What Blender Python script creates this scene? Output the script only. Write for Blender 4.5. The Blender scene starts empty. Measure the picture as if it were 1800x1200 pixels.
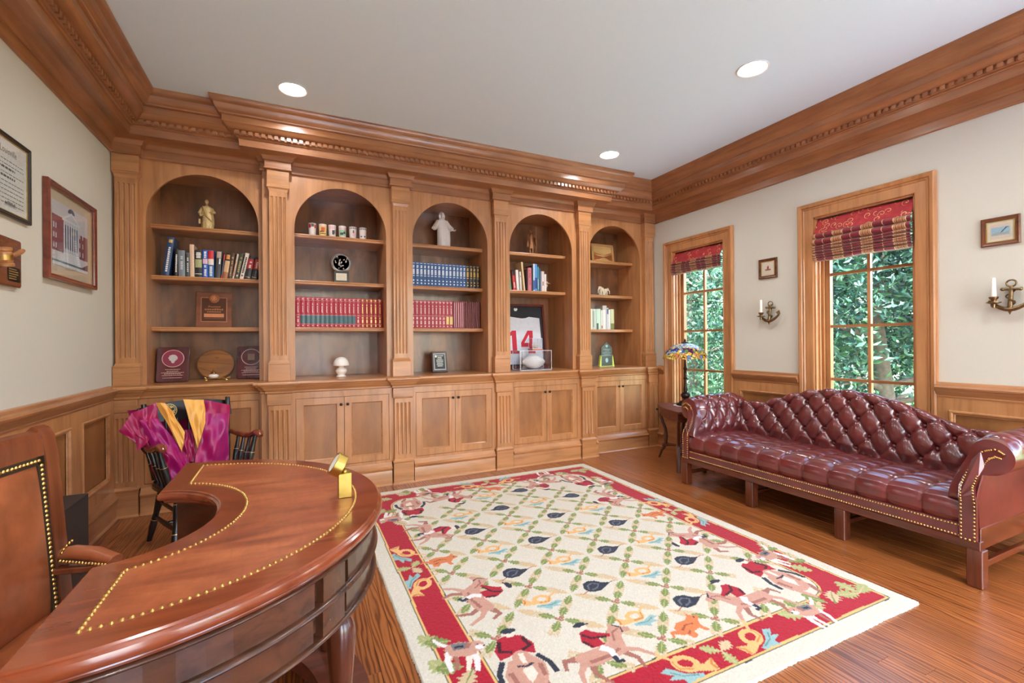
import bpy, bmesh, math, random
import numpy as np
from mathutils import Vector, Matrix

S = bpy.context.scene
COL = S.collection
PI = math.pi
rnd = random.Random(7)

# ------------------------------------------------------------------ camera
cam_d = bpy.data.cameras.new('camera')
cam = bpy.data.objects.new('camera', cam_d)
COL.objects.link(cam)
YAW, PITCH, ROLL, FPX = 0.44182, 0.0016, -0.00823, 807.84
fw = Vector((math.sin(YAW) * math.cos(PITCH), math.cos(YAW) * math.cos(PITCH), math.sin(PITCH)))
rt0 = Vector((math.cos(YAW), -math.sin(YAW), 0))
up0 = rt0.cross(fw)
rt = rt0 * math.cos(ROLL) + up0 * math.sin(ROLL)
up = -rt0 * math.sin(ROLL) + up0 * math.cos(ROLL)
M = Matrix.Identity(4)
for i in range(3):
    M[i][0], M[i][1], M[i][2] = rt[i], up[i], -fw[i]
M[0][3], M[1][3], M[2][3] = 0, 0, 1.26
cam.matrix_world = M
cam_d.sensor_fit = 'HORIZONTAL'
cam_d.sensor_width = 36
cam_d.lens = 36 * FPX / 1800
cam_d.clip_start = 0.02
S.camera = cam

# ------------------------------------------------------------------ world, light, exposure
world = bpy.data.worlds.new('sky')
S.world = world
world.use_nodes = True
wn = world.node_tree
wn.nodes.clear()
wo = wn.nodes.new('ShaderNodeOutputWorld')
wb = wn.nodes.new('ShaderNodeBackground')
sky = wn.nodes.new('ShaderNodeTexSky')
sky.sky_type = 'NISHITA'
sky.sun_disc = False
sky.sun_elevation = math.radians(48)
sky.sun_rotation = math.radians(200)
sky.air_density = 1.0
sky.dust_density = 2.0
wb.inputs['Strength'].default_value = 1.2
wn.links.new(sky.outputs[0], wb.inputs['Color'])
wn.links.new(wb.outputs[0], wo.inputs['Surface'])

vs = S.view_settings
vs.view_transform = 'Standard'
vs.look = 'None'
vs.exposure = 0.95
vs.gamma = 1.0
vs.use_curve_mapping = False
S.cycles.max_bounces = 10
S.cycles.diffuse_bounces = 5
S.cycles.glossy_bounces = 4
S.cycles.transparent_max_bounces = 12
S.cycles.sample_clamp_indirect = 6.0
S.cycles.caustics_reflective = False
S.cycles.caustics_refractive = False

def sun_light():
    d = bpy.data.lights.new('sun', 'SUN')
    d.energy = 14.0
    d.color = (.84, .95, 1.0)
    d.angle = math.radians(1.5)
    o = bpy.data.objects.new('sun', d)
    COL.objects.link(o)
    o.rotation_euler = Vector((.14, .38, -.91)).to_track_quat('-Z', 'Y').to_euler()   # high sun behind the camera, over the added terrace
    o.location = (-2, -9, 12)
sun_light()

# ------------------------------------------------------------------ helpers
def nrm(v):
    l = math.sqrt(sum(a * a for a in v)) or 1
    return tuple(a / l for a in v)

class MB:
    """collects vertices and faces, then links them as one mesh object"""
    def __init__(s):
        s.v, s.f, s.m = [], [], []
    def add(s, vs, fs, mi=0):
        k = len(s.v)
        s.v += [tuple(p) for p in vs]
        s.f += [tuple(i + k for i in f) for f in fs]
        s.m += [mi] * len(fs)
        return s
    def box(s, x0, x1, y0, y1, z0, z1, mi=0):
        return s.add([(x0, y0, z0), (x1, y0, z0), (x1, y1, z0), (x0, y1, z0), (x0, y0, z1), (x1, y0, z1), (x1, y1, z1), (x0, y1, z1)],
                     [(0, 3, 2, 1), (4, 5, 6, 7), (0, 1, 5, 4), (1, 2, 6, 5), (2, 3, 7, 6), (3, 0, 4, 7)], mi)
    def cbox(s, x0, x1, y0, y1, z0, z1, c=.003, mi=0):
        """box with chamfered edges"""
        vs = []
        for X, sx in ((x0, 1), (x1, -1)):
            for Y, sy in ((y0, 1), (y1, -1)):
                for Z, sz in ((z0, 1), (z1, -1)):
                    vs += [(X, Y + sy * c, Z + sz * c), (X + sx * c, Y, Z + sz * c), (X + sx * c, Y + sy * c, Z)]
        I = lambda a, b, d, k: ((a * 2 + b) * 2 + d) * 3 + k
        fs = []
        for a in (0, 1):
            fs.append((I(a, 0, 0, 0), I(a, 0, 1, 0), I(a, 1, 1, 0), I(a, 1, 0, 0)))
            fs.append((I(0, a, 0, 1), I(1, a, 0, 1), I(1, a, 1, 1), I(0, a, 1, 1)))
            fs.append((I(0, 0, a, 2), I(0, 1, a, 2), I(1, 1, a, 2), I(1, 0, a, 2)))
        for a in (0, 1):
            for b in (0, 1):
                fs.append((I(a, b, 0, 0), I(a, b, 1, 0), I(a, b, 1, 1), I(a, b, 0, 1)))
                fs.append((I(a, 0, b, 0), I(a, 1, b, 0), I(a, 1, b, 2), I(a, 0, b, 2)))
                fs.append((I(0, a, b, 1), I(1, a, b, 1), I(1, a, b, 2), I(0, a, b, 2)))
                for d in (0, 1):
                    fs.append((I(a, b, d, 0), I(a, b, d, 1), I(a, b, d, 2)))
        return s.add(vs, fs, mi)
    def prism(s, poly, ax, a0, a1, mi=0):
        """closed polygon in the two other axes (in x,y,z order), extruded along ax"""
        n = len(poly)
        def P(p, a):
            return (a, p[0], p[1]) if ax == 0 else (p[0], a, p[1]) if ax == 1 else (p[0], p[1], a)
        vs = [P(p, a0) for p in poly] + [P(p, a1) for p in poly]
        fs = [tuple(range(n - 1, -1, -1)), tuple(range(n, 2 * n))] + [(i, (i + 1) % n, n + (i + 1) % n, n + i) for i in range(n)]
        return s.add(vs, fs, mi)
    def lathe(s, prof, n=24, c=(0, 0, 0), mi=0, sx=1, sy=1):
        vs, fs = [], []
        for r, z in prof:
            for i in range(n):
                a = 2 * PI * i / n
                vs.append((c[0] + r * sx * math.cos(a), c[1] + r * sy * math.sin(a), c[2] + z))
        for j in range(len(prof) - 1):
            for i in range(n):
                k = (i + 1) % n
                fs.append((j * n + i, j * n + k, (j + 1) * n + k, (j + 1) * n + i))
        if prof[0][0] > 1e-5: fs.append(tuple(range(n - 1, -1, -1)))
        if prof[-1][0] > 1e-5: fs.append(tuple(range((len(prof) - 1) * n, len(prof) * n)))
        return s.add(vs, fs, mi)
    def tube(s, pts, rad, n=8, mi=0, closed=False, flat=None):
        pts = [Vector(p) for p in pts]
        m = len(pts)
        if not hasattr(rad, '__len__'): rad = [rad] * m
        vs, fs = [], []
        ref = None
        for i, p in enumerate(pts):
            t = (pts[(i + 1) % m] - pts[i - 1]) if closed else (pts[min(i + 1, m - 1)] - pts[max(i - 1, 0)])
            t = t.normalized() if t.length > 1e-9 else Vector((0, 0, 1))
            if ref is None:
                ref = Vector((0, 0, 1)) if abs(t.z) < .9 else Vector((1, 0, 0))
            a = (ref - t * ref.dot(t))
            a = a.normalized() if a.length > 1e-6 else t.orthogonal().normalized()
            ref = a
            b = t.cross(a)
            r = rad[i]
            for k in range(n):
                th = 2 * PI * k / n
                vs.append(tuple(p + a * (r * math.cos(th) * (flat or 1)) + b * (r * math.sin(th))))
        for i in range(m if closed else m - 1):
            j = (i + 1) % m
            for k in range(n):
                l = (k + 1) % n
                fs.append((i * n + k, i * n + l, j * n + l, j * n + k))
        if not closed:
            fs.append(tuple(range(n - 1, -1, -1)))
            fs.append(tuple(range((m - 1) * n, m * n)))
        return s.add(vs, fs, mi)
    def ball(s, c, r, n=12, m=8, mi=0, sc=(1, 1, 1)):
        pr = [(max(0, math.sin(PI * j / m)), -math.cos(PI * j / m)) for j in range(m + 1)]
        vs, fs = [], []
        for q, z in pr:
            for i in range(n):
                a = 2 * PI * i / n
                vs.append((c[0] + r * sc[0] * q * math.cos(a), c[1] + r * sc[1] * q * math.sin(a), c[2] + r * sc[2] * z))
        for j in range(m):
            for i in range(n):
                k = (i + 1) % n
                fs.append((j * n + i, j * n + k, (j + 1) * n + k, (j + 1) * n + i))
        return s.add(vs, fs, mi)
    def sweep(s, prof, path, side=1, closed=False, mi=0, cap=True):
        """profile (c, z) swept along an xy path with mitred corners; c points to the left (side=1) or right"""
        n = len(path)
        nrms = []
        for i in range(n if closed else n - 1):
            a, b = path[i], path[(i + 1) % n]
            d = nrm((b[0] - a[0], b[1] - a[1]))
            nrms.append((-d[1] * side, d[0] * side))
        vs, fs = [], []
        for i, p in enumerate(path):
            if closed: n0, n1 = nrms[i - 1], nrms[i]
            else: n0, n1 = nrms[max(i - 1, 0)], nrms[min(i, n - 2)]
            d = 1 + n0[0] * n1[0] + n0[1] * n1[1]
            mx, my = (n0[0] + n1[0]) / d, (n0[1] + n1[1]) / d
            for c, z in prof:
                vs.append((p[0] + mx * c, p[1] + my * c, z))
        k = len(prof)
        for i in range(n if closed else n - 1):
            j = (i + 1) % n
            for q in range(k - 1):
                fs.append((i * k + q, j * k + q, j * k + q + 1, i * k + q + 1))
        if cap and not closed:
            fs.append(tuple(range(k)))
            fs.append(tuple((n - 1) * k + q for q in range(k - 1, -1, -1)))
        return s.add(vs, fs, mi)
    def grid(s, fn, nu, nv, cu=False, cv=False, mi=0):
        vs = [fn(i / (nu if cu else nu - 1), j / (nv if cv else nv - 1)) for i in range(nu) for j in range(nv)]
        fs = []
        for i in range(nu if cu else nu - 1):
            for j in range(nv if cv else nv - 1):
                a, b = (i + 1) % nu, (j + 1) % nv
                fs.append((i * nv + j, a * nv + j, a * nv + b, i * nv + b))
        return s.add(vs, fs, mi)
    def xf(s, fn):
        s.v = [tuple(fn(p)) for p in s.v]
        return s
    def mesh(s, name, mats, smooth=0, recalc=True):
        me = bpy.data.meshes.new(name)
        me.from_pydata(s.v, [], s.f)
        for m in (mats if isinstance(mats, (list, tuple)) else [mats]):
            me.materials.append(m)
        if any(s.m):
            me.polygons.foreach_set('material_index', s.m)
        if recalc and len(s.f) < 60000:
            bm = bmesh.new()
            bm.from_mesh(me)
            bmesh.ops.recalc_face_normals(bm, faces=bm.faces)
            bm.to_mesh(me)
            bm.free()
        if smooth:
            me.polygons.foreach_set('use_smooth', [True] * len(me.polygons))
            me.set_sharp_from_angle(angle=math.radians(smooth))
        me.update()
        return me
    def build(s, name, mats, parent=None, smooth=0, recalc=True):
        return link(name, s.mesh(name, mats, smooth, recalc), parent)

def link(name, me, parent=None):
    o = bpy.data.objects.new(name, me)
    COL.objects.link(o)
    if parent is not None:
        o.parent = parent
        o.matrix_parent_inverse = wmat(parent).inverted()
    return o

def wmat(o):
    m = o.matrix_basis.copy()
    if o.parent:
        m = wmat(o.parent) @ o.matrix_parent_inverse @ m
    return m

def tag(o, label=None, cat=None, group=None, kind=None):
    if label: o['label'] = label
    if cat: o['category'] = cat
    if group: o['group'] = group
    if kind: o['kind'] = kind
    return o

def thing(name, label, cat, loc=(0, 0, 0), group=None, rz=0):
    o = bpy.data.objects.new(name, None)
    o.empty_display_size = .05
    COL.objects.link(o)
    o.location = loc
    o.rotation_euler = (0, 0, rz)
    return tag(o, label, cat, group)

def struct(name, label=None, loc=(0, 0, 0)):
    o = bpy.data.objects.new(name, None)
    o.empty_display_size = .05
    COL.objects.link(o)
    o.location = loc
    o['kind'] = 'structure'
    if label: o['label'] = label
    return o

def dup(root, loc, rz=None, label=None, group=None, scale=None):
    """a copy of a thing with copies of its parts and their sub-parts"""
    r = root.copy()
    COL.objects.link(r)
    r.location = loc
    if rz is not None: r.rotation_euler = (0, 0, rz)
    if scale: r.scale = scale
    if label: r['label'] = label
    if group: r['group'] = group
    for ch in list(root.children):
        c = ch.copy()
        COL.objects.link(c)
        c.parent = r
        c.matrix_parent_inverse = ch.matrix_parent_inverse.copy()
        for g in list(ch.children):
            d = g.copy()
            COL.objects.link(d)
            d.parent = c
            d.matrix_parent_inverse = g.matrix_parent_inverse.copy()
    return r

def text_mb(txt, size, place, depth=.0006, align='CENTER', shear=0, mb=None, mi=0):
    """lettering as thin geometry; place maps (x, y, h) of the text plane to the world"""
    cu = bpy.data.curves.new('t', 'FONT')
    cu.body = txt
    cu.size = size
    cu.align_x = align
    cu.align_y = 'CENTER'
    cu.shear = shear
    cu.resolution_u = 2
    o = bpy.data.objects.new('t', cu)
    me = o.to_mesh()
    mb = mb or MB()
    mb.add([place(v.co.x, v.co.y, depth) for v in me.vertices], [tuple(p.vertices) for p in me.polygons], mi)
    o.to_mesh_clear()
    bpy.data.objects.remove(o)
    bpy.data.curves.remove(cu)
    return mb

# ------------------------------------------------------------------ materials
def lin(h):
    """sRGB 0-255 triple to linear"""
    return tuple((c / 255 / 12.92) if c <= 10 else ((c / 255 + .055) / 1.055) ** 2.4 for c in h)

MATS = {}
def nm(name):
    m = bpy.data.materials.new(name)
    m.use_nodes = True
    nt = m.node_tree
    b = nt.nodes['Principled BSDF']
    MATS[name] = m
    return m, nt, b

def mix_rgb(nt, fac, a, b, mode='MIX'):
    n = nt.nodes.new('ShaderNodeMix')
    n.data_type = 'RGBA'
    n.blend_type = mode
    for sock, val in ((n.inputs[0], fac), (n.inputs[6], a), (n.inputs[7], b)):
        if hasattr(val, 'is_output'): nt.links.new(val, sock)
        elif isinstance(val, (int, float)): sock.default_value = val
        else: sock.default_value = (*val, 1)
    return n.outputs[2]

def noise(nt, vec, scale, detail=3, rough=.55, dist=0):
    n = nt.nodes.new('ShaderNodeTexNoise')
    n.inputs['Scale'].default_value = scale
    n.inputs['Detail'].default_value = detail
    n.inputs['Roughness'].default_value = rough
    n.inputs['Distortion'].default_value = dist
    if vec is not None: nt.links.new(vec, n.inputs['Vector'])
    return n.outputs['Fac']

def ramp(nt, fac, stops):
    n = nt.nodes.new('ShaderNodeValToRGB')
    nt.links.new(fac, n.inputs[0])
    el = n.color_ramp.elements
    while len(el) < len(stops): el.new(.5)
    for e, (p, c) in zip(el, stops):
        e.position = p
        e.color = (c, c, c, 1) if isinstance(c, (int, float)) else (*c, 1)
    return n.outputs[0]

def coords(nt, scale=(1, 1, 1), kind='Object', rnd_off=0):
    t = nt.nodes.new('ShaderNodeTexCoord')
    mp = nt.nodes.new('ShaderNodeMapping')
    mp.inputs['Scale'].default_value = scale
    nt.links.new(t.outputs[kind], mp.inputs['Vector'])
    if rnd_off:
        oi = nt.nodes.new('ShaderNodeObjectInfo')
        cm = nt.nodes.new('ShaderNodeVectorMath')
        cm.operation = 'SCALE'
        cm.inputs['Scale'].default_value = rnd_off
        cb = nt.nodes.new('ShaderNodeCombineXYZ')
        for k in range(3): nt.links.new(oi.outputs['Random'], cb.inputs[k])
        nt.links.new(cb.outputs[0], cm.inputs[0])
        nt.links.new(cm.outputs[0], mp.inputs['Location'])
    return mp.outputs[0]

def bump(nt, b, h, strength=.2, dist=.002):
    n = nt.nodes.new('ShaderNodeBump')
    n.inputs['Strength'].default_value = strength
    n.inputs['Distance'].default_value = dist
    nt.links.new(h, n.inputs['Height'])
    nt.links.new(n.outputs[0], b.inputs['Normal'])

def plain(name, rgb, rough=.5, metal=0, var=.06, scale=40, coat=0, bmp=0, spec=None, emit=0):
    """a procedural surface: one colour with a slight mottle"""
    m, nt, b = nm(name)
    c = lin(rgb)
    v = coords(nt)
    f = noise(nt, v, scale, 3)
    lo, hi = tuple(x * (1 - var) for x in c), tuple(min(1, x * (1 + var)) for x in c)
    col = ramp(nt, f, [(.3, lo), (.7, hi)])
    nt.links.new(col, b.inputs['Base Color'])
    b.inputs['Roughness'].default_value = rough
    b.inputs['Metallic'].default_value = metal
    b.inputs['Coat Weight'].default_value = coat
    b.inputs['Coat Roughness'].default_value = .12
    if spec is not None: b.inputs['Specular IOR Level'].default_value = spec
    if bmp: bump(nt, b, f, bmp)
    if emit:
        b.inputs['Emission Color'].default_value = (*c, 1)
        b.inputs['Emission Strength'].default_value = emit
    return m

def wood(name, light, dark, axis='z', rough=.35, grain=9, stretch=14, coat=.0, blotch=.35, rnd_off=0, coat_r=.15):
    """stained timber, grain along one axis"""
    m, nt, b = nm(name)
    sc = [stretch] * 3
    sc['xyz'.index(axis)] = 1
    v = coords(nt, sc, rnd_off=rnd_off)
    f = noise(nt, v, grain / 6, 6, .62, .6)
    v2 = coords(nt, [2.2 if a != axis else 1.1 for a in 'xyz'], rnd_off=rnd_off)
    g = noise(nt, v2, 2.6, 2, .5, .8)
    L, D = lin(light), lin(dark)
    c = ramp(nt, f, [(.28, D), (.5, tuple((a * 1.3 + d * .7) / 2 for a, d in zip(L, D))), (.72, L)])
    k = ramp(nt, g, [(.3, 1 - blotch), (.7, 1.0)])
    col = mix_rgb(nt, 1.0, c, k, 'MULTIPLY')
    nt.links.new(col, b.inputs['Base Color'])
    b.inputs['Roughness'].default_value = rough
    b.inputs['Coat Weight'].default_value = coat
    b.inputs['Coat Roughness'].default_value = coat_r
    bump(nt, b, f, .06, .001)
    return m

MAPLE_L, MAPLE_D = (204, 144, 94), (168, 108, 62)
W_Z = wood('maple_vertical', MAPLE_L, MAPLE_D, 'z', .34, coat=.25, blotch=.22)
W_X = wood('maple_across', MAPLE_L, MAPLE_D, 'x', .34, coat=.25, blotch=.22)
W_Y = wood('maple_along', (194, 134, 88), (152, 98, 58), 'y', .34, coat=.25, blotch=.22)
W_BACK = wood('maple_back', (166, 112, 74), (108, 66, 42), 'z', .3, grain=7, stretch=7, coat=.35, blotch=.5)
W_PAN = wood('maple_panel', (178, 118, 66), (144, 88, 46), 'z', .4, grain=8, stretch=6, coat=.15, blotch=.3)
MAHO = wood('mahogany', (126, 62, 36), (70, 30, 18), 'x', .25, coat=.5, blotch=.35)
MAHO_Y = wood('mahogany_along', (126, 62, 36), (70, 30, 18), 'y', .25, coat=.5, blotch=.35)
MAHO_Z = wood('mahogany_upright', (116, 58, 36), (64, 30, 20), 'z', .25, coat=.5, blotch=.35)
WALL = plain('wall_paint', (206, 200, 186), .85, var=.012, scale=120, bmp=.02)
CEIL = plain('ceiling_paint', (226, 243, 252), .9, var=.008, scale=90)
WHITE = plain('white_paint', (240, 240, 238), .5, var=.02)
BRASS = plain('brass', (205, 165, 95), .28, 1, var=.08)
ANT = plain('antique_brass', (138, 112, 80), .34, 1, var=.25, scale=60)
DKMETAL = plain('dark_bronze', (58, 50, 46), .4, .8, var=.2)
BLACK = plain('black_lacquer', (20, 20, 22), .25, 0, var=.2, coat=.4)
DARK = plain('dark_void', (38, 28, 22), .8)

def two_grain(o, mat_y):
    """faces whose long edge runs along y take the y-grained timber"""
    me = o.data
    me.materials.append(mat_y)
    for p in me.polygons:
        vs = [me.vertices[i].co for i in p.vertices]
        e = max((vs[i] - vs[i - 1] for i in range(len(vs))), key=lambda d: d.length)
        if abs(e.y) > abs(e.x): p.material_index = 1
    return o

def thin_glass(name, tint, k0=.04, rough=.02):
    """thin clear sheet: see-through with a mirror share that grows towards grazing angles"""
    m, nt, b = nm(name)
    nt.nodes.remove(b)
    o = nt.nodes['Material Output']
    t = nt.nodes.new('ShaderNodeBsdfTransparent')
    t.inputs[0].default_value = (*tint, 1)
    g = nt.nodes.new('ShaderNodeBsdfGlossy')
    g.inputs['Roughness'].default_value = rough
    lw = nt.nodes.new('ShaderNodeLayerWeight')
    p = nt.nodes.new('ShaderNodeMath')
    p.operation = 'POWER'
    p.inputs[1].default_value = 5
    nt.links.new(lw.outputs['Facing'], p.inputs[0])
    q = nt.nodes.new('ShaderNodeMath')
    q.operation = 'MULTIPLY_ADD'
    q.inputs[1].default_value = .7
    q.inputs[2].default_value = k0
    nt.links.new(p.outputs[0], q.inputs[0])
    mx = nt.nodes.new('ShaderNodeMixShader')
    nt.links.new(q.outputs[0], mx.inputs[0])
    nt.links.new(t.outputs[0], mx.inputs[1])
    nt.links.new(g.outputs[0], mx.inputs[2])
    nt.links.new(mx.outputs[0], o.inputs['Surface'])
    return m
# ------------------------------------------------------------------ dimensions (metres)
XL, XR, YB, YFR, ZC = -1.2113, 3.9632, 4.80, -2.20, 3.073
PX = [-1.1249, -.1139, .8786, 1.8755, 2.8754, 3.8778]          # pilaster centres
BX = [-.643, .382, 1.377, 2.3755, 3.400]                       # bay centres
FY = [4.355, 4.265, 4.265, 4.265, 4.355]                       # face of each bay, upper part
PY = [4.285, 4.19, 4.19, 4.19, 4.19, 4.285]                    # face of each pilaster, upper part
LY = [4.275, 4.185, 4.185, 4.185, 4.275]                       # face of each bay, cabinets
QY = [4.24, 4.15, 4.15, 4.15, 4.15, 4.24]                      # face of each pedestal
XB = [XL, -.232, .8786, 1.8755, 2.994, XR]                     # bay limits
SHELF_Z = [2.222, 1.815, 1.404]
CT = .959                                                      # counter top
WY = [3.663, 2.06, .456, -1.148]                               # window centres on the right wall
WH, WZ0, WZ1 = .35, .46, 2.285                                 # half width, sill, head

# ------------------------------------------------------------------ floor
def floor_mat():
    m, nt, b = nm('oak_floor')
    v = coords(nt, (17, 1, 1), rnd_off=40)
    f = noise(nt, v, 2.2, 6, .6, 1.1)
    wv = nt.nodes.new('ShaderNodeTexWave')
    wv.wave_type = 'BANDS'
    wv.bands_direction = 'X'
    wv.inputs['Scale'].default_value = 5.5
    wv.inputs['Distortion'].default_value = 14
    wv.inputs['Detail'].default_value = 3
    wv.inputs['Detail Scale'].default_value = .9
    v3 = coords(nt, (3.0, .32, 1), rnd_off=30)
    nt.links.new(v3, wv.inputs['Vector'])
    c1 = ramp(nt, wv.outputs['Fac'], [(.10, lin((120, 62, 28))), (.38, lin((164, 94, 46))), (.9, lin((178, 106, 54)))])
    c2 = ramp(nt, f, [(.32, .78), (.6, 1.0)])
    col = mix_rgb(nt, 1.0, c1, c2, 'MULTIPLY')
    oi = nt.nodes.new('ShaderNodeObjectInfo')
    tint = ramp(nt, oi.outputs['Random'], [(0, .82), (1, 1.08)])
    col = mix_rgb(nt, 1.0, col, tint, 'MULTIPLY')
    nt.links.new(col, b.inputs['Base Color'])
    b.inputs['Roughness'].default_value = .28
    b.inputs['Coat Weight'].default_value = .7
    b.inputs['Coat Roughness'].default_value = .24
    bump(nt, b, f, .05, .001)
    return m
FLOOR = floor_mat()

floor = MB().box(XL - .1, XR + .2, YFR - .1, YB + .1, -.08, -.012).build('floor', DARK)
tag(floor, 'honey oak strip floor of long narrow boards', kind='structure')
PW = .0835
nrow = int((XR - XL) / PW) + 1
shared = {}
for i in range(nrow):
    y = YFR + rnd.uniform(-.9, 0)
    while y < 4.3:
        ln = rnd.choice([1.2, 1.5, 1.8, 2.1, 2.4])
        y1 = y + ln
        x0 = XL + i * PW
        if y1 > YFR and y < 4.3:
            key = ln
            if key not in shared:
                shared[key] = MB().cbox(.0006, PW - .0006, .0005, ln - .0005, -.012, 0, .0008).mesh('plank', FLOOR)
            o = bpy.data.objects.new('plank', shared[key])
            COL.objects.link(o)
            o.location = (x0, y, 0)
            o.parent = floor
        y = y1

# ------------------------------------------------------------------ walls and ceiling
tag(MB().box(XL - .14, XL, YFR - .14, YB + .14, -.05, ZC + .1).build('wall_left', WALL), 'beige painted wall hung with framed pictures on the left', kind='structure')
tag(MB().box(XL - .14, XR + .2, YB, YB + .14, -.05, ZC + .1).build('wall_back', WALL), 'wall behind the built-in bookcases', kind='structure')
tag(MB().box(XL - .14, XR + .2, YFR - .14, YB + .14, ZC, ZC + .12).build('ceiling', CEIL), 'smooth pale grey ceiling with recessed lamps', kind='structure')
mb = MB()
edges = [YB]
for y in WY: edges += [y + WH, y - WH]
edges += [YFR - .14]
for i in range(0, len(edges), 2):
    mb.box(XR, XR + .16, edges[i + 1], edges[i], -.05, ZC + .05)
for y in WY:
    mb.box(XR, XR + .16, y - WH, y + WH, -.05, WZ0)
    mb.box(XR, XR + .16, y - WH, y + WH, WZ1, ZC + .05)
tag(mb.build('wall_right', WALL), 'beige painted wall with tall wood-cased windows', kind='structure')
FWX, FHS, FZ0, FZ1 = [.40, 2.70], [.50, 1.12], .08, 2.60  # openings of the added glazed doors, sized to admit more light
mb = MB()
ex = [XL]
for x, FH in zip(FWX, FHS): ex += [x - FH, x + FH]
ex += [XR]
for i in range(0, len(ex), 2):
    mb.box(ex[i], ex[i + 1], YFR - .16, YFR, -.05, ZC + .05)
for x, FH in zip(FWX, FHS):
    mb.box(x - FH, x + FH, YFR - .16, YFR, -.05, FZ0)
    mb.box(x - FH, x + FH, YFR - .16, YFR, FZ1, ZC + .05)
tag(mb.build('wall_front', WALL), 'beige painted wall with windows behind the camera', kind='structure')

# ------------------------------------------------------------------ windows
GLASS = thin_glass('window_glass', (.97, .985, .98), .03)

def portal(loc, rot, sx, sy):
    d = bpy.data.lights.new('window_portal', 'AREA')
    d.shape = 'RECTANGLE'
    d.size, d.size_y = sx, sy
    d.cycles.is_portal = True
    o = bpy.data.objects.new('window_portal', d)
    COL.objects.link(o)
    o.location = loc
    o.rotation_euler = rot

def window(n, T, half, label, cols=2, WZ0=WZ0, WZ1=WZ1):
    """T maps (s along the wall, d outwards, z) to the world"""
    w = struct('window_%d' % n, label, T(0, 0, WZ0))
    mp = lambda p: T(p[0], p[2], p[1])
    prof = [(0, .02), (0, -.012), (.006, -.016), (.07, -.016), (.074, -.022), (.082, -.024), (.086, -.020), (.092, -.030), (.112, -.036), (.121, -.030), (.123, -.022), (.123, .0)]
    path = [(-half, WZ0), (-half, WZ1), (half, WZ1), (half, WZ0)]
    MB().sweep(prof, path, 1, closed=True).xf(mp).build('window_casing', W_Z if n < 5 else W_X, w, 30)
    jm = MB()
    for a, b in ((-half, -half + .012), (half - .012, half)):
        jm.box(a, b, WZ0, WZ1, .0, .155)
    jm.box(-half, half, WZ1 - .012, WZ1, 0, .155).box(-half, half, WZ0, WZ0 + .02, -.0, .155)
    for s in (-1, 1):
        for d0, wd in ((.035, .012), (.075, .02)):
            a, b = sorted((s * (half - .012), s * (half - .012 - wd)))
            jm.box(a, b, WZ0, WZ1, d0, d0 + .014)
    jm.xf(mp).build('jamb', W_Z, w)
    st = .052
    sh = MB()
    for s in (-1, 1):
        a, b = sorted((s * (half - .012), s * (half - .012 - st)))
        sh.box(a, b, WZ0 + .02, WZ1 - .012, .105, .145)
    sh.box(-half + .06, half - .06, WZ0 + .02, WZ0 + .055, .105, .145).box(-half + .06, half - .06, WZ1 - .045, WZ1 - .012, .105, .145)
    sh.xf(mp).build('sash', W_Z, w)
    gi = half - .012 - st
    zs = [WZ0 + .05] + ([.93, 1.37, 1.805] if WZ0 > .2 else [.70, 1.33, 1.96]) + [WZ1 - .04]
    for z in zs[1:4]:
        MB().box(-gi, gi, z - .011, z + .011, .112, .138).xf(mp).build('muntin', W_Y, w)
    xs = [-gi + 2 * gi * k / cols for k in range(cols + 1)]
    for x in xs[1:-1]:
        MB().box(x - .011, x + .011, zs[0], zs[-1], .110, .140).xf(mp).build('muntin', W_Z, w)
    for i in range(cols):
        for j in range(4):
            MB().box(xs[i], xs[i + 1], zs[j], zs[j + 1], .123, .127).xf(mp).build('pane', GLASS, w)
    return w
for i, y in enumerate(WY):
    lab = ['window beside the coloured glass lamp, with a raised roman shade', 'window behind the sofa, with a raised roman shade', 'window on the right wall nearest the camera', 'window on the right wall behind the camera'][i]
    window(i + 1, lambda s, d, z, y=y: (XR + d, y - s, z), WH, lab)
    portal((XR + .15, y, (WZ0 + WZ1) / 2), (0, math.radians(90), 0), WZ1 - WZ0, 2 * WH)
for i, (x, FH) in enumerate(zip(FWX, FHS)):
    window(5 + i, lambda s, d, z, x=x: (x + s, YFR - d, z), FH, ['narrow glazed door in the wall behind the camera', 'wide glazed doors in the wall behind the camera'][i], 4 if FH > 1 else 2, FZ0, FZ1)  # unseen doors, added large so terrace light reaches the ceiling
    portal((x, YFR - .15, (FZ0 + FZ1) / 2), (math.radians(90), 0, 0), 2 * FH, FZ1 - FZ0)

# ------------------------------------------------------------------ crown moulding
UP = [(0, 2.789), (.147, 2.789), (.152, 2.842), (.160, 2.843), (.166, 2.849), (.164, 2.855), (.178, 2.857), (.180, 2.884), (.200, 2.886), (.214, 2.891), (.229, 2.901), (.240, 2.914),
      (.246, 2.918), (.250, 2.920), (.250, 2.964), (.258, 2.966), (.266, 2.971), (.268, 2.979), (.276, 2.984), (.287, 2.998), (.294, 3.014), (.297, 3.028), (.303, 3.034), (.312, 3.039), (.320, 3.050), (.324, 3.064), (.324, ZC - .0005), (0, ZC - .0005)]
LOW = [(0, 2.675), (.013, 2.675), (.019, 2.680), (.019, 2.686), (.013, 2.690), (.013, 2.742), (.021, 2.745), (.027, 2.752), (.030, 2.762), (.040, 2.775), (.058, 2.784), (.084, 2.789), (0, 2.789)]
YS, YCN = 4.318, 4.224
up_path = [(XL, YFR), (XL, YS), (-.227, YS), (-.227, YCN), (2.999, YCN), (2.999, YS), (XR, YS), (XR, YFR)]
crown = MB().sweep(UP, up_path, -1, closed=True).build('trim_1', wood('maple_crown', (182, 122, 78), (146, 90, 54), 'x', .32, coat=.3, blotch=.25), smooth=25)
tag(crown, 'deep stepped wooden crown moulding around the ceiling', kind='structure')
CROWN = crown.data.materials[0]
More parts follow.
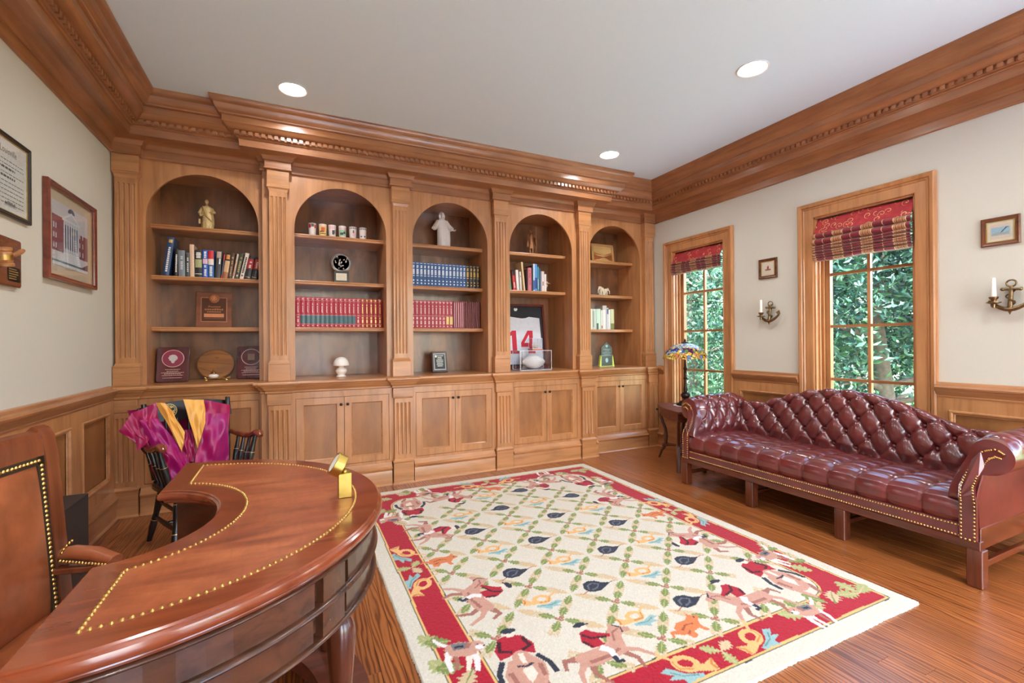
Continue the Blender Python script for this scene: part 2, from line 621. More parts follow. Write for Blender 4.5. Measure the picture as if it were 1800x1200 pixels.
CROWN_Y = wood('maple_crown_along', (182, 122, 78), (146, 90, 54), 'y', .32, coat=.3, blotch=.25)
two_grain(crown, CROWN_Y)
lo = [(XL, YFR), (XL, PY[0]), (PX[0] + .083, PY[0]), (PX[0] + .083, 4.352), (-.232, 4.352), (-.232, 4.262)]
for i in range(1, 5):
    lo += [(PX[i] - .083, 4.262), (PX[i] - .083, PY[i]), (PX[i] + .083, PY[i]), (PX[i] + .083, 4.262)]
lo += [(2.994, 4.262), (2.994, 4.352), (PX[5] - .083, 4.352), (PX[5] - .083, PY[5]), (XR, PY[5]), (XR, YFR)]
two_grain(MB().sweep(LOW, lo, -1, closed=True).build('architrave_moulding', CROWN, crown, 25), CROWN_Y)
MB().box(XL, -.232, 4.312, YB, 2.789, ZC - .001).box(-.232, 2.994, 4.22, YB, 2.789, ZC - .001).box(2.994, XR, 4.312, YB, 2.789, ZC - .001).build('soffit_board', CROWN, crown)
dm = MB()
def dentils(p, q, nx, ny):
    L = math.hypot(q[0] - p[0], q[1] - p[1])
    d = ((q[0] - p[0]) / L, (q[1] - p[1]) / L)
    k = int(L / .044)
    for i in range(k):
        a = (i + .5) * L / k
        cx, cy = p[0] + d[0] * a + nx * .187, p[1] + d[1] * a + ny * .187
        hx, hy = abs(d[0]) * .0135 + abs(nx) * .011, abs(d[1]) * .0135 + abs(ny) * .011
        dm.box(cx - hx, cx + hx, cy - hy, cy + hy, 2.858, 2.8845)
dentils((XL, .3), (XL, YS - .2), 1, 0)
dentils((XL + .2, YS), (-.227 - .2, YS), 0, -1)
dentils((-.227 - .18, YCN), (2.999 + .18, YCN), 0, -1)
dentils((3.2, YS), (XR - .2, YS), 0, -1)
dentils((XR, .3), (XR, YS - .2), -1, 0)
tag(dm.build('dentil_course', CROWN, crown), kind='stuff')

# ------------------------------------------------------------------ wainscot: chair rail, panels, skirting
RAIL = [(0, .862), (.026, .862), (.030, .875), (.027, .881), (.034, .888), (.040, .900), (.047, .908), (.050, .922), (.062, .925), (.066, .936), (.060, .948), (.034, .951), (.031, .963), (.026, .968), (0, .968)]
BASE = [(0, .001), (.052, .001), (.052, .010), (.044, .020), (.040, .022), (.040, .128), (.043, .133), (.046, .146), (.056, .150), (.058, .160), (.050, .168), (.040, .172), (.034, .20), (.028, .215), (0, .215)]
PMOULD = [(0, .0), (0, .014), (.006, .020), (.014, .018), (.020, .008), (.026, .006), (.030, .0)]

def wainscot(n, T, s0, s1, panels, side, label):
    """T maps (s, c into the room, z); boards, panels, rail and skirting of one stretch of wall"""
    t = struct('trim_%d' % n, label, T(s0, 0, 0))
    mp = lambda p: T(p[0], p[1], p[2])
    MB().box(s0, s1, .0005, .012, .002, .86).xf(mp).build('backing_board', W_PAN, t)
    fr = MB()
    fr.box(s0, s1, .012, .028, .74 + .045, .865).box(s0, s1, .012, .028, .2, .30)
    xs = [s0] + [v for p in panels for v in p] + [s1]
    for i in range(0, len(xs), 2):
        if xs[i + 1] - xs[i] > .004: fr.box(xs[i], xs[i + 1], .012, .028, .30, .785)
    fr.xf(mp).build('panel_frame', W_Z, t)
    for a, b in panels:
        pm = MB().sweep(PMOULD, [(a, .30), (b, .30), (b, .785), (a, .785)], 1, closed=True)
        pm.xf(lambda p: T(p[0], .016 + p[2], p[1])).build('panel_moulding', W_X, t, 30)
    MB().sweep(RAIL, [(s0, 0), (s1, 0)], 1).xf(mp).build('chair_rail', W_Y, t, 30)
    MB().sweep(BASE, [(s0, 0), (s1, 0)], 1).xf(mp).build('skirting', W_Y, t, 30)
    return t
TL = lambda s, c, z: (XL + c, s, z)
TR = lambda s, c, z: (XR - c, s, z)
wainscot(2, TL, YFR, QY[0] - .012, [(-.9, -.1), (.06, .86), (1.02, 1.82), (1.98, 2.72), (2.88, 3.525), (3.681, 4.14)], -1, 'panelled wooden wainscot along the left wall')
wainscot(3, TR, WY[0] + WH + .123, QY[5] - .012, [], 1, 'narrow strip of wainscot between bookcase and window')
wainscot(4, TR, WY[1] + WH + .123, WY[0] - WH - .123, [(2.60, 3.118)], 1, 'panelled wainscot between the two windows')
wainscot(5, TR, WY[2] + WH + .123, WY[1] - WH - .123, [(.99, 1.525)], 1, 'panelled wainscot to the right of the sofa window')
wainscot(6, TR, WY[3] + WH + .123, WY[2] - WH - .123, [(-.61, -.09)], 1, 'panelled wainscot near the camera')
for k, y in enumerate(WY):
    b = MB().box(XR - .03, XR - .0005, y - WH - .123, y + WH + .123, .002, WZ0 - .123).build('trim_%d' % (7 + k), W_Y)
    tag(b, 'plain wooden apron under the window', kind='structure')

# ------------------------------------------------------------------ recessed lamps
def emis(name, rgb, k):
    m, nt, b = nm(name)
    b.inputs['Base Color'].default_value = (*rgb, 1)
    b.inputs['Emission Color'].default_value = (*rgb, 1)
    b.inputs['Emission Strength'].default_value = k
    return m
LAMP_ON = emis('lamp_lens', (1, .97, .92), 14)
LAMP_W = 6
lamps = [(0, 3.618, 'recessed ceiling lamp above the second arched bay'), (2.777, 3.622, 'recessed ceiling lamp near the right end of the cornice'), (2.777, 2.077, 'recessed ceiling lamp in front of the sofa, largest in view'),
         (0, 2.077, 'recessed ceiling lamp over the desk'), (0, .53, 'recessed ceiling lamp over the camera'), (2.777, .53, 'recessed ceiling lamp right of the camera'), (0, -1.02, 'recessed ceiling lamp behind the camera on the left'), (2.777, -1.02, 'recessed ceiling lamp behind the camera on the right')]
for x, y, lab in lamps:
    t = thing('ceiling_lamp', lab, 'ceiling lamp', (x, y, ZC), 'recessed lamps in the ceiling')
    MB().lathe([(.083, -.001), (.098, -.001), (.1, -.004), (.096, -.007), (.088, -.006), (.083, -.001)], 32, (x, y, ZC)).build('trim_ring', WHITE, t, 40)
    MB().lathe([(.001, -.003), (.083, -.003), (.083, -.0015), (.001, -.0015)], 32, (x, y, ZC)).build('lens', LAMP_ON, t)
    d = bpy.data.lights.new('lamp_light', 'AREA')
    d.shape = 'DISK'
    d.size = .15
    d.energy = LAMP_W
    d.color = (.92, .97, 1)
    d.spread = math.radians(150)
    o = bpy.data.objects.new('lamp_light', d)
    COL.objects.link(o)
    o.location = (x, y, ZC - .012)
    o.parent = t
    o.matrix_parent_inverse = wmat(t).inverted()
# ------------------------------------------------------------------ built-in bookcases
ORD = ['leftmost', 'second', 'middle', 'fourth', 'rightmost']
AR = .377                                     # half width and arch radius of an opening
SPR = 2.235                                   # spring line

def arch_panel(x0, x1, cx, yf, th=.024, z1=2.70):
    mb = MB()
    n = 28
    arc = [(cx - AR * math.cos(PI * i / n), SPR + AR * math.sin(PI * i / n)) for i in range(n + 1)]
    edge = [(cx - AR, CT)] + arc + [(cx + AR, CT)]
    outer = [(x0, CT)] + [(x0 + (x1 - x0) * i / n, z1) for i in range(n + 1)] + [(x1, CT)]
    vs, fs = [], []
    for yy in (yf, yf + th):
        vs += [(p[0], yy, p[1]) for p in edge] + [(p[0], yy, p[1]) for p in outer]
    k = len(edge)
    for b, fl in ((0, 0), (2 * k, 1)):
        for i in range(k - 1):
            q = (b + i, b + i + 1, b + k + i + 1, b + k + i)
            fs.append(q if fl else q[::-1])
    for i in range(k - 1):
        fs.append((i, i + 1, 2 * k + i + 1, 2 * k + i))
    fs.append((k, 3 * k, 3 * k + 1, k + 1))
    fs.append((2 * k - 2, 2 * k - 1, 4 * k - 1, 4 * k - 2))
    mb.add(vs, fs)
    return mb

def shelf_mesh(x0, x1, y0, y1, zt, th=.034):
    p = [(y0 + .004, zt), (y0, zt - .005), (y0, zt - .012), (y0 + .004, zt - .015), (y0 + .002, zt - .022), (y0 + .004, zt - .030), (y0 + .008, zt - th), (y1, zt - th), (y1, zt)]
    return MB().prism(p, 0, x0, x1)

for b in range(5):
    cx, yf = BX[b], FY[b]
    t = thing('bookcase_bay', '%s arched bookcase bay of the five, open shelves in honey maple' % ORD[b], 'bookcase', (cx, yf + .2, CT), 'arched bookcase bays')
    arch_panel(XB[b], XB[b + 1], cx, yf).build('arch_panel', W_Z, t, 25)
    yb = 4.79
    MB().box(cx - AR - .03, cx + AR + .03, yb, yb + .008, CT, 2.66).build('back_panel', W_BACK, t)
    MB().box(cx - AR - .02, cx - AR, yf + .024, yb, CT, 2.66).build('side_panel', W_Z, t)
    sr = cx + AR if b else -.236
    MB().box(sr, sr + .02, yf + .024, yb, CT, 2.66).build('side_panel', W_Z, t)
    MB().box(cx - AR - .02, cx + AR + .02, yf + .024, yb, 2.64, 2.66).build('top_panel', W_X, t)
    for k, z in enumerate(SHELF_Z):
        if b == 3 and k == 2: continue
        shelf_mesh(cx - AR + .001, sr - .001, yf + .135, yb - .001, z).build('shelf', W_X, t, 40)
    if b == 1: MB().box(XB[1], XB[1] + .02, yf + .024, FY[0] + .022, CT, 2.70).build('return_panel', W_Z, t)
    if b == 3: MB().box(XB[4] - .02, XB[4], yf + .024, FY[0] + .022, CT, 2.70).build('return_panel', W_Z, t)

def fluted(mb, cx, hw, y, z0, z1, zf0, zf1, n=4, depth=.10):
    """a flat board of half width hw whose front carries n round grooves"""
    yb = y + depth
    gw = 2 * hw / (n * 1.62 + .9)
    gap = (2 * hw - n * gw) / (n + 1)
    xs, cur = [], cx - hw
    prof = [(cx - hw, 0, 0)]
    for i in range(n):
        a = cx - hw + gap + i * (gw + gap)
        for j in range(7):
            th = PI * j / 6
            prof.append((a + gw / 2 - gw / 2 * math.cos(th), .55 * gw * math.sin(th), 1))
    prof.append((cx + hw, 0, 0))
    m = len(prof)
    vs = []
    for z, g in ((z0, 0), (zf0, 0), (zf0 + .006, .7), (zf0 + .012, 1), (zf1 - .012, 1), (zf1 - .006, .7), (zf1, 0), (z1, 0)):
        vs += [(p[0], y + p[1] * g, z) for p in prof]
    fs = []
    for r in range(7):
        for i in range(m - 1):
            fs.append((r * m + i, r * m + i + 1, (r + 1) * m + i + 1, (r + 1) * m + i))
    k = len(vs)
    vs += [(cx - hw, yb, z0), (cx + hw, yb, z0), (cx - hw, yb, z1), (cx + hw, yb, z1)]
    L = [r * m for r in range(8)]
    R = [r * m + m - 1 for r in range(8)]
    fs.append(tuple([k] + L + [k + 2]))
    fs.append(tuple([k + 1, k + 3] + R[::-1]))
    fs.append((k, k + 2, k + 3, k + 1))
    mb.add(vs, fs)
    return mb

def cap_ring(mb, cx, y, yb, prof):
    """moulding (extra, z) around the front and sides of a pilaster; extra adds to the half width and projection"""
    for (e0, z0), (e1, z1) in zip(prof[:-1], prof[1:]):
        h0, h1 = e0, e1
        vs = [(cx - h0[0], yb, z0), (cx - h0[0], y - h0[1], z0), (cx + h0[0], y - h0[1], z0), (cx + h0[0], yb, z0),
              (cx - h1[0], yb, z1), (cx - h1[0], y - h1[1], z1), (cx + h1[0], y - h1[1], z1), (cx + h1[0], yb, z1)]
        mb.add(vs, [(0, 1, 5, 4), (1, 2, 6, 5), (2, 3, 7, 6)])
    (e0, z0), (e1, z1) = prof[0], prof[-1]
    mb.add([(cx - e0[0], yb, z0), (cx - e0[0], y - e0[1], z0), (cx + e0[0], y - e0[1], z0), (cx + e0[0], yb, z0)], [(0, 3, 2, 1)])
    mb.add([(cx - e1[0], yb, z1), (cx - e1[0], y - e1[1], z1), (cx + e1[0], y - e1[1], z1), (cx + e1[0], yb, z1)], [(0, 1, 2, 3)])
    return mb

PORD = ['against the left wall', 'between the first and second bays', 'between the second and middle bays', 'between the middle and fourth bays', 'between the fourth and last bays', 'next to the right wall']
for i in range(6):
    cx, y = PX[i], PY[i]
    yb = y + .069
    hw, sw = .0815, .066
    if i == 5: cx -= .002
    t = thing('fluted_pilaster', 'tall fluted maple pilaster %s, above the counter' % PORD[i], 'pilaster', (cx, y, CT), 'fluted pilasters of the bookcase')
    MB().cbox(cx - hw, cx + hw, y, yb, CT + .0005, 1.0955, .002).build('plinth', W_X, t)
    cap_ring(MB(), cx, y, yb, [((hw, 0), 1.0955), ((hw + .001, .001), 1.102), ((hw - .004, -.003), 1.108), ((hw - .009, -.007), 1.116), ((sw + .001, -.0135), 1.128)]).build('plinth_cap', W_X, t)
    fluted(MB(), cx, sw, y + .015, 1.128, 2.505, 1.165, 2.465, 4, .053).build('shaft', W_Z, t, 40)
    cap_ring(MB(), cx, y, yb, [((sw + .001, -.014), 2.505), ((sw + .004, -.011), 2.514), ((hw - .008, -.007), 2.526), ((hw - .003, -.002), 2.532), ((hw + .001, .001), 2.538), ((hw + .001, .001), 2.5465), ((hw, 0), 2.5485)]).build('capital', W_X, t)
    MB().cbox(cx - hw, cx + hw, y, yb, 2.5485, 2.675, .002).build('capital_block', W_X, t)
    # pedestal under the counter
    y = QY[i]
    yb = y + .034
    hw, sw = .090, .077
    if i in (0, 5): hw, sw = .076, .066
    t = thing('fluted_pedestal', 'short fluted maple pedestal %s, under the counter' % PORD[i], 'pedestal', (cx, y, 0), 'fluted pedestals of the cabinets')
    MB().cbox(cx - hw, cx + hw, y - .012, yb, .001, .192, .002).build('plinth', W_X, t)
    cap_ring(MB(), cx, y, yb, [((hw + .008, .02), .001), ((hw + .008, .02), .010), ((hw + .003, .015), .018), ((hw, .012), .022)]).build('shoe', W_X, t)
    cap_ring(MB(), cx, y, yb, [((hw, .012), .192), ((hw + .004, .016), .198), ((hw + .004, .016), .206), ((hw - .004, .006), .216), ((sw + .001, .0005), .224)]).build('plinth_cap', W_X, t)
    fluted(MB(), cx, sw, y, .224, .765, .262, .728, 4, .034).build('shaft', W_Z, t, 40)
    cap_ring(MB(), cx, y, yb, [((sw + .001, .0005), .765), ((hw + .001, .006), .774), ((hw, .004), .780)]).build('necking', W_X, t)
    MB().cbox(cx - hw, cx + hw, y - .003, yb, .780, .8605, .002).build('frieze_block', W_X, t)

# counter
NOSE = [(0, .862), (.004, .862), (.010, .868), (.010, .876), (.005, .880), (.014, .890), (.022, .900), (.026, .912), (.036, .916), (.040, .928), (.050, .930), (.056, .938), (.056, .948), (.050, .956), (.040, .9588), (0, .9588)]
cp = [(XL + .001, QY[0]), (PX[0] + .085, QY[0]), (PX[0] + .085, LY[0]), (-.244, LY[0]), (-.244, LY[1])]
for i in range(1, 5):
    cp += [(PX[i] - .092, LY[1]), (PX[i] - .092, QY[i] - .004), (PX[i] + .092, QY[i] - .004), (PX[i] + .092, LY[1])]
cp += [(3.006, LY[1]), (3.006, LY[4]), (PX[5] - .085, LY[4]), (PX[5] - .085, QY[5]), (XR - .001, QY[5])]
t = thing('countertop', 'long maple countertop with moulded nosing running under all the bookcase bays', 'countertop', (1.38, 4.4, .9))
MB().sweep(NOSE, cp, -1).build('nosing', W_X, t, 30)
mb = MB().box(XL + .001, -.244, LY[0], 4.79, .93, .9588).box(-.244, 3.006, LY[1], 4.79, .93, .9588).box(3.006, XR - .001, LY[4], 4.79, .93, .9588)
for i in range(6):
    mb.box(max(PX[i] - .092, XL + .001), min(PX[i] + .092, XR - .001), QY[i] - .004, LY[0] + .01, .931, .9586)
mb.build('top_board', W_X, t)

# cabinets
knob_me = MB().lathe([(.0035, 0), (.0035, -.012), (.009, -.016), (.0125, -.022), (.012, -.028), (.007, -.033), (.001, -.034)], 14).xf(lambda p: (p[0], p[2], p[1])).mesh('knob', DKMETAL, 40)
for b in range(5):
    cx, y = BX[b], LY[b]
    x0, x1 = XB[b], XB[b + 1]
    if b == 1: x0 = -.244
    if b == 3: x1 = 3.006
    if b == 0: x1 = -.244
    if b == 4: x0 = 3.006
    t = thing('base_cabinet', '%s two-door maple base cabinet under the counter' % ORD[b], 'cabinet', (cx, y, 0), 'base cabinets')
    MB().box(x0 + .012, x1 - .012, y + .031, 4.78, .02, .858).build('carcass', DARK, t)
    H, Z0, Z1 = .378, .222, .808
    MB().box(x0, cx - H, y, y + .03, .2, .8605).box(cx + H, x1, y, y + .03, .2, .8605).box(cx - H, cx + H, y, y + .03, Z1, .8605).box(cx - H, cx + H, y, y + .03, .2, Z0).build('face_frame', W_Z, t)
    for s in (-1, 1):
        a, c = (cx - H + .003, cx - .002) if s < 0 else (cx + .002, cx + H - .003)
        z0, z1 = Z0 + .003, Z1 - .003
        st = .056
        d = MB()
        d.box(a, a + st, y + .001, y + .026, z0, z1).box(c - st, c, y + .001, y + .026, z0, z1)
        d.box(a + st, c - st, y + .001, y + .026, z1 - st, z1).box(a + st, c - st, y + .001, y + .026, z0, z0 + st)
        do = d.build('door', W_Z, t)
        pa = MB().box(a + st, c - st, y + .013, y + .022, z0 + st, z1 - st)
        pa.build('door_panel', W_PAN, do)
        rim = MB()
        e = .009
        rim.sweep([(0, -.011), (.005, -.004), (e, 0)], [(a + st, z0 + st), (c - st, z0 + st), (c - st, z1 - st), (a + st, z1 - st)], 1, closed=True)
        rim.xf(lambda p: (p[0], y + .013 + p[2], p[1])).build('panel_bead', W_X, do)
        k = link('knob', knob_me, None)
        k.location = (cx + s * .027, y + .001, .742)
        k.parent = do
    pth = [(PX[b] + .1, y), (PX[b + 1] - .1, y)]
    if b == 0: pth = [(PX[0] + .086, y), (-.245, y)]
    if b == 4: pth = [(3.007, y), (PX[5] - .088, y)]
    CB = [(0, .001), (.043, .001), (.043, .008), (.035, .018), (.029, .02), (.029, .122), (.027, .128), (.032, .142), (.042, .146), (.044, .156), (.036, .163), (.028, .166), (.024, .178), (.012, .192), (.010, .2), (0, .2)]
    MB().sweep(CB, pth, -1).build('base_moulding', W_X, t, 30)
    if b in (1, 3):
        xs_ = (-.244, PX[1] - .1) if b == 1 else (PX[4] + .1, 3.006)
        MB().sweep(CB, [(xs_[0], y), (xs_[1], y)], -1).build('base_moulding', W_X, t, 30)
        MB().box(-.244 if b == 1 else 2.986, -.224 if b == 1 else 3.006, y + .03, LY[0] + .03, .001, .8605).build('return_panel', W_Z, t)
# ------------------------------------------------------------------ rug, stitched in colour
RX0, RX1, RY0, RY1 = .415, 2.675, 1.15, 3.96
RCX, RCY = (RX0 + RX1) / 2, (RY0 + RY1) / 2
ST = .0046
NX, NY = int((RX1 - RX0) / ST) + 1, int((RY1 - RY0) / ST) + 1
gx = np.linspace(RX0 - RCX, RX1 - RCX, NX)
gy = np.linspace(RY0 - RCY, RY1 - RCY, NY)
IMG = np.zeros((NY, NX, 3))
HW, HH = (RX1 - RX0) / 2, (RY1 - RY0) / 2
C_CREAM, C_RED, C_GOLD, C_LINE = (213, 204, 186), (170, 18, 40), (226, 182, 112), (74, 78, 66)
C_LEAF, C_LEAF2, C_TAN, C_ACORN = (124, 138, 74), (168, 172, 112), (204, 180, 142), (164, 104, 84)
C_CAP, C_CAP2, C_HORN, C_HORN2, C_BLUE = (44, 47, 60), (96, 100, 114), (228, 176, 112), (196, 128, 70), (146, 180, 178)
C_HORSE, C_HORSE2, C_COAT, C_COAT2, C_SKIN, C_FOX, C_FOX2 = (198, 148, 128), (160, 104, 90), (172, 22, 44), (70, 18, 28), (236, 214, 196), (212, 122, 72), (166, 78, 44)
C_WHITE, C_GREY = (232, 222, 218), (116, 112, 114)

def fill(poly, col):
    poly = np.asarray(poly, float)
    x0, y0 = poly.min(0)
    x1, y1 = poly.max(0)
    i0, i1 = np.searchsorted(gx, [x0 - ST, x1 + ST])
    j0, j1 = np.searchsorted(gy, [y0 - ST, y1 + ST])
    if i1 <= i0 or j1 <= j0: return
    X, Y = np.meshgrid(gx[i0:i1], gy[j0:j1])
    ins = np.zeros(X.shape, bool)
    n = len(poly)
    for k in range(n):
        ax, ay = poly[k]
        bx, by = poly[(k + 1) % n]
        if ay == by: continue
        c = (ay > Y) != (by > Y)
        ins ^= c & (X < (bx - ax) * (Y - ay) / (by - ay) + ax)
    IMG[j0:j1, i0:i1][ins] = lin(col)

class Pen:
    def __init__(s, cx, cy, rot=0, sc=1, flip=1):
        s.c, s.r, s.s, s.f = (cx, cy), rot, sc, flip
    def T(s, p):
        x, y = p[0] * s.s * s.f, p[1] * s.s
        return (s.c[0] + x * math.cos(s.r) - y * math.sin(s.r), s.c[1] + x * math.sin(s.r) + y * math.cos(s.r))
    def poly(s, pts, col): fill([s.T(p) for p in pts], col)
    def ell(s, x, y, a, b, col, rot=0):
        s.poly([(x + a * math.cos(t) * math.cos(rot) - b * math.sin(t) * math.sin(rot), y + a * math.cos(t) * math.sin(rot) + b * math.sin(t) * math.cos(rot)) for t in np.linspace(0, 2 * PI, 20)[:-1]], col)
    def limb(s, pts, w0, w1, col):
        n = len(pts)
        L, R = [], []
        for i, p in enumerate(pts):
            a, b = pts[max(i - 1, 0)], pts[min(i + 1, n - 1)]
            d = nrm((b[0] - a[0], b[1] - a[1]))
            w = w0 + (w1 - w0) * i / (n - 1)
            L.append((p[0] - d[1] * w, p[1] + d[0] * w))
            R.append((p[0] + d[1] * w, p[1] - d[0] * w))
        s.poly(L + R[::-1], col)

def leaf(x, y, ang, L=.09, w=.03, c=C_LEAF, c2=C_LEAF2):
    p = Pen(x, y, ang, L)
    k = w / L
    side = [(0, .05), (.1, .12), (.18, .45), (.26, .25), (.36, .75), (.45, .4), (.55, .95), (.64, .45), (.74, .75), (.82, .3), (.92, .35), (1, 0)]
    p.poly([(t, h * k) for t, h in side] + [(t, -h * k) for t, h in side[::-1]], c)
    p.limb([(0, 0), (.45, .02), (.9, 0)], .035, .015, c2)

def cap(x, y, f=1, rot=0):
    p = Pen(x, y, rot, .1, f)
    p.poly([(-.75, .05), (-.55, .5), (-.2, .62), (.2, .5), (.45, .2), (.85, .05), (.5, -.15), (.0, -.4), (-.45, -.38), (-.7, -.2)], C_CAP)
    p.limb([(-.55, -.1), (-.4, .25), (-.1, .35), (.2, .15), (-.05, -.1), (-.4, -.2)], .05, .05, C_CAP2)
    p.limb([(.8, .05), (1.1, .12), (1.35, .05)], .03, .02, C_ACORN)
    p.limb([(-.7, -.2), (-1.0, -.35), (-1.2, -.3)], .03, .02, C_ACORN)

def horn(x, y, f=1, rot=0, sc=.1, c=C_HORN):
    p = Pen(x, y, rot, sc, f)
    p.ell(0, .1, .55, .45, c)
    p.ell(0, .12, .28, .2, C_RED if sc > .1 else C_CREAM)
    p.poly([(-.3, .0), (-.7, .15), (-1.05, .5), (-1.15, -.15), (-.8, -.25), (-.3, -.25)], c)
    p.limb([(-1.05, .45), (-.95, .15), (-1.1, -.1)], .05, .05, C_HORN2)
    p.limb([(.4, .2), (.8, .45), (1.05, .6)], .07, .05, c)
    p.limb([(-.25, -.15), (.3, -.2), (.5, .2)], .04, .03, C_HORN2)
    p.poly([(-.5, -.35), (.1, -.42), (.8, -.2), (1.05, -.45), (.6, -.55), (.85, -.8), (.3, -.7), (.2, -.95), (-.2, -.65), (-.5, -.55)], C_BLUE)
    p.limb([(-.3, -.45), (.3, -.55), (.7, -.4)], .03, .03, (96, 140, 140))

def fox(x, y, f=1, rot=0):
    p = Pen(x, y, rot, .1, f)
    p.poly([(-.9, -.2), (-.8, .3), (-.4, .5), (.1, .45), (.4, .6), (.5, .8), (.62, .55), (.85, .4), (.8, .25), (.55, .1), (.4, -.2), (.5, -.55), (.3, -.55), (.15, -.25), (-.2, -.3), (-.3, -.6), (-.6, -.6), (-.65, -.3)], C_FOX)
    p.limb([(-.6, .0), (-.2, .2), (.2, .1)], .06, .03, C_FOX2)
    p.limb([(-.55, -.3), (-.3, -.15)], .05, .04, C_FOX2)
    p.ell(.62, .38, .05, .05, C_CAP)
    p.limb([(-.85, .0), (-1.15, .1), (-1.3, -.15)], .14, .05, C_FOX)

def rider_side(x, y, rot=0, f=1, sc=.16):
    p = Pen(x, y, rot, sc, f)
    p.limb([(-.75, -.05), (-1.05, -.3), (-1.25, -.75)], .1, .05, C_HORSE)             # hind legs
    p.limb([(-.6, -.15), (-.75, -.5), (-.6, -.95)], .1, .05, C_HORSE2)
    p.limb([(.45, -.15), (.8, -.4), (1.0, -.75)], .1, .05, C_HORSE)                 # fore legs
    p.limb([(.35, -.2), (.55, -.6), (.45, -.95)], .1, .05, C_HORSE2)
    p.limb([(-.85, .15), (-1.15, .25), (-1.3, -.05)], .12, .05, C_HORSE2)
    p.poly([(-.9, .15), (-.7, .3), (-.2, .22), (.3, .28), (.55, .55), (.75, .75), (.85, .9), (.95, .7), (1.25, .45), (1.2, .3), (.95, .35), (.8, .25), (.65, -.05), (.45, -.3), (0, -.32), (-.5, -.3), (-.8, -.2)], C_HORSE)
    p.limb([(-.6, -.1), (0, -.18), (.4, -.1)], .06, .04, C_HORSE2)
    p.limb([(.5, .2), (.7, .5), (.95, .55)], .035, .03, C_HORSE2)
    p.limb([(.95, .35), (1.05, .55), (.9, .75)], .025, .025, C_CAP)
    p.limb([(0, .2), (.15, -.05), (.05, -.4)], .12, .08, C_WHITE)
    p.limb([(.07, -.25), (.03, -.45), (.2, -.5)], .08, .06, C_CAP)
    p.poly([(-.2, .25), (-.3, .6), (-.1, .95), (.15, .98), (.3, .75), (.6, .5), (.55, .4), (.2, .5), (.2, .22)], C_COAT)
    p.limb([(-.1, .85), (.05, .6), (.45, .45)], .05, .04, C_COAT2)
    p.limb([(-.25, .6), (-.15, .3)], .05, .04, C_COAT2)
    p.ell(.15, 1.12, .13, .14, C_SKIN)
    p.ell(.12, 1.24, .2, .1, C_CAP)
    p.limb([(.1, 1.2), (.38, 1.16)], .04, .03, C_CAP)

def rider_front(x, y, rot=0, f=1, sc=.16):
    p = Pen(x, y, rot, sc, f)
    p.limb([(-.25, -.5), (-.3, -.9), (-.2, -1.35)], .13, .06, C_HORSE)
    p.limb([(.2, -.5), (.3, -.9), (.15, -1.3)], .13, .06, C_HORSE2)
    p.poly([(-.3, .05), (-.5, -.35), (-.45, -.8), (-.1, -1.0), (.25, -.95), (.45, -.6), (.5, -.2), (.3, .1)], C_HORSE)
    p.poly([(-.08, -.3), (.18, -.1), (.22, -.5), (.0, -.75)], C_SKIN)
    p.limb([(-.35, -.3), (-.3, -.7)], .07, .05, C_HORSE2)
    p.limb([(.38, -.2), (.36, -.6)], .06, .05, C_HORSE2)
    p.limb([(-.42, .1), (-.6, -.25), (-.62, -.6)], .07, .06, C_CAP)
    p.limb([(.42, .1), (.62, -.25), (.66, -.6)], .07, .06, C_CAP)
    p.poly([(-.45, .15), (-.5, .5), (-.3, .9), (.0, 1.0), (.3, .88), (.5, .5), (.42, .15), (.1, .3), (-.1, .25)], C_COAT)
    p.limb([(-.3, .8), (-.38, .45), (-.1, .35)], .06, .05, C_COAT2)
    p.limb([(.3, .8), (.38, .45), (.15, .35)], .06, .05, C_COAT2)
    p.ell(.05, .05, .24, .3, C_HORSE)
    p.limb([(.06, .25), (.06, -.1)], .07, .05, C_SKIN)
    p.limb([(-.15, -.15), (.05, -.2), (.25, -.15)], .03, .03, C_CAP)
    p.ell(.05, 1.02, .14, .14, C_SKIN)
    p.ell(.04, 1.14, .2, .1, C_CAP)

def hound(x, y, rot=0, f=1, sc=.14):
    p = Pen(x, y, rot, sc, f)
    p.limb([(-.5, 0), (-.6, -.4), (-.5, -.95)], .12, .07, C_WHITE)
    p.limb([(-.35, 0), (-.3, -.5), (-.35, -.9)], .1, .06, C_HORSE2)
    p.limb([(.3, -.2), (.35, -.6), (.3, -1.1)], .14, .08, C_WHITE)
    p.limb([(.1, -.2), (.1, -.6), (.0, -1.0)], .12, .07, C_SKIN)
    p.limb([(-.5, .25), (-.85, .55), (-1.0, .8)], .09, .05, C_WHITE)
    p.poly([(-.65, .3), (-.3, .42), (.2, .38), (.45, .1), (.4, -.3), (.0, -.35), (-.5, -.2)], C_HORSE)
    p.poly([(-.45, .4), (.2, .36), (.1, .05), (-.35, .05)], C_GREY)
    p.limb([(-.3, .2), (.0, .2)], .07, .05, C_CAP)
    p.ell(.4, .1, .32, .28, C_HORSE)
    p.ell(.55, .02, .16, .13, C_WHITE)
    p.ell(.7, .05, .05, .05, C_CAP)
    p.ell(.48, .18, .04, .04, C_CAP)
    p.limb([(.2, .3), (.1, .05)], .09, .07, C_HORSE2)

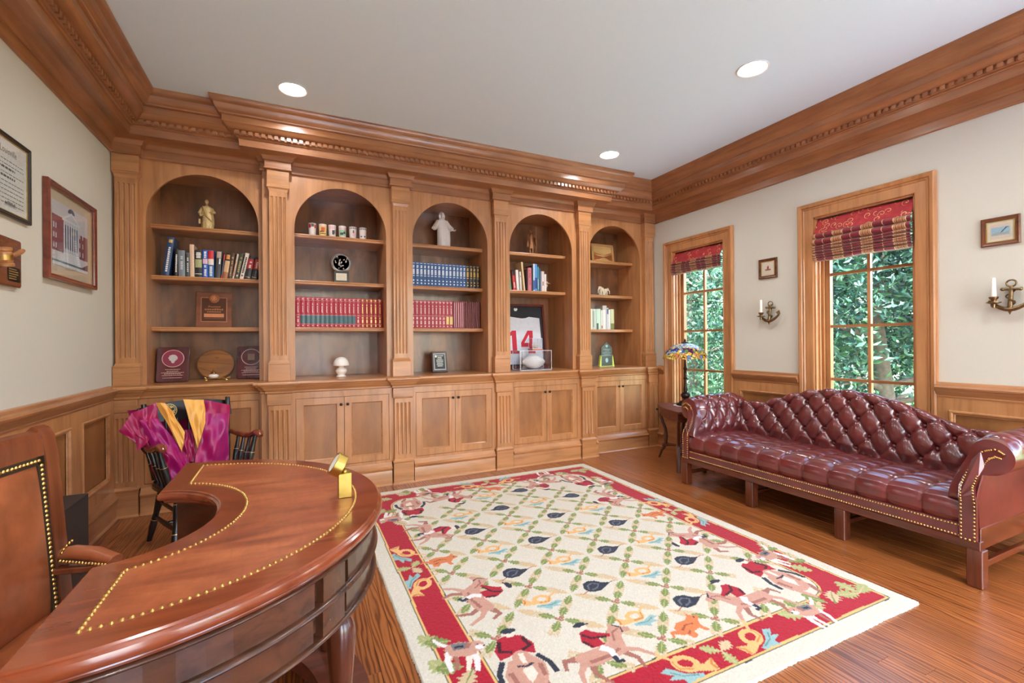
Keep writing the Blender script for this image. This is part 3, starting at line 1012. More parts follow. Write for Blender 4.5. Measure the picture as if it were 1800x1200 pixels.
def paint_rug():
    X, Y = np.meshgrid(gx, gy)
    wob = .003 * np.sin(Y * 9) + .002 * np.sin(X * 13 + 1)
    dx, dy = HW - np.abs(X), HH - np.abs(Y)
    d = np.minimum(dx, dy) + wob
    # field outline with stepped-in round corners
    cr = np.hypot(np.maximum(0, .40 - dx), np.maximum(0, .40 - dy))
    IMG[:] = lin(C_CREAM)
    IMG[d > .082] = lin(C_LINE)
    IMG[d > .087] = lin(C_GOLD)
    IMG[d > .098] = lin(C_RED)
    din = np.where((dx < .40) & (dy < .40), .40 - cr, d)
    IMG[din > .240] = lin(C_GOLD)
    IMG[din > .250] = lin(C_LINE)
    IMG[din > .255] = lin(C_CREAM)
    px, py = .313, .306
    # trellis garlands
    for i in range(-8, 9):
        for j in range(-9, 10):
            if (i + j) % 2: continue
            x, y = i * px / 2, j * py / 2          # nodes of the diagonal lattice
            if abs(x) > HW - .27 or abs(y) > HH - .27: continue
            if abs(x) > HW - .55 and abs(y) > HH - .62: continue
            acorn = (i % 2 == 1)
            for q in range(4):
                a = PI / 4 + q * PI / 2
                ex, ey = px / 2 * (1 if math.cos(a) > 0 else -1), py / 2 * (1 if math.sin(a) > 0 else -1)
                a = math.atan2(ey, ex)
                for k, t in enumerate((.30, .40, .5)):
                    leaf(x + ex * t, y + ey * t, a + .9, .03, .018, C_TAN, C_CREAM)
                    leaf(x + ex * t, y + ey * t, a - .9, .03, .018, C_TAN, C_CREAM)
                g = (q % 2 == 0) or acorn
                leaf(x + ex * .06, y + ey * .06, a, .088, .027, C_LEAF if g else C_TAN, C_LEAF2 if g else C_HORN)
            if acorn:
                for ox, oy in ((-.012, .004), (.012, .006), (0, -.012)):
                    Pen(x + ox, y + oy, 0, 1).ell(0, 0, .011, .011, C_ACORN)
                    Pen(x + ox, y + oy, 0, 1).ell(.003, .003, .005, .005, C_HORSE)
    # caps and horns on alternate diamonds
    for i in range(-2, 3):
        for j in range(-3, 4):
            x, y = (i - .5) * px, j * py
            if i == -2: continue
            if abs(x) > .4 and abs(y) > .8: continue
            if (i + j) % 2 == 0: cap(x, y, 1 if y < 0.4 else -1, rnd.uniform(-.15, .15))
            else: horn(x, y + .01, 1 if y < 0.4 else -1, rnd.uniform(-.2, .1), .088)
    # foxes and horns at the middle of each side
    fox(-HW + .35, 0, 1, -.2)
    fox(HW - .35, 0, -1, .2)
    fox(.02, -HH + .34, 1, .1)
    fox(-.03, HH - .34, -1, -.1)
    B = .168
    for sx, sy, rt_ in ((0, -1, 0), (0, 1, PI), (-1, 0, -PI / 2), (1, 0, PI / 2)):
        ox, oy = sx * (HW - B), sy * (HH - B)
        for k in (-1, 1):
            tx, ty = (1, 0) if sx == 0 else (0, 1)
            horn(ox + tx * k * .19, oy + ty * k * .19, k * (1 if sy <= 0 else -1), rt_ + (.5 * k), .105, C_HORN)
            for a in (0, 2.1, 4.2): leaf(ox, oy, rt_ + a + .4, .085, .034, C_LEAF2 if a else C_TAN, C_TAN)
        L = HW if sx == 0 else HH
        for k in (-1, 1):
            for t in (.44, .56):
                q = k * (L * t + .1)
                lx, ly = ox + (1 if sx == 0 else 0) * q, oy + (1 if sx else 0) * q
                leaf(lx - .05, ly, rt_ + k * 2.6, .13, .05, C_LEAF2, C_TAN)
                leaf(lx, ly + .02, rt_ + k * 1.9, .11, .045, C_LEAF, C_LEAF2)
                leaf(lx + .03, ly, rt_ + k * .7, .12, .045, C_TAN, C_LEAF)
    for kx in (-1, 1):
        for ky in (-1, 1):
            for a in (.3, 1.5, 2.8): leaf(kx * (HW - .17), ky * (HH - .17), a + (PI if ky > 0 else 0), .12, .05, C_LEAF2, C_TAN)
            fl = ky                                            # riders face away from the field's edge
            up_ = 0 if ky < 0 else PI
            rider_front(kx * (HW - .38), ky * (HH - .47), up_ + .12 * kx, 1, .17)
            rider_side(kx * (HW - .71), ky * (HH - .37), up_ - .1 * kx, 1 if kx * ky > 0 else -1, .155)
            ro = -PI / 2 if kx < 0 else PI / 2
            rider_side(kx * (HW - .38), ky * (HH - .97), ro + .08, -1 if kx * ky > 0 else 1, .155)
            hound(kx * (HW - .20), ky * (HH - .63), up_ + .2 * kx, 1 if kx < 0 else -1, .12)
            hound(kx * (HW - .55), ky * (HH - .19), up_ - .2 * kx, 1 if kx < 0 else -1, .11)
paint_rug()
RG = np.random.default_rng(3)
IMG *= (1 + RG.normal(0, .05, (NY, NX, 1)))
IMG = np.clip(IMG, 0.005, 1)
X, Y = np.meshgrid(gx + RCX, gy + RCY)
edge = np.minimum(np.minimum(X - RX0, RX1 - X), np.minimum(Y - RY0, RY1 - Y))
X = X + np.where(edge < ST * .5, .0015 * np.sin(Y * 23) + RG.normal(0, .0012, X.shape), 0)
Y = Y + np.where(edge < ST * .5, .0015 * np.sin(X * 19) + RG.normal(0, .0012, X.shape), 0)
Z = np.where(edge < ST * .5, .001, .011) + RG.normal(0, .0007, X.shape)
V = np.stack([X - RCX, Y - RCY, Z], -1).reshape(-1, 3)
idx = np.arange(NX * NY).reshape(NY, NX)
Q = np.stack([idx[:-1, :-1], idx[:-1, 1:], idx[1:, 1:], idx[1:, :-1]], -1).reshape(-1, 4)
me = bpy.data.meshes.new('rug')
me.vertices.add(len(V))
me.vertices.foreach_set('co', V.ravel().astype(np.float32))
me.loops.add(Q.size)
me.loops.foreach_set('vertex_index', Q.ravel().astype(np.int32))
me.polygons.add(len(Q))
me.polygons.foreach_set('loop_start', np.arange(0, Q.size, 4, dtype=np.int32))
me.update(calc_edges=True)
at = me.color_attributes.new('stitch', 'FLOAT_COLOR', 'POINT')
at.data.foreach_set('color', np.concatenate([IMG.reshape(-1, 3), np.ones((NX * NY, 1))], 1).ravel().astype(np.float32))
me.polygons.foreach_set('use_smooth', [True] * len(Q))
m, nt, b = nm('rug_wool')
ca = nt.nodes.new('ShaderNodeVertexColor')
ca.layer_name = 'stitch'
nt.links.new(ca.outputs[0], b.inputs['Base Color'])
b.inputs['Roughness'].default_value = .95
b.inputs['Specular IOR Level'].default_value = .15
b.inputs['Sheen Weight'].default_value = .15
bump(nt, b, noise(nt, coords(nt), 260, 2), .35, .004)
me.materials.append(m)
rug = link('area_rug', me)
rug.location = (RCX, RCY, 0)
tag(rug, 'cream needlepoint rug with a crimson border of riders, hounds, horns and oak leaves', 'rug')
# ------------------------------------------------------------------ sofa
def leather(name, rgb, rough=.3, var=.25, coat=.25):
    m, nt, b = nm(name)
    c = lin(rgb)
    v = coords(nt)
    f = noise(nt, v, 7, 4, .6)
    col = ramp(nt, f, [(.3, tuple(x * (1 - var) for x in c)), (.7, tuple(min(1, x * (1 + var)) for x in c))])
    nt.links.new(col, b.inputs['Base Color'])
    b.inputs['Roughness'].default_value = rough
    b.inputs['Coat Weight'].default_value = coat
    b.inputs['Coat Roughness'].default_value = .20
    b.inputs['Coat IOR'].default_value = 1.6
    g = noise(nt, v, 420, 2)
    bump(nt, b, g, .08, .001)
    return m
OX = leather('oxblood_leather', (100, 34, 34), .28, .3, .8)
SC = 2.063                                    # centre of the sofa along the wall
sofa = thing('sofa', 'long oxblood leather camelback sofa with deep button tufting under the windows', 'sofa', (3.5, SC, 0))

def tuft_diamond(a, b):
    q1, q2 = a - b / 2, a + b / 2
    h = (abs(math.sin(PI * q1)) * abs(math.sin(PI * q2))) ** .42
    d1, d2 = q1 - round(q1), q2 - round(q2)
    return h, math.exp(-(d1 * d1 + d2 * d2) / .016)

def camel(s):
    k = max(0, 1 - (s / .70) ** 2) ** 1.3
    return .700 + .172 * k

button_me = MB().lathe([(.001, .004), (.006, .0035), (.010, .001), (.011, -.003)], 10).mesh('button', OX, 40)
def button(p, n):
    o = link('button', button_me, None)
    o.rotation_euler = Vector(n).to_track_quat('Z', 'Y').to_euler()
    o.location = p
    o.parent = sofa
    o.matrix_parent_inverse = wmat(sofa).inverted()

# back: profile in (x, z) for each s, thickness rolled over the top
BL = .885
def back_pt(u, v):
    s = -BL + 2 * BL * u
    zt = camel(s)
    # flat face length then roll
    L1 = zt - .045 - .40
    L2 = .20
    t = v * (L1 + L2)
    if t < L1:
        k = t / L1
        x, z = 3.655 + .075 * k, .40 + t
        n = (-.985, 0, .17)
    else:
        th = (t - L1) / L2 * 2.5
        r = .055
        x, z = 3.73 + r - r * math.cos(th), zt - .045 + r * .82 * math.sin(th)
        n = (-math.cos(th), 0, math.sin(th))
    a = s / .152
    b = (t - (L1 + .02)) / .105
    h, pit = tuft_diamond(a + .25, b + .5)
    fade = min(1, max(0, (t - .03) / .06)) * min(1, max(0, (L1 + .13 - t) / .06)) * min(1, (BL - abs(s)) / .05)
    off = (.032 * h - .026 * pit) * fade
    return (x + n[0] * off, SC + s, z + n[2] * off)
bk = MB().grid(back_pt, 330, 100)
bk.build('back_cushion', OX, sofa, 60)
for i in range(-9, 10):
    for j in range(-6, 1):
        b = j - .5 + .0
        q = -.25 + i + (0 if j % 2 == 0 else .5)
        s = q * .152
        if abs(s) > BL - .04: continue
        zt = camel(s)
        L1 = zt - .045 - .40
        t = L1 + .02 + (j - .5) * .105
        if t < .05: continue
        if t < L1:
            button((3.655 + .075 * t / L1 + .004, SC + s, .40 + t), (-.985, 0, .17))
# seat: biscuit tufting
SL, NB = .905, 11
def seat_pt(u, v):
    s = -SL + 2 * SL * u
    prof = [(3.112, .305), (3.095, .335), (3.092, .375), (3.108, .415), (3.145, .437), (3.25, .448), (3.40, .448), (3.55, .438), (3.68, .425)]
    t = v * (len(prof) - 1)
    i = min(int(t), len(prof) - 2)
    k = t - i
    x = prof[i][0] * (1 - k) + prof[i + 1][0] * k
    z = prof[i][1] * (1 - k) + prof[i + 1][1] * k
    n = (-1, .2) if v < .3 else (-.6, .8) if v < .5 else (0, 1)
    a = s / (2 * SL / NB)
    da = a - .5 - round(a - .5)
    colc = math.exp(-(da / .05) ** 2)
    bulge = (1 - (2 * abs(da)) ** 2.2) if True else 0
    bulge = 1 - (1 - 2 * abs(da)) ** 2.6
    off = .010 * bulge - .004 * colc
    if x > 3.16:
        r = (x - 3.215) / .118
        dr = r - round(r)
        row = 1 - (1 - 2 * abs(dr)) ** 2.6
        off = .014 * min(bulge, 1) * row + .002 * row - .004 * colc - .004 * math.exp(-(dr / .06) ** 2) - .016 * math.exp(-(da * da + dr * dr) / .012)
    end = min(1, (SL - abs(s)) / .03)
    return (x + n[0] * off * end, SC + s, z + n[1] * off * end)
MB().grid(seat_pt, 330, 90).build('seat_cushion', OX, sofa, 60)
for i in range(NB - 1):
    s = (i - (NB - 2) / 2) * 2 * SL / NB
    for r in range(4):
        x = 3.215 + r * .118
        if x < 3.62: button((x, SC + s, .432 if r < 3 else .424), (0, 0, 1))
# arms
def sweep_back(p):
    """the arm fronts slope backwards as they rise"""
    k = min(1, max(0, (p[2] - .44) / .20))
    sh = .088 * k * k * (3 - 2 * k)
    return (p[0] + sh * max(0, (3.80 - p[0]) / .70), p[1], p[2])
def arm(sgn):
    def pt(u, v):
        # v: inner bottom -> up the inside -> over the roll -> neck; u: front -> back
        x = 3.125 + (3.80 - 3.125) * u
        Li, R = .235, .088
        Lr = R * 4.0
        t = v * (Li + Lr)
        c0, cz = .990, .655                   # roll centre
        if t < Li:
            k = t / Li
            s = .852 + .052 * k * k
            z = .42 + (cz - .42) * k
            n = (-1, .1)
        else:
            th = (t - Li) / R
            s = c0 - R * math.cos(th)
            z = cz + R * math.sin(th)
            n = (-math.cos(th), math.sin(th))
        a = (x - 3.19) / .150
        b = (t - .36) / .115
        h, pit = tuft_diamond(a, b)
        fade = min(1, max(0, (t - .03) / .05)) * min(1, max(0, (.49 - t) / .06)) * min(1, max(0, (u - .02) / .10))
        off = (.025 * h - .022 * pit) * fade
        return (x, SC + sgn * (s + n[0] * off), z + n[1] * off)
    MB().grid(pt, 110, 110).xf(sweep_back).build('arm_cushion', OX, sofa, 60)
    for i in range(0, 4):
        for j in range(-2, 2):
            x = 3.19 + (i + (0 if j % 2 == 0 else .5)) * .150
            t = .36 + j * .115
            if x > 3.66 or x < 3.17 or t < .04: continue
            Li, R = .235, .088
            if t < Li:
                k = t / Li
                button(sweep_back((x, SC + sgn * (.852 + .052 * k * k + .006), .42 + .235 * k)), (0, -sgn, .1))
            else:
                th = (t - Li) / R
                button(sweep_back((x, SC + sgn * (.990 - (R - .006) * math.cos(th)), .655 + (R - .006) * math.sin(th))), (0, -sgn * math.cos(th), math.sin(th)))
    # outer panel
    MB().prism([(SC + sgn * .945, .30), (SC + sgn * .945, .60), (SC + sgn * .962, .60), (SC + sgn * .968, .45), (SC + sgn * .972, .30)], 0, 3.115, 3.86).xf(sweep_back).build('arm_panel', OX, sofa)
    # scroll front: thick leather edge plus inner welt
    cy, cz = SC + sgn * .990, .655
    outer, inner = [], []
    for t in np.linspace(0, 1, 7): outer.append((SC + sgn * (.852 + .052 * t * t), .43 + .225 * t))
    for th in np.linspace(.15, 4.6, 26):
        outer.append((cy - sgn * .088 * math.cos(th), cz + .088 * math.sin(th)))
    for t in np.linspace(0, 1, 5): outer.append((SC + sgn * (.972 - .004 * t), .565 - .135 * t))
    mb = MB()
    n = len(outer)
    ctr = (SC + sgn * .94, .56)
    f0 = [(3.108, p[0], p[1]) for p in outer]
    ring = [(3.100, p[0] + (ctr[0] - p[0]) * .10 + (cy - p[0]) * .12 * (p[1] > .57), p[1] + (ctr[1] - p[1]) * .10 + (cz - p[1]) * .12 * (p[1] > .57)) for p in outer]
    bk_ = [(3.15, p[0], p[1]) for p in outer]
    mb.add(bk_ + f0 + ring, [tuple(i + k * n for i, k in ((i, 0), ((i + 1) % n, 0), ((i + 1) % n, 1), (i, 1))) for i in range(n)] + [tuple(i + k * n for i, k in ((i, 1), ((i + 1) % n, 1), ((i + 1) % n, 2), (i, 2))) for i in range(n)] + [tuple(2 * n + i for i in range(n))])
    mb.xf(sweep_back).build('arm_front', OX, sofa, 50)
    # raised facing that climbs from the post into the scroll
    mid = [(SC + sgn * .935, .238), (SC + sgn * .935, .43), (SC + sgn * .925, .50), (SC + sgn * .932, .56), (SC + sgn * .948, .62), (SC + sgn * .975, .665), (SC + sgn * 1.010, .682), (SC + sgn * 1.042, .668)]
    w = [.034, .034, .030, .028, .028, .026, .024, .016]
    ti = np.linspace(0, len(mid) - 1, 36)
    w = list(np.interp(ti, range(len(w)), w))
    mid = list(zip(np.interp(ti, range(len(mid)), [p[0] for p in mid]).tolist(), np.interp(ti, range(len(mid)), [p[1] for p in mid]).tolist()))
    L, R_ = [], []
    for i, p in enumerate(mid):
        a, b = mid[max(0, i - 1)], mid[min(len(mid) - 1, i + 1)]
        d = nrm((b[0] - a[0], b[1] - a[1]))
        L.append((p[0] - d[1] * w[i], p[1] + d[0] * w[i]))
        R_.append((p[0] + d[1] * w[i], p[1] - d[0] * w[i]))
    MB().prism(L + R_[::-1], 0, 3.088, 3.112).xf(sweep_back).build('arm_facing', OX, sofa)
    return L, R_
nails = MB()
def nail(x, y, z, n=(-1, 0, 0), r=.0052):
    q = Vector(n).to_track_quat('Z', 'Y')
    pr = [(r, 0), (r * .8, r * .5), (r * .35, r * .75)]
    vs = []
    for rr, h in pr:
        for k in range(6):
            v = q @ Vector((rr * math.cos(k * PI / 3), rr * math.sin(k * PI / 3), h))
            vs.append((x + v.x, y + v.y, z + v.z))
    nails.add(vs, [(a * 6 + k, a * 6 + (k + 1) % 6, a * 6 + 6 + (k + 1) % 6, a * 6 + 6 + k) for a in (0, 1) for k in range(6)] + [tuple(12 + k for k in range(6))])
def nail_line(pts, x, pitch=.0145, r=.0052):
    for a, b in zip(pts[:-1], pts[1:]):
        L = math.hypot(b[0] - a[0], b[1] - a[1])
        for i in range(max(1, int(L / pitch))):
            k = i / max(1, int(L / pitch))
            nail(sweep_back((x, 0, a[1] + (b[1] - a[1]) * k))[0], a[0] + (b[0] - a[0]) * k, a[1] + (b[1] - a[1]) * k, r=r)
for sg in (-1, 1):
    L, R_ = arm(sg)
    sh = lambda P, o: [(p[0] + (q[0] - p[0]) * .12, p[1] + (q[1] - p[1]) * .12) for p, q in zip(P, o)]
    nail_line(sh(L, R_), 3.088)
    nail_line(sh(R_, L), 3.088)
    nail_line([sh(L, R_)[0], sh(R_, L)[0]], 3.088)
# rails, legs, stretchers
MB().cbox(3.094, 3.14, SC - .90, SC + .90, .236, .308, .004).build('seat_band', OX, sofa)
nail_line([(SC - .90, .298), (SC + .90, .298)], 3.094)
nail_line([(SC - .90, .246), (SC + .90, .246)], 3.094)
tag(nails.build('nailhead_trim', BRASS, sofa, 60), kind='stuff')
MB().cbox(3.098, 3.14, SC - .98, SC + .98, .190, .236, .003).build('front_rail', MAHO_Y, sofa)
MB().cbox(3.80, 3.84, SC - .98, SC + .98, .190, .30, .003).build('rear_rail', MAHO_Y, sofa)
for sg in (-1, 1):
    y = SC + sg * .955
    MB().cbox(3.12, 3.84, y - .02, y + .02, .190, .300, .003).build('side_rail', MAHO, sofa)
    MB().cbox(3.13, 3.84, y - .013, y + .013, .085, .118, .003).build('stretcher', MAHO, sofa)
for k in range(4):
    y = SC + (-.957 + k * .638)
    MB().cbox(3.096, 3.160, y - .032, y + .032, .001, .192, .004).build('leg', MAHO_Z, sofa)
    MB().cbox(3.800, 3.852, y - .026, y + .026, .001, .192, .004).build('leg', MAHO_Z, sofa)
for k in (1, 2):
    y = SC + (-.957 + k * .638)
    MB().cbox(3.15, 3.81, y - .012, y + .012, .085, .115, .003).build('stretcher', MAHO, sofa)
MB().cbox(3.455, 3.475, SC - .95, SC + .95, .09, .112, .003).build('stretcher', MAHO_Y, sofa)
# outside back and underside
def outer_back(u, v):
    s = -BL - .06 + 2 * (BL + .06) * u
    z = .30 + v * (camel(s) - .03 - .30)
    return (3.868 + .012 * math.sin(PI * v), SC + s, z)
MB().grid(outer_back, 60, 8).build('outer_back', OX, sofa, 60)
MB().box(3.15, 3.86, SC - .93, SC + .93, .225, .30).build('underside', DARK, sofa)

# ------------------------------------------------------------------ side table with lamp
TZ = .585
MAHO = wood('table_mahogany', (132, 66, 42), (84, 38, 24), 'x', .5, coat=.05, blotch=.3)
tb = thing('side_table', 'small dark mahogany side table with curved legs between bookcase and sofa', 'side table', (3.53, 3.53, 0))
A, B = Vector((3.57, 3.85)), Vector((3.275, 3.27))
U = (B - A).normalized()
N = Vector((-U.y, U.x))
if N.x < 0: N = -N
Lt = (B - A).length
def tp(u, w, z): 
    p = A + U * u + N * w
    return (p.x, p.y, z)
poly = []
for k in range(13): poly.append((Lt * k / 12, -.045 * math.sin(PI * k / 12)))
poly += [(Lt + .012, .05), (Lt + .012, .27), (Lt - .05, .31), (.05, .31), (-.012, .27), (-.012, .05)]
MB().prism(poly, 2, TZ - .022, TZ).xf(lambda p: tp(p[0], p[1], p[2])).build('table_top', MAHO, tb, 30)
ap = [(.03, .012)] + [(.03 + (Lt - .06) * k / 10, .012 - .035 * math.sin(PI * k / 10)) for k in range(1, 10)] + [(Lt - .03, .012), (Lt - .03, .28), (.03, .28)]
MB().prism(ap, 2, TZ - .105, TZ - .0225).xf(lambda p: tp(p[0], p[1], p[2])).build('apron', MAHO, tb, 30)
MB().lathe([(.010, 0), (.014, .004), (.010, .010), (.013, .018), (.002, .022)], 12).xf(lambda p: tp(.05 + p[0], -.012 - p[2], TZ - .06 + p[1])).build('drawer_knob', DKMETAL, tb, 40)
def sabre(u, w, su, sw):
    """S-curved leg: out from the apron, in at the shelf, out to the foot"""
    pr = [(.0, TZ - .10), (-.012, .46), (.02, .40), (.055, .33), (.07, .25), (.06, .18), (.035, .145)]
    pts = [(u + su * d, w + sw * d, z) for d, z in pr]
    m = MB().tube([tp(*p) for p in pts], [.019, .019, .018, .017, .017, .017, .016], 8)
    m.ball(tp(u + su * .028, w + sw * .028, .150), .021, 10, 8)
    f = [(u + su * .10, w + sw * .10, .165), (u + su * .05, w + sw * .05, .145), (u + su * .0, w + sw * .0, .085), (u - su * .035, w - sw * .035, .008)]
    m.tube([tp(*p) for p in f], [.016, .016, .014, .011], 8)
    return m
sabre(.06, .02, .5, .6).build('leg', MAHO_Z, tb, 50)
MB().cbox(Lt - .062, Lt - .030, .004, .036, .001, TZ - .1, .003).xf(lambda p: tp(*p)).build('leg', MAHO_Z, tb)
sabre(.06, .27, .5, -.6).build('leg', MAHO_Z, tb, 50)
MB().cbox(Lt - .062, Lt - .030, .25, .282, .001, TZ - .1, .003).xf(lambda p: tp(*p)).build('leg', MAHO_Z, tb)
MB().tube([tp(.11, .08, .160), tp(.22, .13, .178), tp(Lt - .2, .14, .178), tp(Lt - .06, .03, .165)], .015, 8).build('stretcher', MAHO, tb, 50)
MB().tube([tp(.11, .22, .160), tp(.22, .16, .178), tp(Lt - .2, .15, .178), tp(Lt - .06, .26, .165)], .015, 8).build('stretcher', MAHO, tb, 50)

LX, LYY = 3.685, 3.565
LACE = plain('lace', (236, 230, 216), .9, bmp=.3, scale=300)
dl = MB()
pts = []
for k in range(48):
    a = 2 * PI * k / 48
    r = .118 + .008 * math.cos(12 * a)
    pts.append((LX + r * math.cos(a) * .98, LYY + r * math.sin(a)))
dl.prism(pts, 2, TZ, TZ + .003)
tag(dl.build('doily', LACE), 'round white lace doily under the lamp', 'doily')

def stained(name):
    m, nt, b = nm(name)
    v = coords(nt, (1, 1, 1.0))
    vo = nt.nodes.new('ShaderNodeTexVoronoi')
    vo.inputs['Scale'].default_value = 34
    nt.links.new(v, vo.inputs['Vector'])
    wn_ = nt.nodes.new('ShaderNodeSeparateColor')
    nt.links.new(vo.outputs['Color'], wn_.inputs[0])
    sep = nt.nodes.new('ShaderNodeSeparateXYZ')
    nt.links.new(v, sep.inputs[0])
    low = ramp(nt, wn_.outputs[0], [(0, lin((240, 190, 60))), (.3, lin((232, 160, 40))), (.5, lin((240, 214, 120))), (.7, lin((226, 150, 96))), (.86, lin((110, 140, 190))), (1, lin((236, 226, 190)))])
    mid = ramp(nt, wn_.outputs[1], [(0, lin((110, 40, 90))), (.2, lin((60, 90, 180))), (.4, lin((236, 190, 80))), (.6, lin((120, 150, 90))), (.8, lin((170, 190, 210))), (1, lin((150, 50, 60)))])
    top = ramp(nt, wn_.outputs[2], [(0, lin((206, 220, 226))), (.4, lin((130, 160, 190))), (.7, lin((226, 222, 190))), (1, lin((150, 180, 150)))])
    for n_ in nt.nodes:
        if n_.type == 'VALTORGB': n_.color_ramp.interpolation = 'CONSTANT'
    mr = nt.nodes.new('ShaderNodeMapRange')
    mr.inputs[1].default_value, mr.inputs[2].default_value = 1.075, 1.235
    nt.links.new(sep.outputs[2], mr.inputs[0])
    k1 = ramp(nt, mr.outputs[0], [(.32, 0), (.40, 1)])
    k2 = ramp(nt, mr.outputs[0], [(.66, 0), (.76, 1)])
    c = mix_rgb(nt, k2, mix_rgb(nt, k1, low, mid), top)
    ve = nt.nodes.new('ShaderNodeTexVoronoi')
    ve.feature = 'DISTANCE_TO_EDGE'
    ve.inputs['Scale'].default_value = 34
    nt.links.new(v, ve.inputs['Vector'])
    e = ramp(nt, ve.outputs[0], [(.035, 0), (.06, 1)])
    c = mix_rgb(nt, e, lin((30, 26, 24)), c)
    nt.links.new(c, b.inputs['Base Color'])
    b.inputs['Roughness'].default_value = .15
    nt.links.new(c, b.inputs['Emission Color'])
    b.inputs['Emission Strength'].default_value = .0
    b.inputs['Transmission Weight'].default_value = .25
    return m
lp = thing('table_lamp', 'table lamp with a domed stained glass shade on a dark bronze stem', 'lamp', (LX, LYY, TZ))
z0 = TZ + .003
MB().lathe([(.092, 0), (.095, .008), (.088, .018), (.070, .026), (.066, .034), (.048, .044), (.026, .054), (.022, .066), (.040, .082), (.048, .100), (.046, .118), (.030, .130), (.019, .140)], 24, (LX, LYY, z0)).build('base', DKMETAL, lp, 50)
MB().lathe([(.019, .140), (.022, .17), (.016, .20), (.014, .27), (.021, .275), (.022, .285), (.015, .292), (.015, .37), (.021, .376), (.021, .388), (.014, .396), (.012, .44), (.009, .60), (.009, .655)], 20, (LX, LYY, z0)).build('stem', DKMETAL, lp, 50)
sh = []
for k in range(15):
    a = k / 14
    th = a * PI / 2
    sh.append((.03 + .200 * math.sin(th) ** .9, 1.215 - 1.0 + .0 - .0 + (.0)))
prof = [(.036, 1.235), (.075, 1.228), (.115, 1.212), (.150, 1.190), (.180, 1.162), (.203, 1.130), (.217, 1.100), (.224, 1.075)]
prof = prof + [(r - .004, z) for r, z in prof[::-1]]
def scal(p):
    a = math.atan2(p[1] - LYY, p[0] - LX)
    z = p[2]
    if z < 1.08: z += .007 * math.sin(9 * a)
    return (p[0], p[1], z)
MB().lathe([(r, z) for r, z in prof], 48, (LX, LYY, 0)).xf(scal).build('shade', stained('stained_glass'), lp, 50)
MB().lathe([(.040, 1.234), (.036, 1.243), (.014, 1.250), (.008, 1.258), (.012, 1.266), (.006, 1.276), (.001, 1.284)], 16, (LX, LYY, 0)).build('finial', DKMETAL, lp, 50)
# ------------------------------------------------------------------ half-round desk
DC, DR, DZ = (-.425, 1.625), .685, .770
def desk_outline(grow=0.0, n=40, kn=26):
    """outline of the top; grow < 0 moves every edge inwards"""
    r = DR + grow
    e = -.425 + .006 - grow                    # x of the straight ends
    out = []
    a0 = math.acos((e - DC[0]) / r)
    for i in range(n + 1):
        a = -a0 + 2 * a0 * i / n
        out.append((DC[0] + r * math.cos(a), DC[1] + r * math.sin(a)))
    rx, ry = .218 - grow, .283 - grow
    cx, cy = -.435, 1.610
    b0 = math.acos(max(-1, min(1, (e - cx) / rx)))
    kn_ = []
    for i in range(kn + 1):
        b = b0 - 2 * b0 * i / kn
        kn_.append((cx + rx * math.cos(b), cy + ry * math.sin(b)))
    return out, kn_
def desk_layer(mb, layers, mi=0):
    """stack of outlines (grow, z) closed top and bottom"""
    rings = []
    for g, z in layers:
        o, k = desk_outline(g)
        rings.append([(p[0], p[1], z) for p in o + k])
    n = len(rings[0])
    vs = [p for r in rings for p in r]
    fs = []
    for j in range(len(rings) - 1):
        for i in range(n):
            fs.append((j * n + i, j * n + (i + 1) % n, (j + 1) * n + (i + 1) % n, (j + 1) * n + i))
    no = 41
    nk = n - no
    for j, fl in ((0, 1), (len(rings) - 1, 0)):
        # bridge outer arc to kneehole arc
        O = [j * n + i for i in range(no)]
        K = [j * n + no + nk - 1 - i for i in range(nk)]
        a = b = 0
        while a < no - 1 or b < nk - 1:
            if b >= nk - 1 or (a < no - 1 and (a + 1) / (no - 1) <= (b + 1) / (nk - 1)):
                f = (O[a], O[a + 1], K[b]); a += 1
            else:
                f = (O[a], K[b + 1], K[b]); b += 1
            fs.append(f if not fl else f[::-1])
    mb.add(vs, fs, mi)
    return mb
DTOP = wood('desk_mahogany', (158, 78, 44), (104, 42, 22), 'x', .2, grain=8, stretch=10, coat=.6, blotch=.3, coat_r=.1)
DAPR = wood('desk_apron_mahogany', (104, 62, 40), (60, 36, 24), 'x', .26, coat=.4, blotch=.35)
def desk_leather():
    m, nt, b = nm('desk_leather')
    v = coords(nt, (1, 3.2, 1))
    f = noise(nt, v, 4.5, 6, .62, .5)
    g = noise(nt, coords(nt, (6, 1.4, 1)), 9, 5, .6, 1.0)
    c = ramp(nt, f, [(.28, lin((120, 54, 30))), (.55, lin((164, 84, 46))), (.75, lin((188, 108, 62)))])
    k = ramp(nt, g, [(.35, .84), (.65, 1.0)])
    nt.links.new(mix_rgb(nt, 1.0, c, k, 'MULTIPLY'), b.inputs['Base Color'])
    b.inputs['Roughness'].default_value = .34
    b.inputs['Coat Weight'].default_value = .2
    b.inputs['Coat Roughness'].default_value = .25
    bump(nt, b, noise(nt, coords(nt), 300, 2), .06, .001)
    return m
DLEA = desk_leather()
desk = thing('writing_desk', 'half-round mahogany writing desk with a leather top edged in brass nails', 'desk', (-.2, 1.62, 0))
desk_layer(MB(), [(-.028, .722), (-.020, .724), (-.016, .730), (-.018, .735), (-.006, .738), (-.001, .744), (0, .752), (-.003, .760), (-.009, .764), (-.009, .767), (-.013, DZ), ]).build('desk_top', DTOP, desk, 35)
INS = -.078
desk_layer(MB(), [(INS, DZ - .004), (INS, DZ + .0008)]).build('leather_inset', DLEA, desk)
nails = MB()
o, k = desk_outline(INS - .004)
loop = o + k
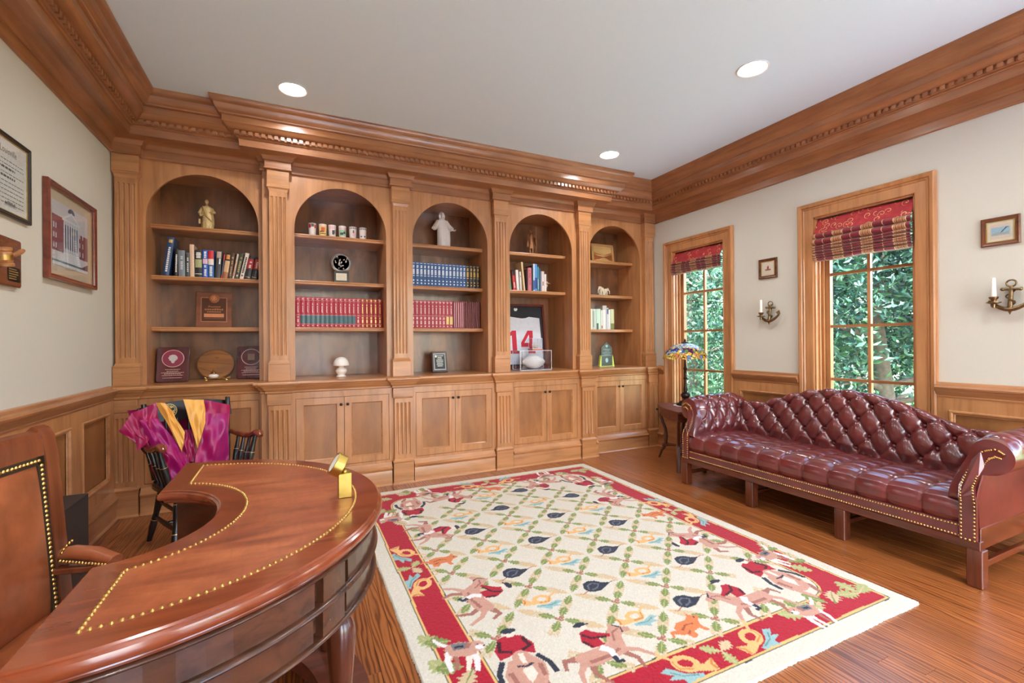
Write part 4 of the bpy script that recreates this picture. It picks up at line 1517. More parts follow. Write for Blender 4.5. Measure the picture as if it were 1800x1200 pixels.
def along(loop, pitch, fn):
    rest = 0
    n = len(loop)
    for i in range(n):
        a, b = loop[i], loop[(i + 1) % n]
        L = math.hypot(b[0] - a[0], b[1] - a[1])
        t = rest
        while t < L:
            fn(a[0] + (b[0] - a[0]) * t / L, a[1] + (b[1] - a[1]) * t / L)
            t += pitch
        rest = t - L
along(loop, .0142, lambda x, y: nail(x, y, DZ + .0006, (0, 0, 1), .0050))
tag(nails.build('nailhead_trim', BRASS, desk, 60), kind='stuff')
# apron: two tiers with beads, inner wall around the kneehole
def arc_wall(r0, r1, z0, z1, a0=-84, a1=84, n=56):
    mb = MB()
    def pt(a, r, z): return (DC[0] + r * math.cos(a), DC[1] + r * math.sin(a), z)
    A = [math.radians(a0 + (a1 - a0) * i / n) for i in range(n + 1)]
    vs, fs = [], []
    for a in A: vs += [pt(a, r0, z0), pt(a, r1, z0), pt(a, r1, z1), pt(a, r0, z1)]
    for i in range(n):
        for q in range(4): fs.append((i * 4 + q, i * 4 + (q + 1) % 4, i * 4 + 4 + (q + 1) % 4, i * 4 + 4 + q))
    fs += [(0, 3, 2, 1), (n * 4, n * 4 + 1, n * 4 + 2, n * 4 + 3)]
    mb.add(vs, fs)
    return mb
desk_layer(MB(), [(-.048, .575), (-.048, .7215)]).build('carcass', DAPR, desk, 30)
for nme, r, z0, z1 in (('apron_bead', .662, .708, .7215), ('apron_bead', .665, .630, .648), ('apron_bead', .660, .553, .566)):
    bd = MB()
    c_ = (z0 + z1) / 2
    h = (z1 - z0) / 2
    N_ = 60
    pr = [(-.03, -h), (-.004, -h), (.003, -h * .5), (.005, 0), (.003, h * .5), (-.004, h), (-.03, h)]
    def bp_(u, v, r=r, c_=c_, pr=pr):
        a = math.radians(-83 + 166 * u)
        q = pr[int(round(v * (len(pr) - 1)))]
        return (DC[0] + (r + q[0]) * math.cos(a), DC[1] + (r + q[0]) * math.sin(a), c_ + q[1])
    bd.grid(bp_, N_, len(pr)).build(nme, DAPR, desk, 40)
segs = [(-82, -45), (-43, -35.5), (-33.5, 33.5), (35.5, 43), (45, 82)]
for a0, a1 in segs:
    post = a1 - a0 < 10
    n = 4 if post else max(6, int((a1 - a0) / 4))
    arc_wall(.60, .655 if not post else .660, .648, .708, a0, a1, n).build('post' if post else 'drawer_front', DAPR, desk)
    arc_wall(.60, .650 if not post else .658, .566, .630, a0, a1, n).build('post' if post else 'apron_panel', DAPR, desk)
LEG = [(.030, .575), (.030, .556), (.020, .550), (.019, .543), (.028, .538), (.031, .530), (.026, .522), (.020, .517), (.027, .508), (.036, .490), (.039, .465), (.036, .42), (.030, .34), (.025, .26), (.023, .20), (.028, .19), (.031, .18), (.026, .17), (.022, .16), (.030, .15), (.032, .10), (.028, .092)]
leg_me = MB().lathe(LEG[::-1], 24).mesh('leg', MAHO_Z, 40)
for a in (-28, 28, -74, 74):
    o = link('leg', leg_me, None)
    o.location = (DC[0] + .605 * math.cos(math.radians(a)), DC[1] + .605 * math.sin(math.radians(a)), 0)
    o.parent = desk
    o.matrix_parent_inverse = wmat(desk).inverted()
def base_ring():
    mb = arc_wall(.50, .652, .035, .092, -82, 82, 60)
    return mb
base_ring().build('base_board', MAHO, desk, 30)
foot_me = MB().lathe([(.024, .001), (.034, .008), (.036, .02), (.028, .035)], 16).mesh('foot', MAHO_Z, 40)
for a in (-28, 28, -74, 74):
    o = link('foot', foot_me, None)
    o.location = (DC[0] + .58 * math.cos(math.radians(a)), DC[1] + .58 * math.sin(math.radians(a)), 0)
    o.parent = desk
    o.matrix_parent_inverse = wmat(desk).inverted()

# brass clock seen from behind
GOLD = plain('satin_brass', (196, 164, 84), .38, 1, var=.05)
cl = thing('desk_clock', 'satin brass desk clock, tilted round head on a square block, on the desk', 'clock', (.142, 1.562, DZ))
MB().cbox(.122, .162, 1.545, 1.583, DZ + .0012, DZ + .078, .0015).build('block', GOLD, cl)
hd = MB().lathe([(.001, -.016), (.033, -.016), (.036, -.014), (.036, .014), (.034, .016), (.030, .014), (.001, .013)], 36)
tilt = Matrix.Rotation(math.radians(-58), 3, 'Y')
hc = Vector((.122, 1.564, DZ + .104))
hd.xf(lambda p: tuple(hc + tilt @ Vector(p))).build('head', GOLD, cl, 40)
MB().lathe([(.001, .0135), (.029, .0135), (.029, .0142), (.001, .0142)], 30).xf(lambda p: tuple(hc + tilt @ Vector(p))).build('dial', WHITE, cl)
MB().ball((.142, 1.564, DZ + .080), .009, 10, 8).build('pivot', GOLD, cl, 60)

# ------------------------------------------------------------------ leather desk chair
TANL = leather('tan_leather', (160, 88, 52), .28, .35, .3)
CHW = wood('chair_mahogany', (142, 76, 44), (98, 48, 28), 'z', .22, coat=.5, blotch=.3)
ch = thing('desk_chair', 'mahogany armchair with a brass-nailed brown leather back, behind the desk', 'chair', (-.62, 1.60, 0))
fx, fy = .977, -.214
BC = Vector((-.742, 1.632))
def cp_(a, b, z):
    """a across the back (far side positive), b forwards"""
    return (BC.x + b * fx + a * .214, BC.y + b * fy + a * .977, z)
W2 = .292
cw = lambda mb: mb.xf(lambda p: cp_(*p))
lean = lambda z: .045 * (1 - (z - .45) / .55)
for s in (-1, 1):
    mb = MB()
    pts = [(.40, .0), (.6, .0), (.8, 0), (.93, 0), (.985, -.004), (1.008, -.014), (1.016, -.03)]
    poly = [(lean(z) + d, z) for z, d in pts] + [(lean(z) + d - (.045 if z < 1 else .02), z - (0 if z < 1 else .02)) for z, d in pts[::-1]]
    mb.prism(poly, 0, s * W2 - (.05 if s > 0 else 0), s * W2 + (.05 if s < 0 else 0))
    cw(mb).build('stile', CHW, ch, 30)
    MB().cbox(s * (W2 - .025) - .022, s * (W2 - .025) + .022, -.045, 0, .001, .42, .003).xf(lambda p: cp_(*p)).build('leg', CHW, ch)
    MB().cbox(s * (W2 - .03) - .022, s * (W2 - .03) + .022, .40, .444, .001, .44, .003).xf(lambda p: cp_(*p)).build('leg', CHW, ch)
    ar = MB().tube([(s * (W2 - .02), -.005, .610), (s * (W2 - .025), .06, .618), (s * (W2 - .045), .13, .614), (s * (W2 - .075), .20, .600)], [.022, .026, .026, .022], 12, flat=.8)
    cw(ar).build('arm_pad', TANL, ch, 60)
    MB().cbox(s * (W2 - .05) - .018, s * (W2 - .05) + .018, -.004, .20, .568, .586, .003).xf(lambda p: cp_(*p)).build('arm_rail', CHW, ch)
    cw(MB().tube([(s * (W2 - .06), .185, .575), (s * (W2 - .05), .22, .52), (s * (W2 - .04), .26, .44)], [.018, .020, .022], 10)).build('arm_post', CHW, ch, 50)
mb = MB()
poly = [(lean(.93) - .004, .93), (lean(.98) - .004, .975), (-.012, 1.0), (-.029, 1.006), (-.044, .99), (lean(.93) - .04, .93)]
mb.prism(poly, 0, -W2 + .05, W2 - .05)
cw(mb).build('top_rail', CHW, ch, 30)
def lb(u, v):
    a = -(W2 - .052) + 2 * (W2 - .052) * u
    z = .46 + (.925 - .46) * v
    bul = .022 * (1 - (2 * u - 1) ** 4) * (1 - (2 * v - 1) ** 4)
    return cp_(a, lean(z) - .012 + bul, z)
MB().grid(lb, 24, 24).build('back_pad', TANL, ch, 60)
MB().box(-(W2 - .05), W2 - .05, -.04, -.02, .45, .93).xf(lambda p: cp_(p[0], p[1] + lean(p[2]), p[2])).build('back_board', CHW, ch)
TRIM = plain('dark_trim', (52, 38, 20), .6)
tr = MB()
for s in (-1, 1): tr.box(s * (W2 - .0645) - .013, s * (W2 - .0645) + .013, -.016, -.004, .45, .93)
tr.box(-(W2 - .052), W2 - .052, -.016, -.004, .905, .93)
tr.xf(lambda p: cp_(p[0], p[1] + lean(p[2]), p[2])).build('trim_band', TRIM, ch)
nails = MB()
def cn(a, z, r=.0058):
    p = cp_(a, lean(z) - .004, z)
    nail(*p, (fx, fy, .1), r)
z = .46
while z < .915:
    for s in (-1, 1): cn(s * (W2 - .0645), z)
    z += .0138
a = -(W2 - .07)
while a < W2 - .07:
    cn(a, .9175)
    a += .0138
for s in (1, -1):
    for t in np.linspace(0, 1, 16):
        p = cp_(s * (W2 - .026 - .045 * t) - .0255, .04 + .15 * t, .604 - .008 * t)
        nail(*p, (-fy * -1, -.9, .1) if s > 0 else (0, -1, 0), .005)
    for th in np.linspace(-1.2, 1.6, 8):
        p = cp_(s * (W2 - .017) - .027 * math.cos(th) * 1.0, .04 + .01 * math.sin(th), .626 + .024 * math.sin(th))
        nail(*p, (0, -1, .3), .005)
tag(nails.build('nailhead_trim', BRASS, ch, 60), kind='stuff')
def seatc(u, v):
    a = -.26 + .52 * u
    b = .0 + .45 * v
    e = (1 - (2 * u - 1) ** 6) * (1 - (2 * v - 1) ** 6)
    return cp_(a, b, .43 + .05 * e ** .5)
MB().grid(seatc, 16, 16).build('seat_pad', TANL, ch, 60)
MB().cbox(-.265, .265, -.02, .445, .36, .432, .004).xf(lambda p: cp_(*p)).build('seat_frame', CHW, ch)

# ------------------------------------------------------------------ black box on the floor by the left wall
bx_ = thing('floor_cabinet', 'plain matt black box standing on the floor by the left wainscot', 'cabinet', (-1.05, 2.75, 0))
BM = plain('matt_black', (44, 42, 42), .45)
MB().cbox(-1.145, -.955, 2.50, 3.045, .012, .51, .003).build('case', BM, bx_)
MB().box(-1.13, -.97, 2.52, 3.03, .001, .012).build('base', BLACK, bx_)

# ------------------------------------------------------------------ black armchair with a hood over its back
wc = thing('spindle_armchair', 'black spindle-back armchair with cherry arms in front of the leftmost cabinet', 'chair', (-.55, 3.57, 0))
F2 = Vector((.45, -.893)).normalized()
L2 = Vector((-F2.y, F2.x))
C2 = Vector((-.55, 3.575))
def wp(a, b, z):
    p = C2 + L2 * a + F2 * b
    return (p.x, p.y, z)
CHERRY = wood('cherry_arm', (150, 72, 44), (100, 42, 26), 'x', .2, coat=.5)
ww = lambda mb: mb.xf(lambda p: wp(*p))
def seat_out(s=1.0, n=36):
    pts = []
    for i in range(n):
        a = 2 * PI * i / n
        x, y = math.cos(a), math.sin(a)
        x = math.copysign(abs(x) ** .75, x) * .255
        y = math.copysign(abs(y) ** .75, y) * .225
        pts.append((x * s, y * s))
    return pts
mb = MB()
rings = [(.90, .366), (1.0, .376), (1.0, .396), (.96, .408), (.5, .400), (.05, .397)]
n = 36
vs = [(p[0], p[1], z) for s, z in rings for p in seat_out(s)]
fs = [(j * n + i, j * n + (i + 1) % n, j * n + n + (i + 1) % n, j * n + n + i) for j in range(len(rings) - 1) for i in range(n)] + [tuple(range(n)), tuple(range((len(rings) - 1) * n, len(rings) * n))]
mb.add(vs, fs)
ww(mb).build('seat', BLACK, wc, 40)
GR = plain('gilt_line', (206, 178, 120), .35, .7)
def turned(p, q, rs, name, bands=(), parent=None):
    P, Q = Vector(p), Vector(q)
    m = len(rs)
    o = MB().tube([wp(*(P + (Q - P) * i / (m - 1))) for i in range(m)], rs, 12).build(name, BLACK, wc, 50)
    for t, r in bands:
        c0, c1 = P + (Q - P) * (t - .006), P + (Q - P) * (t + .006)
        MB().tube([wp(*c0), wp(*c1)], r, 12).build('gilt_band', GR, o, 50)
for sx in (-1, 1):
    for sy in (-1, 1):
        turned((sx * .17, sy * .14, .37), (sx * .225, sy * .235, .001), [.016, .022, .024, .020, .016, .019, .021, .017, .014], 'leg', ((.18, .0235), (.62, .0205)))
    turned((sx * .20, -.19, .16), (sx * .20, .19, .16), [.010, .013, .015, .013, .010], 'stretcher')
    turned((sx * .185, 0.15, .26), (sx * .185, -.15, .26), [.009, .011, .012, .011, .009], 'stretcher')
turned((-.20, .02, .165), (.20, .02, .165), [.010, .013, .015, .013, .010], 'stretcher')
for sx in (-1, 1):
    # arm: rises from the back post, dips, and ends in a knuckle
    ar = MB().tube([(sx * .245, -.20, .640), (sx * .262, -.10, .628), (sx * .272, .0, .628), (sx * .275, .08, .640), (sx * .272, .15, .664), (sx * .270, .20, .664), (sx * .268, .225, .648)], [.020, .023, .024, .024, .026, .027, .016], 12, flat=.8)
    ww(ar).build('arm', CHERRY, wc, 60)
    for k, b in enumerate((-.12, -.03, .06, .145)):
        turned((sx * .215, b * .8 + .02, .40), (sx * .268, b, .625 if k < 3 else .645), [.010, .013, .016, .017, .013, .011, .012] if k < 3 else [.013, .017, .021, .022, .017, .014, .015], 'arm_spindle', ((.55, .0175 if k < 3 else .0215),))
    turned((sx * .21, -.17, .40), (sx * .245, -.25, .88), [.015, .019, .020, .017, .015, .017, .015], 'back_post')
for a in (-.13, -.065, 0, .065, .13):
    turned((a * .9, -.19, .40), (a, -.245, .77), [.007, .010, .011, .009, .007], 'back_spindle')
cr = MB()
def crest(u, v):
    a = -.27 + .54 * u
    z = .755 + v * (.125 - .03 * (2 * u - 1) ** 2)
    return wp(a, -.245 + .05 * (2 * u - 1) ** 2 * 0 - .03 * v, z)
g = MB().grid(crest, 20, 6)
g2 = MB().grid(lambda u, v: tuple(Vector(crest(u, v)) - Vector((F2.x, F2.y, 0)) * .02), 20, 6)
cr.add(g.v, g.f).add(g2.v, g2.f)
cr.build('crest_rail', BLACK, wc, 40)
# gilt seal on the crest: ring, inner disc of marks
sl = MB()
ctr = (-.105, .823)
def seal_pt(r, a, o=.004):
    x, z = ctr[0] + r * math.cos(a), ctr[1] + r * math.sin(a)
    v = (z - .755) / .12
    return wp(x, -.245 - .03 * v + o, z)
def ann(r0, r1, n=32):
    vs, fs = [], []
    for i in range(n):
        vs += [seal_pt(r0, 2 * PI * i / n), seal_pt(r1, 2 * PI * i / n)]
        fs.append((2 * i, 2 * i + 1, (2 * i + 3) % (2 * n), (2 * i + 2) % (2 * n)))
    sl.add(vs, fs)
ann(.041, .044)
ann(.029, .031)
for i in range(22):
    a = 2 * PI * i / 22
    sl.add([seal_pt(.033, a - .06), seal_pt(.033, a + .06), seal_pt(.039, a + .05), seal_pt(.039, a - .05)], [(0, 1, 2, 3)])
R5 = random.Random(5)
for i in range(16):
    r, a = .024 * math.sqrt(R5.random()), R5.random() * 6.28
    sl.add([seal_pt(r, a), seal_pt(r + .010, a + .15), seal_pt(r + .008, a + .45), seal_pt(max(0, r - .002), a + .3)], [(0, 1, 2, 3)])
sl.build('crest_seal', GR, wc)

# academic hood: satin fronts, gold facings, dark lining
def satin(name, rgb, rgb2):
    m, nt, b = nm(name)
    f = noise(nt, coords(nt), 6, 2)
    nt.links.new(ramp(nt, f, [(.35, lin(rgb)), (.65, lin(rgb2))]), b.inputs['Base Color'])
    b.inputs['Roughness'].default_value = .36
    b.inputs['Sheen Weight'].default_value = .15
    b.inputs['Sheen Tint'].default_value = (.9, .5, 1, 1)
    return m
MAG = satin('magenta_satin', (172, 4, 70), (142, 4, 72))
PUR = satin('purple_satin', (150, 6, 104), (164, 6, 88))
GSAT = satin('gold_satin', (236, 178, 84), (226, 160, 64))
LIN = plain('dark_lining', (52, 16, 34), .7)
hood = thing('academic_hood', 'magenta and purple satin academic hood with gold facings draped over the armchair back', 'garment', (-.64, 3.74, .4))
H0 = Vector((-.64, 3.74))
def hp(a, o, z):
    p = H0 + L2 * a + F2 * o
    return (p.x, p.y, z)
def sheet(c, name, mat, off=0.05, bulge=.03, wr=.010, seed=0, th=.004, nu=26, nv=26, tilt=0):
    """cloth quad: corners (a, z, o) in order top-outer, top-inner, bottom-inner, bottom-outer"""
    q = random.Random(seed)
    ph = [q.uniform(0, 6.28) for _ in range(5)]
    dv = q.uniform(4, 7)
    def pt(u, v, e=0):
        A = [c[0][k] * (1 - u) * (1 - v) + c[1][k] * u * (1 - v) + c[2][k] * u * v + c[3][k] * (1 - u) * v for k in range(3)]
        w = wr * (math.sin(dv * (u * 1.2 + v * .8) + ph[0]) + .7 * math.sin(11 * (u - .6 * v) + ph[1]) + .35 * math.sin(19 * (v * .5 + u) + ph[2])) * (.3 + .7 * min(1, 4 * v + .2))
        return hp(A[0] + .35 * w * math.sin(7 * v + ph[3]), off + A[2] + bulge * math.sin(PI * u) * math.sin(PI * min(1, v + .15)) + w + e, A[1] + .3 * w)
    m1 = MB().grid(lambda u, v: pt(u, v), nu, nv)
    m1.grid(lambda u, v: pt(u, v, -th), nu, nv)
    return m1.build(name, mat, hood, 70)
sheet([(-.325, .842, -.02), (-.195, .895, -.01), (-.20, .74, .05), (-.31, .62, .085)], 'left_shoulder', MAG, .05, .03, .008, 1)
sheet([(-.390, .748, .02), (-.320, .842, -.015), (-.255, .66, .07), (-.255, .600, .06)], 'left_wing', MAG, .05, .02, .006, 2)
sheet([(-.386, .742, .012), (-.34, .72, -.02), (-.26, .58, .0), (-.250, .602, .05)], 'wing_lining', LIN, .045, .0, .002, 3)
sheet([(-.30, .80, .03), (-.205, .80, .03), (-.035, .485, .10), (-.15, .36, .12)], 'left_front', PUR, .06, .035, .012, 4)
sheet([(-.26, .62, .06), (-.16, .60, .07), (-.06, .47, .10), (-.20, .33, .11)], 'left_skirt', MAG, .05, .03, .012, 9)
sheet([(-.205, .897, -.01), (-.160, .890, 0), (-.072, .70, .06), (-.095, .575, .085)], 'left_facing', GSAT, .075, .012, .006, 5)
sheet([(.058, .888, -.01), (.232, .832, -.02), (.192, .58, .05), (.02, .60, .08)], 'right_shoulder', MAG, .05, .03, .008, 6)
sheet([(.05, .80, .03), (.20, .78, .02), (.180, .40, .10), (-.035, .47, .11)], 'right_front', PUR, .06, .035, .012, 7)
sheet([(-.062, .903, 0), (.058, .888, -.01), (.050, .75, .05), (-.010, .585, .088)], 'right_facing', GSAT, .075, .012, .006, 8)
sheet([(-.095, .70, .02), (-.005, .70, .02), (-.01, .50, .09), (-.06, .50, .09)], 'inner_fold', MAG, .045, .01, .006, 10)
sheet([(-.31, .845, -.11), (.225, .835, -.11), (.205, .62, -.13), (-.25, .66, -.13)], 'back_fall', MAG, .0, -.02, .006, 11)
# ------------------------------------------------------------------ books
GILT = plain('gilt_print', (214, 176, 104), .35, .6)
PAPER = plain('paper', (226, 214, 190), .9)
PRINTW = plain('white_print', (236, 232, 226), .6)
PRINTK = plain('black_print', (34, 32, 32), .6)
BM_ = {}
def bmat(rgb, rough=.45):
    k = tuple(rgb)
    if k not in BM_: BM_[k] = plain('book_cloth_%d' % len(BM_), rgb, rough, var=.1, scale=160, coat=.15)
    return BM_[k]

def book_parts(w, h, dep, round_=.004):
    e = .0022
    arc = [(w * k / 6, round_ * (1 - math.sin(PI * k / 6))) for k in range(7)]
    outer = [(0, dep)] + arc + [(w, dep)]
    inner = [(w - e, dep), (w - e, round_ + .004), (e, round_ + .004), (e, dep)]
    cover = MB().prism(outer + inner, 2, 0, h)
    pages = MB().box(e, w - e, round_ + .004, dep - .004, .003, h - .003)
    return cover, pages
def deco_plate(mb, w, h, z0, z1, a=.0, b=1.0, proud=.0007, round_=.004, mi=0):
    """print that follows the rounded spine"""
    n = 5
    vs, fs = [], []
    for k in range(n + 1):
        t = a + (b - a) * k / n
        y = round_ * (1 - math.sin(PI * t)) - proud
        vs += [(w * t, y, z0 * h), (w * t, y, z1 * h)]
    for k in range(n): fs.append((2 * k, 2 * k + 2, 2 * k + 3, 2 * k + 1))
    mb.add(vs, fs, mi)
def lettering(mb, w, h, z0, z1, a=.3, b=.7, seed=0, n=9, mi=0):
    """small upright strokes running down the spine"""
    q = random.Random(seed)
    z = z0
    st = (z1 - z0) / n
    for i in range(n):
        if q.random() < .86: deco_plate(mb, w, h, z + st * .12, z + st * .85, a + q.uniform(0, .06), b - q.uniform(0, .06), mi=mi)
        z += st
def make_book(name, label, loc, w, h, dep, cover_rgb, deco=(), lean=0.0, group=None, cat='book'):
    """deco: (material, z0, z1, a, b, letters?)"""
    t = thing(name, label, cat, loc, group)
    M_ = Matrix.Translation(loc) @ Matrix.Rotation(lean, 4, 'Y')
    f = lambda p: tuple(M_ @ Vector(p))
    c, p = book_parts(w, h, dep)
    co = c.xf(f).build('cover', bmat(cover_rgb), t, 40)
    p.xf(f).build('pages', PAPER, t)
    for k, d in enumerate(deco):
        mb = MB()
        if len(d) > 5 and d[5]: lettering(mb, w, h, d[1], d[2], d[3], d[4], k + int(w * 1e5), d[5])
        else: deco_plate(mb, w, h, d[1], d[2], d[3], d[4], .0005 + .0003 * k)
        mb.xf(f).build('spine_print', d[0], co)
    return t
C = lambda *rgb: bmat(rgb)
ORDN = ['first', 'second', 'third', 'fourth', 'fifth', 'sixth', 'seventh', 'eighth', 'ninth', 'tenth', 'eleventh', 'twelfth', 'thirteenth', 'fourteenth', 'fifteenth', 'sixteenth', 'seventeenth', 'eighteenth', 'nineteenth', 'twentieth', 'twenty-first', 'twenty-second', 'twenty-third', 'twenty-fourth']

z = SHELF_Z[1]
G1 = 'mixed books on the leftmost bay'
B1 = [  # name, label, x, width, height, lean, colour, deco
    ('tall blue book leaning right at the left end of the mixed row', -.957, .044, .315, .13, (38, 70, 116), [(GILT, .86, .94, .2, .8), (PRINTW, .1, .75, .3, .7, 12)]),
    ('slim black book beside the leaning blue one', -.879, .024, .225, .03, (30, 30, 32), [(PRINTW, .15, .8, .3, .75, 11)]),
    ('grey cloth book, fairly thick, near the leaning blue one', -.849, .046, .215, -.01, (128, 134, 142), [(bmat((200, 204, 210)), .2, .85, .3, .7, 10)]),
    ('dark grey book left of the tall cream one', -.799, .026, .200, 0, (74, 78, 84), [(PRINTW, .2, .8, .3, .7, 8)]),
    ('tall plain cream book in the mixed row', -.771, .031, .268, -.01, (222, 190, 160), []),
    ('black book with pale green panels on its spine', -.738, .052, .226, 0, (36, 34, 32), [(bmat((172, 172, 120)), .36, .66, .05, .95), (PRINTW, .70, .92, .15, .85, 4), (PRINTW, .12, .14, .0, 1)]),
    ('bright blue paperback with a pink middle band', -.684, .036, .230, 0, (48, 92, 190), [(bmat((226, 180, 196)), .50, .68, .02, .98), (PRINTW, .06, .46, .25, .75, 8), (PRINTW, .7, .95, .25, .75, 4)]),
    ('book with red, white and blue bands on its spine', -.646, .041, .232, 0, (40, 104, 176), [(bmat((206, 40, 48)), .68, .98, .0, 1), (bmat((232, 214, 200)), .47, .68, .0, 1), (PRINTW, .06, .42, .25, .75, 7)]),
    ('dark book with a faded portrait and a pointed white collar shape', -.601, .040, .228, .07, (64, 60, 62), [(bmat((186, 160, 148)), .74, .98, .1, .9), (PRINTW, .52, .72, .6, .85)]),
    ('thin red and blue booklet in the mixed row', -.558, .012, .205, .12, (96, 100, 124), [(bmat((200, 70, 70)), .75, .98, .0, 1), (bmat((200, 70, 70)), .0, .12, 0, 1)]),
    ('tan book with a black top and orange ornament', -.545, .036, .215, .14, (214, 170, 124), [(PRINTK, .7, 1.0, 0, 1), (bmat((214, 140, 70)), .76, .94, .15, .85), (bmat((166, 100, 56)), 0, .25, 0, 1)]),
    ('brown book with dull lettering in the mixed row', -.505, .026, .220, .13, (92, 62, 44), [(bmat((190, 160, 120)), .1, .85, .3, .7, 10)]),
    ('thin white and orange book between two brown ones', -.476, .014, .217, .18, (224, 206, 188), [(bmat((214, 120, 80)), .1, .7, .2, .8, 9)]),
    ('dark olive book with yellowish lettering', -.459, .031, .224, .20, (70, 62, 48), [(bmat((170, 160, 96)), .25, .85, .3, .75, 8), (PRINTW, .08, .2, .3, .7, 3)]),
    ('white book with black lettering leaning near the right end', -.422, .030, .228, .21, (226, 208, 190), [(PRINTK, .1, .85, .25, .75, 12)]),
    ('left of the two matching red and black books', -.386, .045, .195, .20, (40, 40, 50), [(bmat((186, 36, 40)), .46, .9, .0, 1), (PRINTW, .5, .8, .3, .7, 4), (GILT, .08, .1, .1, .9)]),
    ('right of the two matching red and black books', -.336, .044, .193, .20, (40, 40, 50), [(bmat((186, 36, 40)), .46, .9, .0, 1), (PRINTW, .5, .8, .3, .7, 4), (GILT, .08, .1, .1, .9)]),
]
for lab, x, w, h, lean, rgb, deco in B1:
    make_book('book', lab, (x, 4.53, z + .001 + max(0, math.sin(lean)) * w), w * .97, h, .17, rgb, deco, lean, G1)

def book_row(x0, x1, n, z, y, h, dep, variants, label, group, jitter=.1, seed=1):
    """a matching set: copies of a few prototypes"""
    q = random.Random(seed)
    ws = [1 + q.uniform(-jitter, jitter) for _ in range(n)]
    k = (x1 - x0) / sum(ws)
    x = x0
    protos = {}
    out = []
    for i in range(n):
        key = variants(i)
        w = ws[i] * k
        loc = (x, y + q.uniform(-.002, .002), z + .001)
        lab = label(i)
        if key not in protos:
            p = make_book('book', lab, loc, k * .985, h, dep, key[0], [(MATS_D[d[0]],) + tuple(d[1:]) for d in key[1]], 0, group)
            protos[key] = p
            p.scale = (w / k, 1, 1)
        else:
            p = dup(protos[key], loc, None, lab, group, (w / k, 1, 1))
        x += w
        out.append(p)
    return out
TEAL = bmat((62, 96, 104))
PALE = bmat((220, 190, 190))
YEL = bmat((214, 184, 110))
SILV = plain('silver_print', (206, 214, 226), .35, .3)
MATS_D = {'gilt': GILT, 'teal': TEAL, 'pale': PALE, 'yel': YEL, 'silv': SILV, 'gold2': plain('old_gold', (190, 150, 70), .4, .5)}
RED, RED2 = (168, 30, 52), (150, 18, 30)
tr = (('pale', .955, .962, 0, 1), ('pale', .92, .945, .35, .65), ('pale', .89, .896, 0, 1), ('pale', .46, .84, .38, .62, 12), ('pale', .405, .412, 0, 1), ('teal', .135, .405, 0, 1), ('pale', .17, .36, .3, .7, 5), ('pale', .11, .117, 0, 1), ('pale', .05, .08, .35, .65))
rr = tuple(d for d in tr if d[0] != 'teal')
rg = tuple((('gilt',) + d[1:]) for d in rr)
book_row(.009, .752, 19, SHELF_Z[2], 4.455, .272, .2, lambda i: (RED, tr) if 1 <= i <= 12 else ((RED, rr) if i in (0, 13) else (RED2, rg)),
         lambda i: '%s volume from the left in the long red set with teal bands' % ORDN[i], 'red volumes on the second bay', .06, 11)
bd = (('silv', .945, .965, .15, .85), ('silv', .76, .88, .25, .75, 2), ('silv', .42, .72, .2, .8, 8), ('silv', .10, .28, .3, .7, 3))
bdg = tuple((('gold2',) + d[1:]) for d in bd)
book_row(1.035, 1.742, 19, SHELF_Z[1], 4.455, .235, .19, lambda i: ((46, 84, 136), bd) if i < 15 else ((26, 34, 50), bdg) if i < 17 else ((22, 24, 32), bdg),
         lambda i: '%s volume from the left in the blue set' % ORDN[i], 'blue volumes on the middle bay', .1, 12)
r3 = (('pale', .94, .955, .1, .9), ('pale', .90, .93, .35, .65), ('pale', .48, .86, .36, .64, 12), ('pale', .44, .448, 0, 1), ('pale', .14, .40, .25, .75, 6), ('pale', .05, .09, .35, .65))
r3y = r3 + (('yel', .14, .42, .1, .9),)
book_row(1.027, 1.452, 11, SHELF_Z[2], 4.455, .275, .2, lambda i: ((166, 40, 58), r3y if i > 8 else r3),
         lambda i: '%s thick volume from the left in the red set on the middle bay' % ORDN[i], 'thick red volumes on the middle bay', .05, 13)
thin = (('pale', .05, .95, .30, .5), )
book_row(1.458, 1.745, 13, SHELF_Z[2], 4.457, .272, .19, lambda i: (((150, 70, 84), thin) if i < 5 else ((96, 22, 28), ())),
         lambda i: '%s thin dark red booklet right of the thick red volumes' % ORDN[i], 'thin booklets on the middle bay', .12, 14)

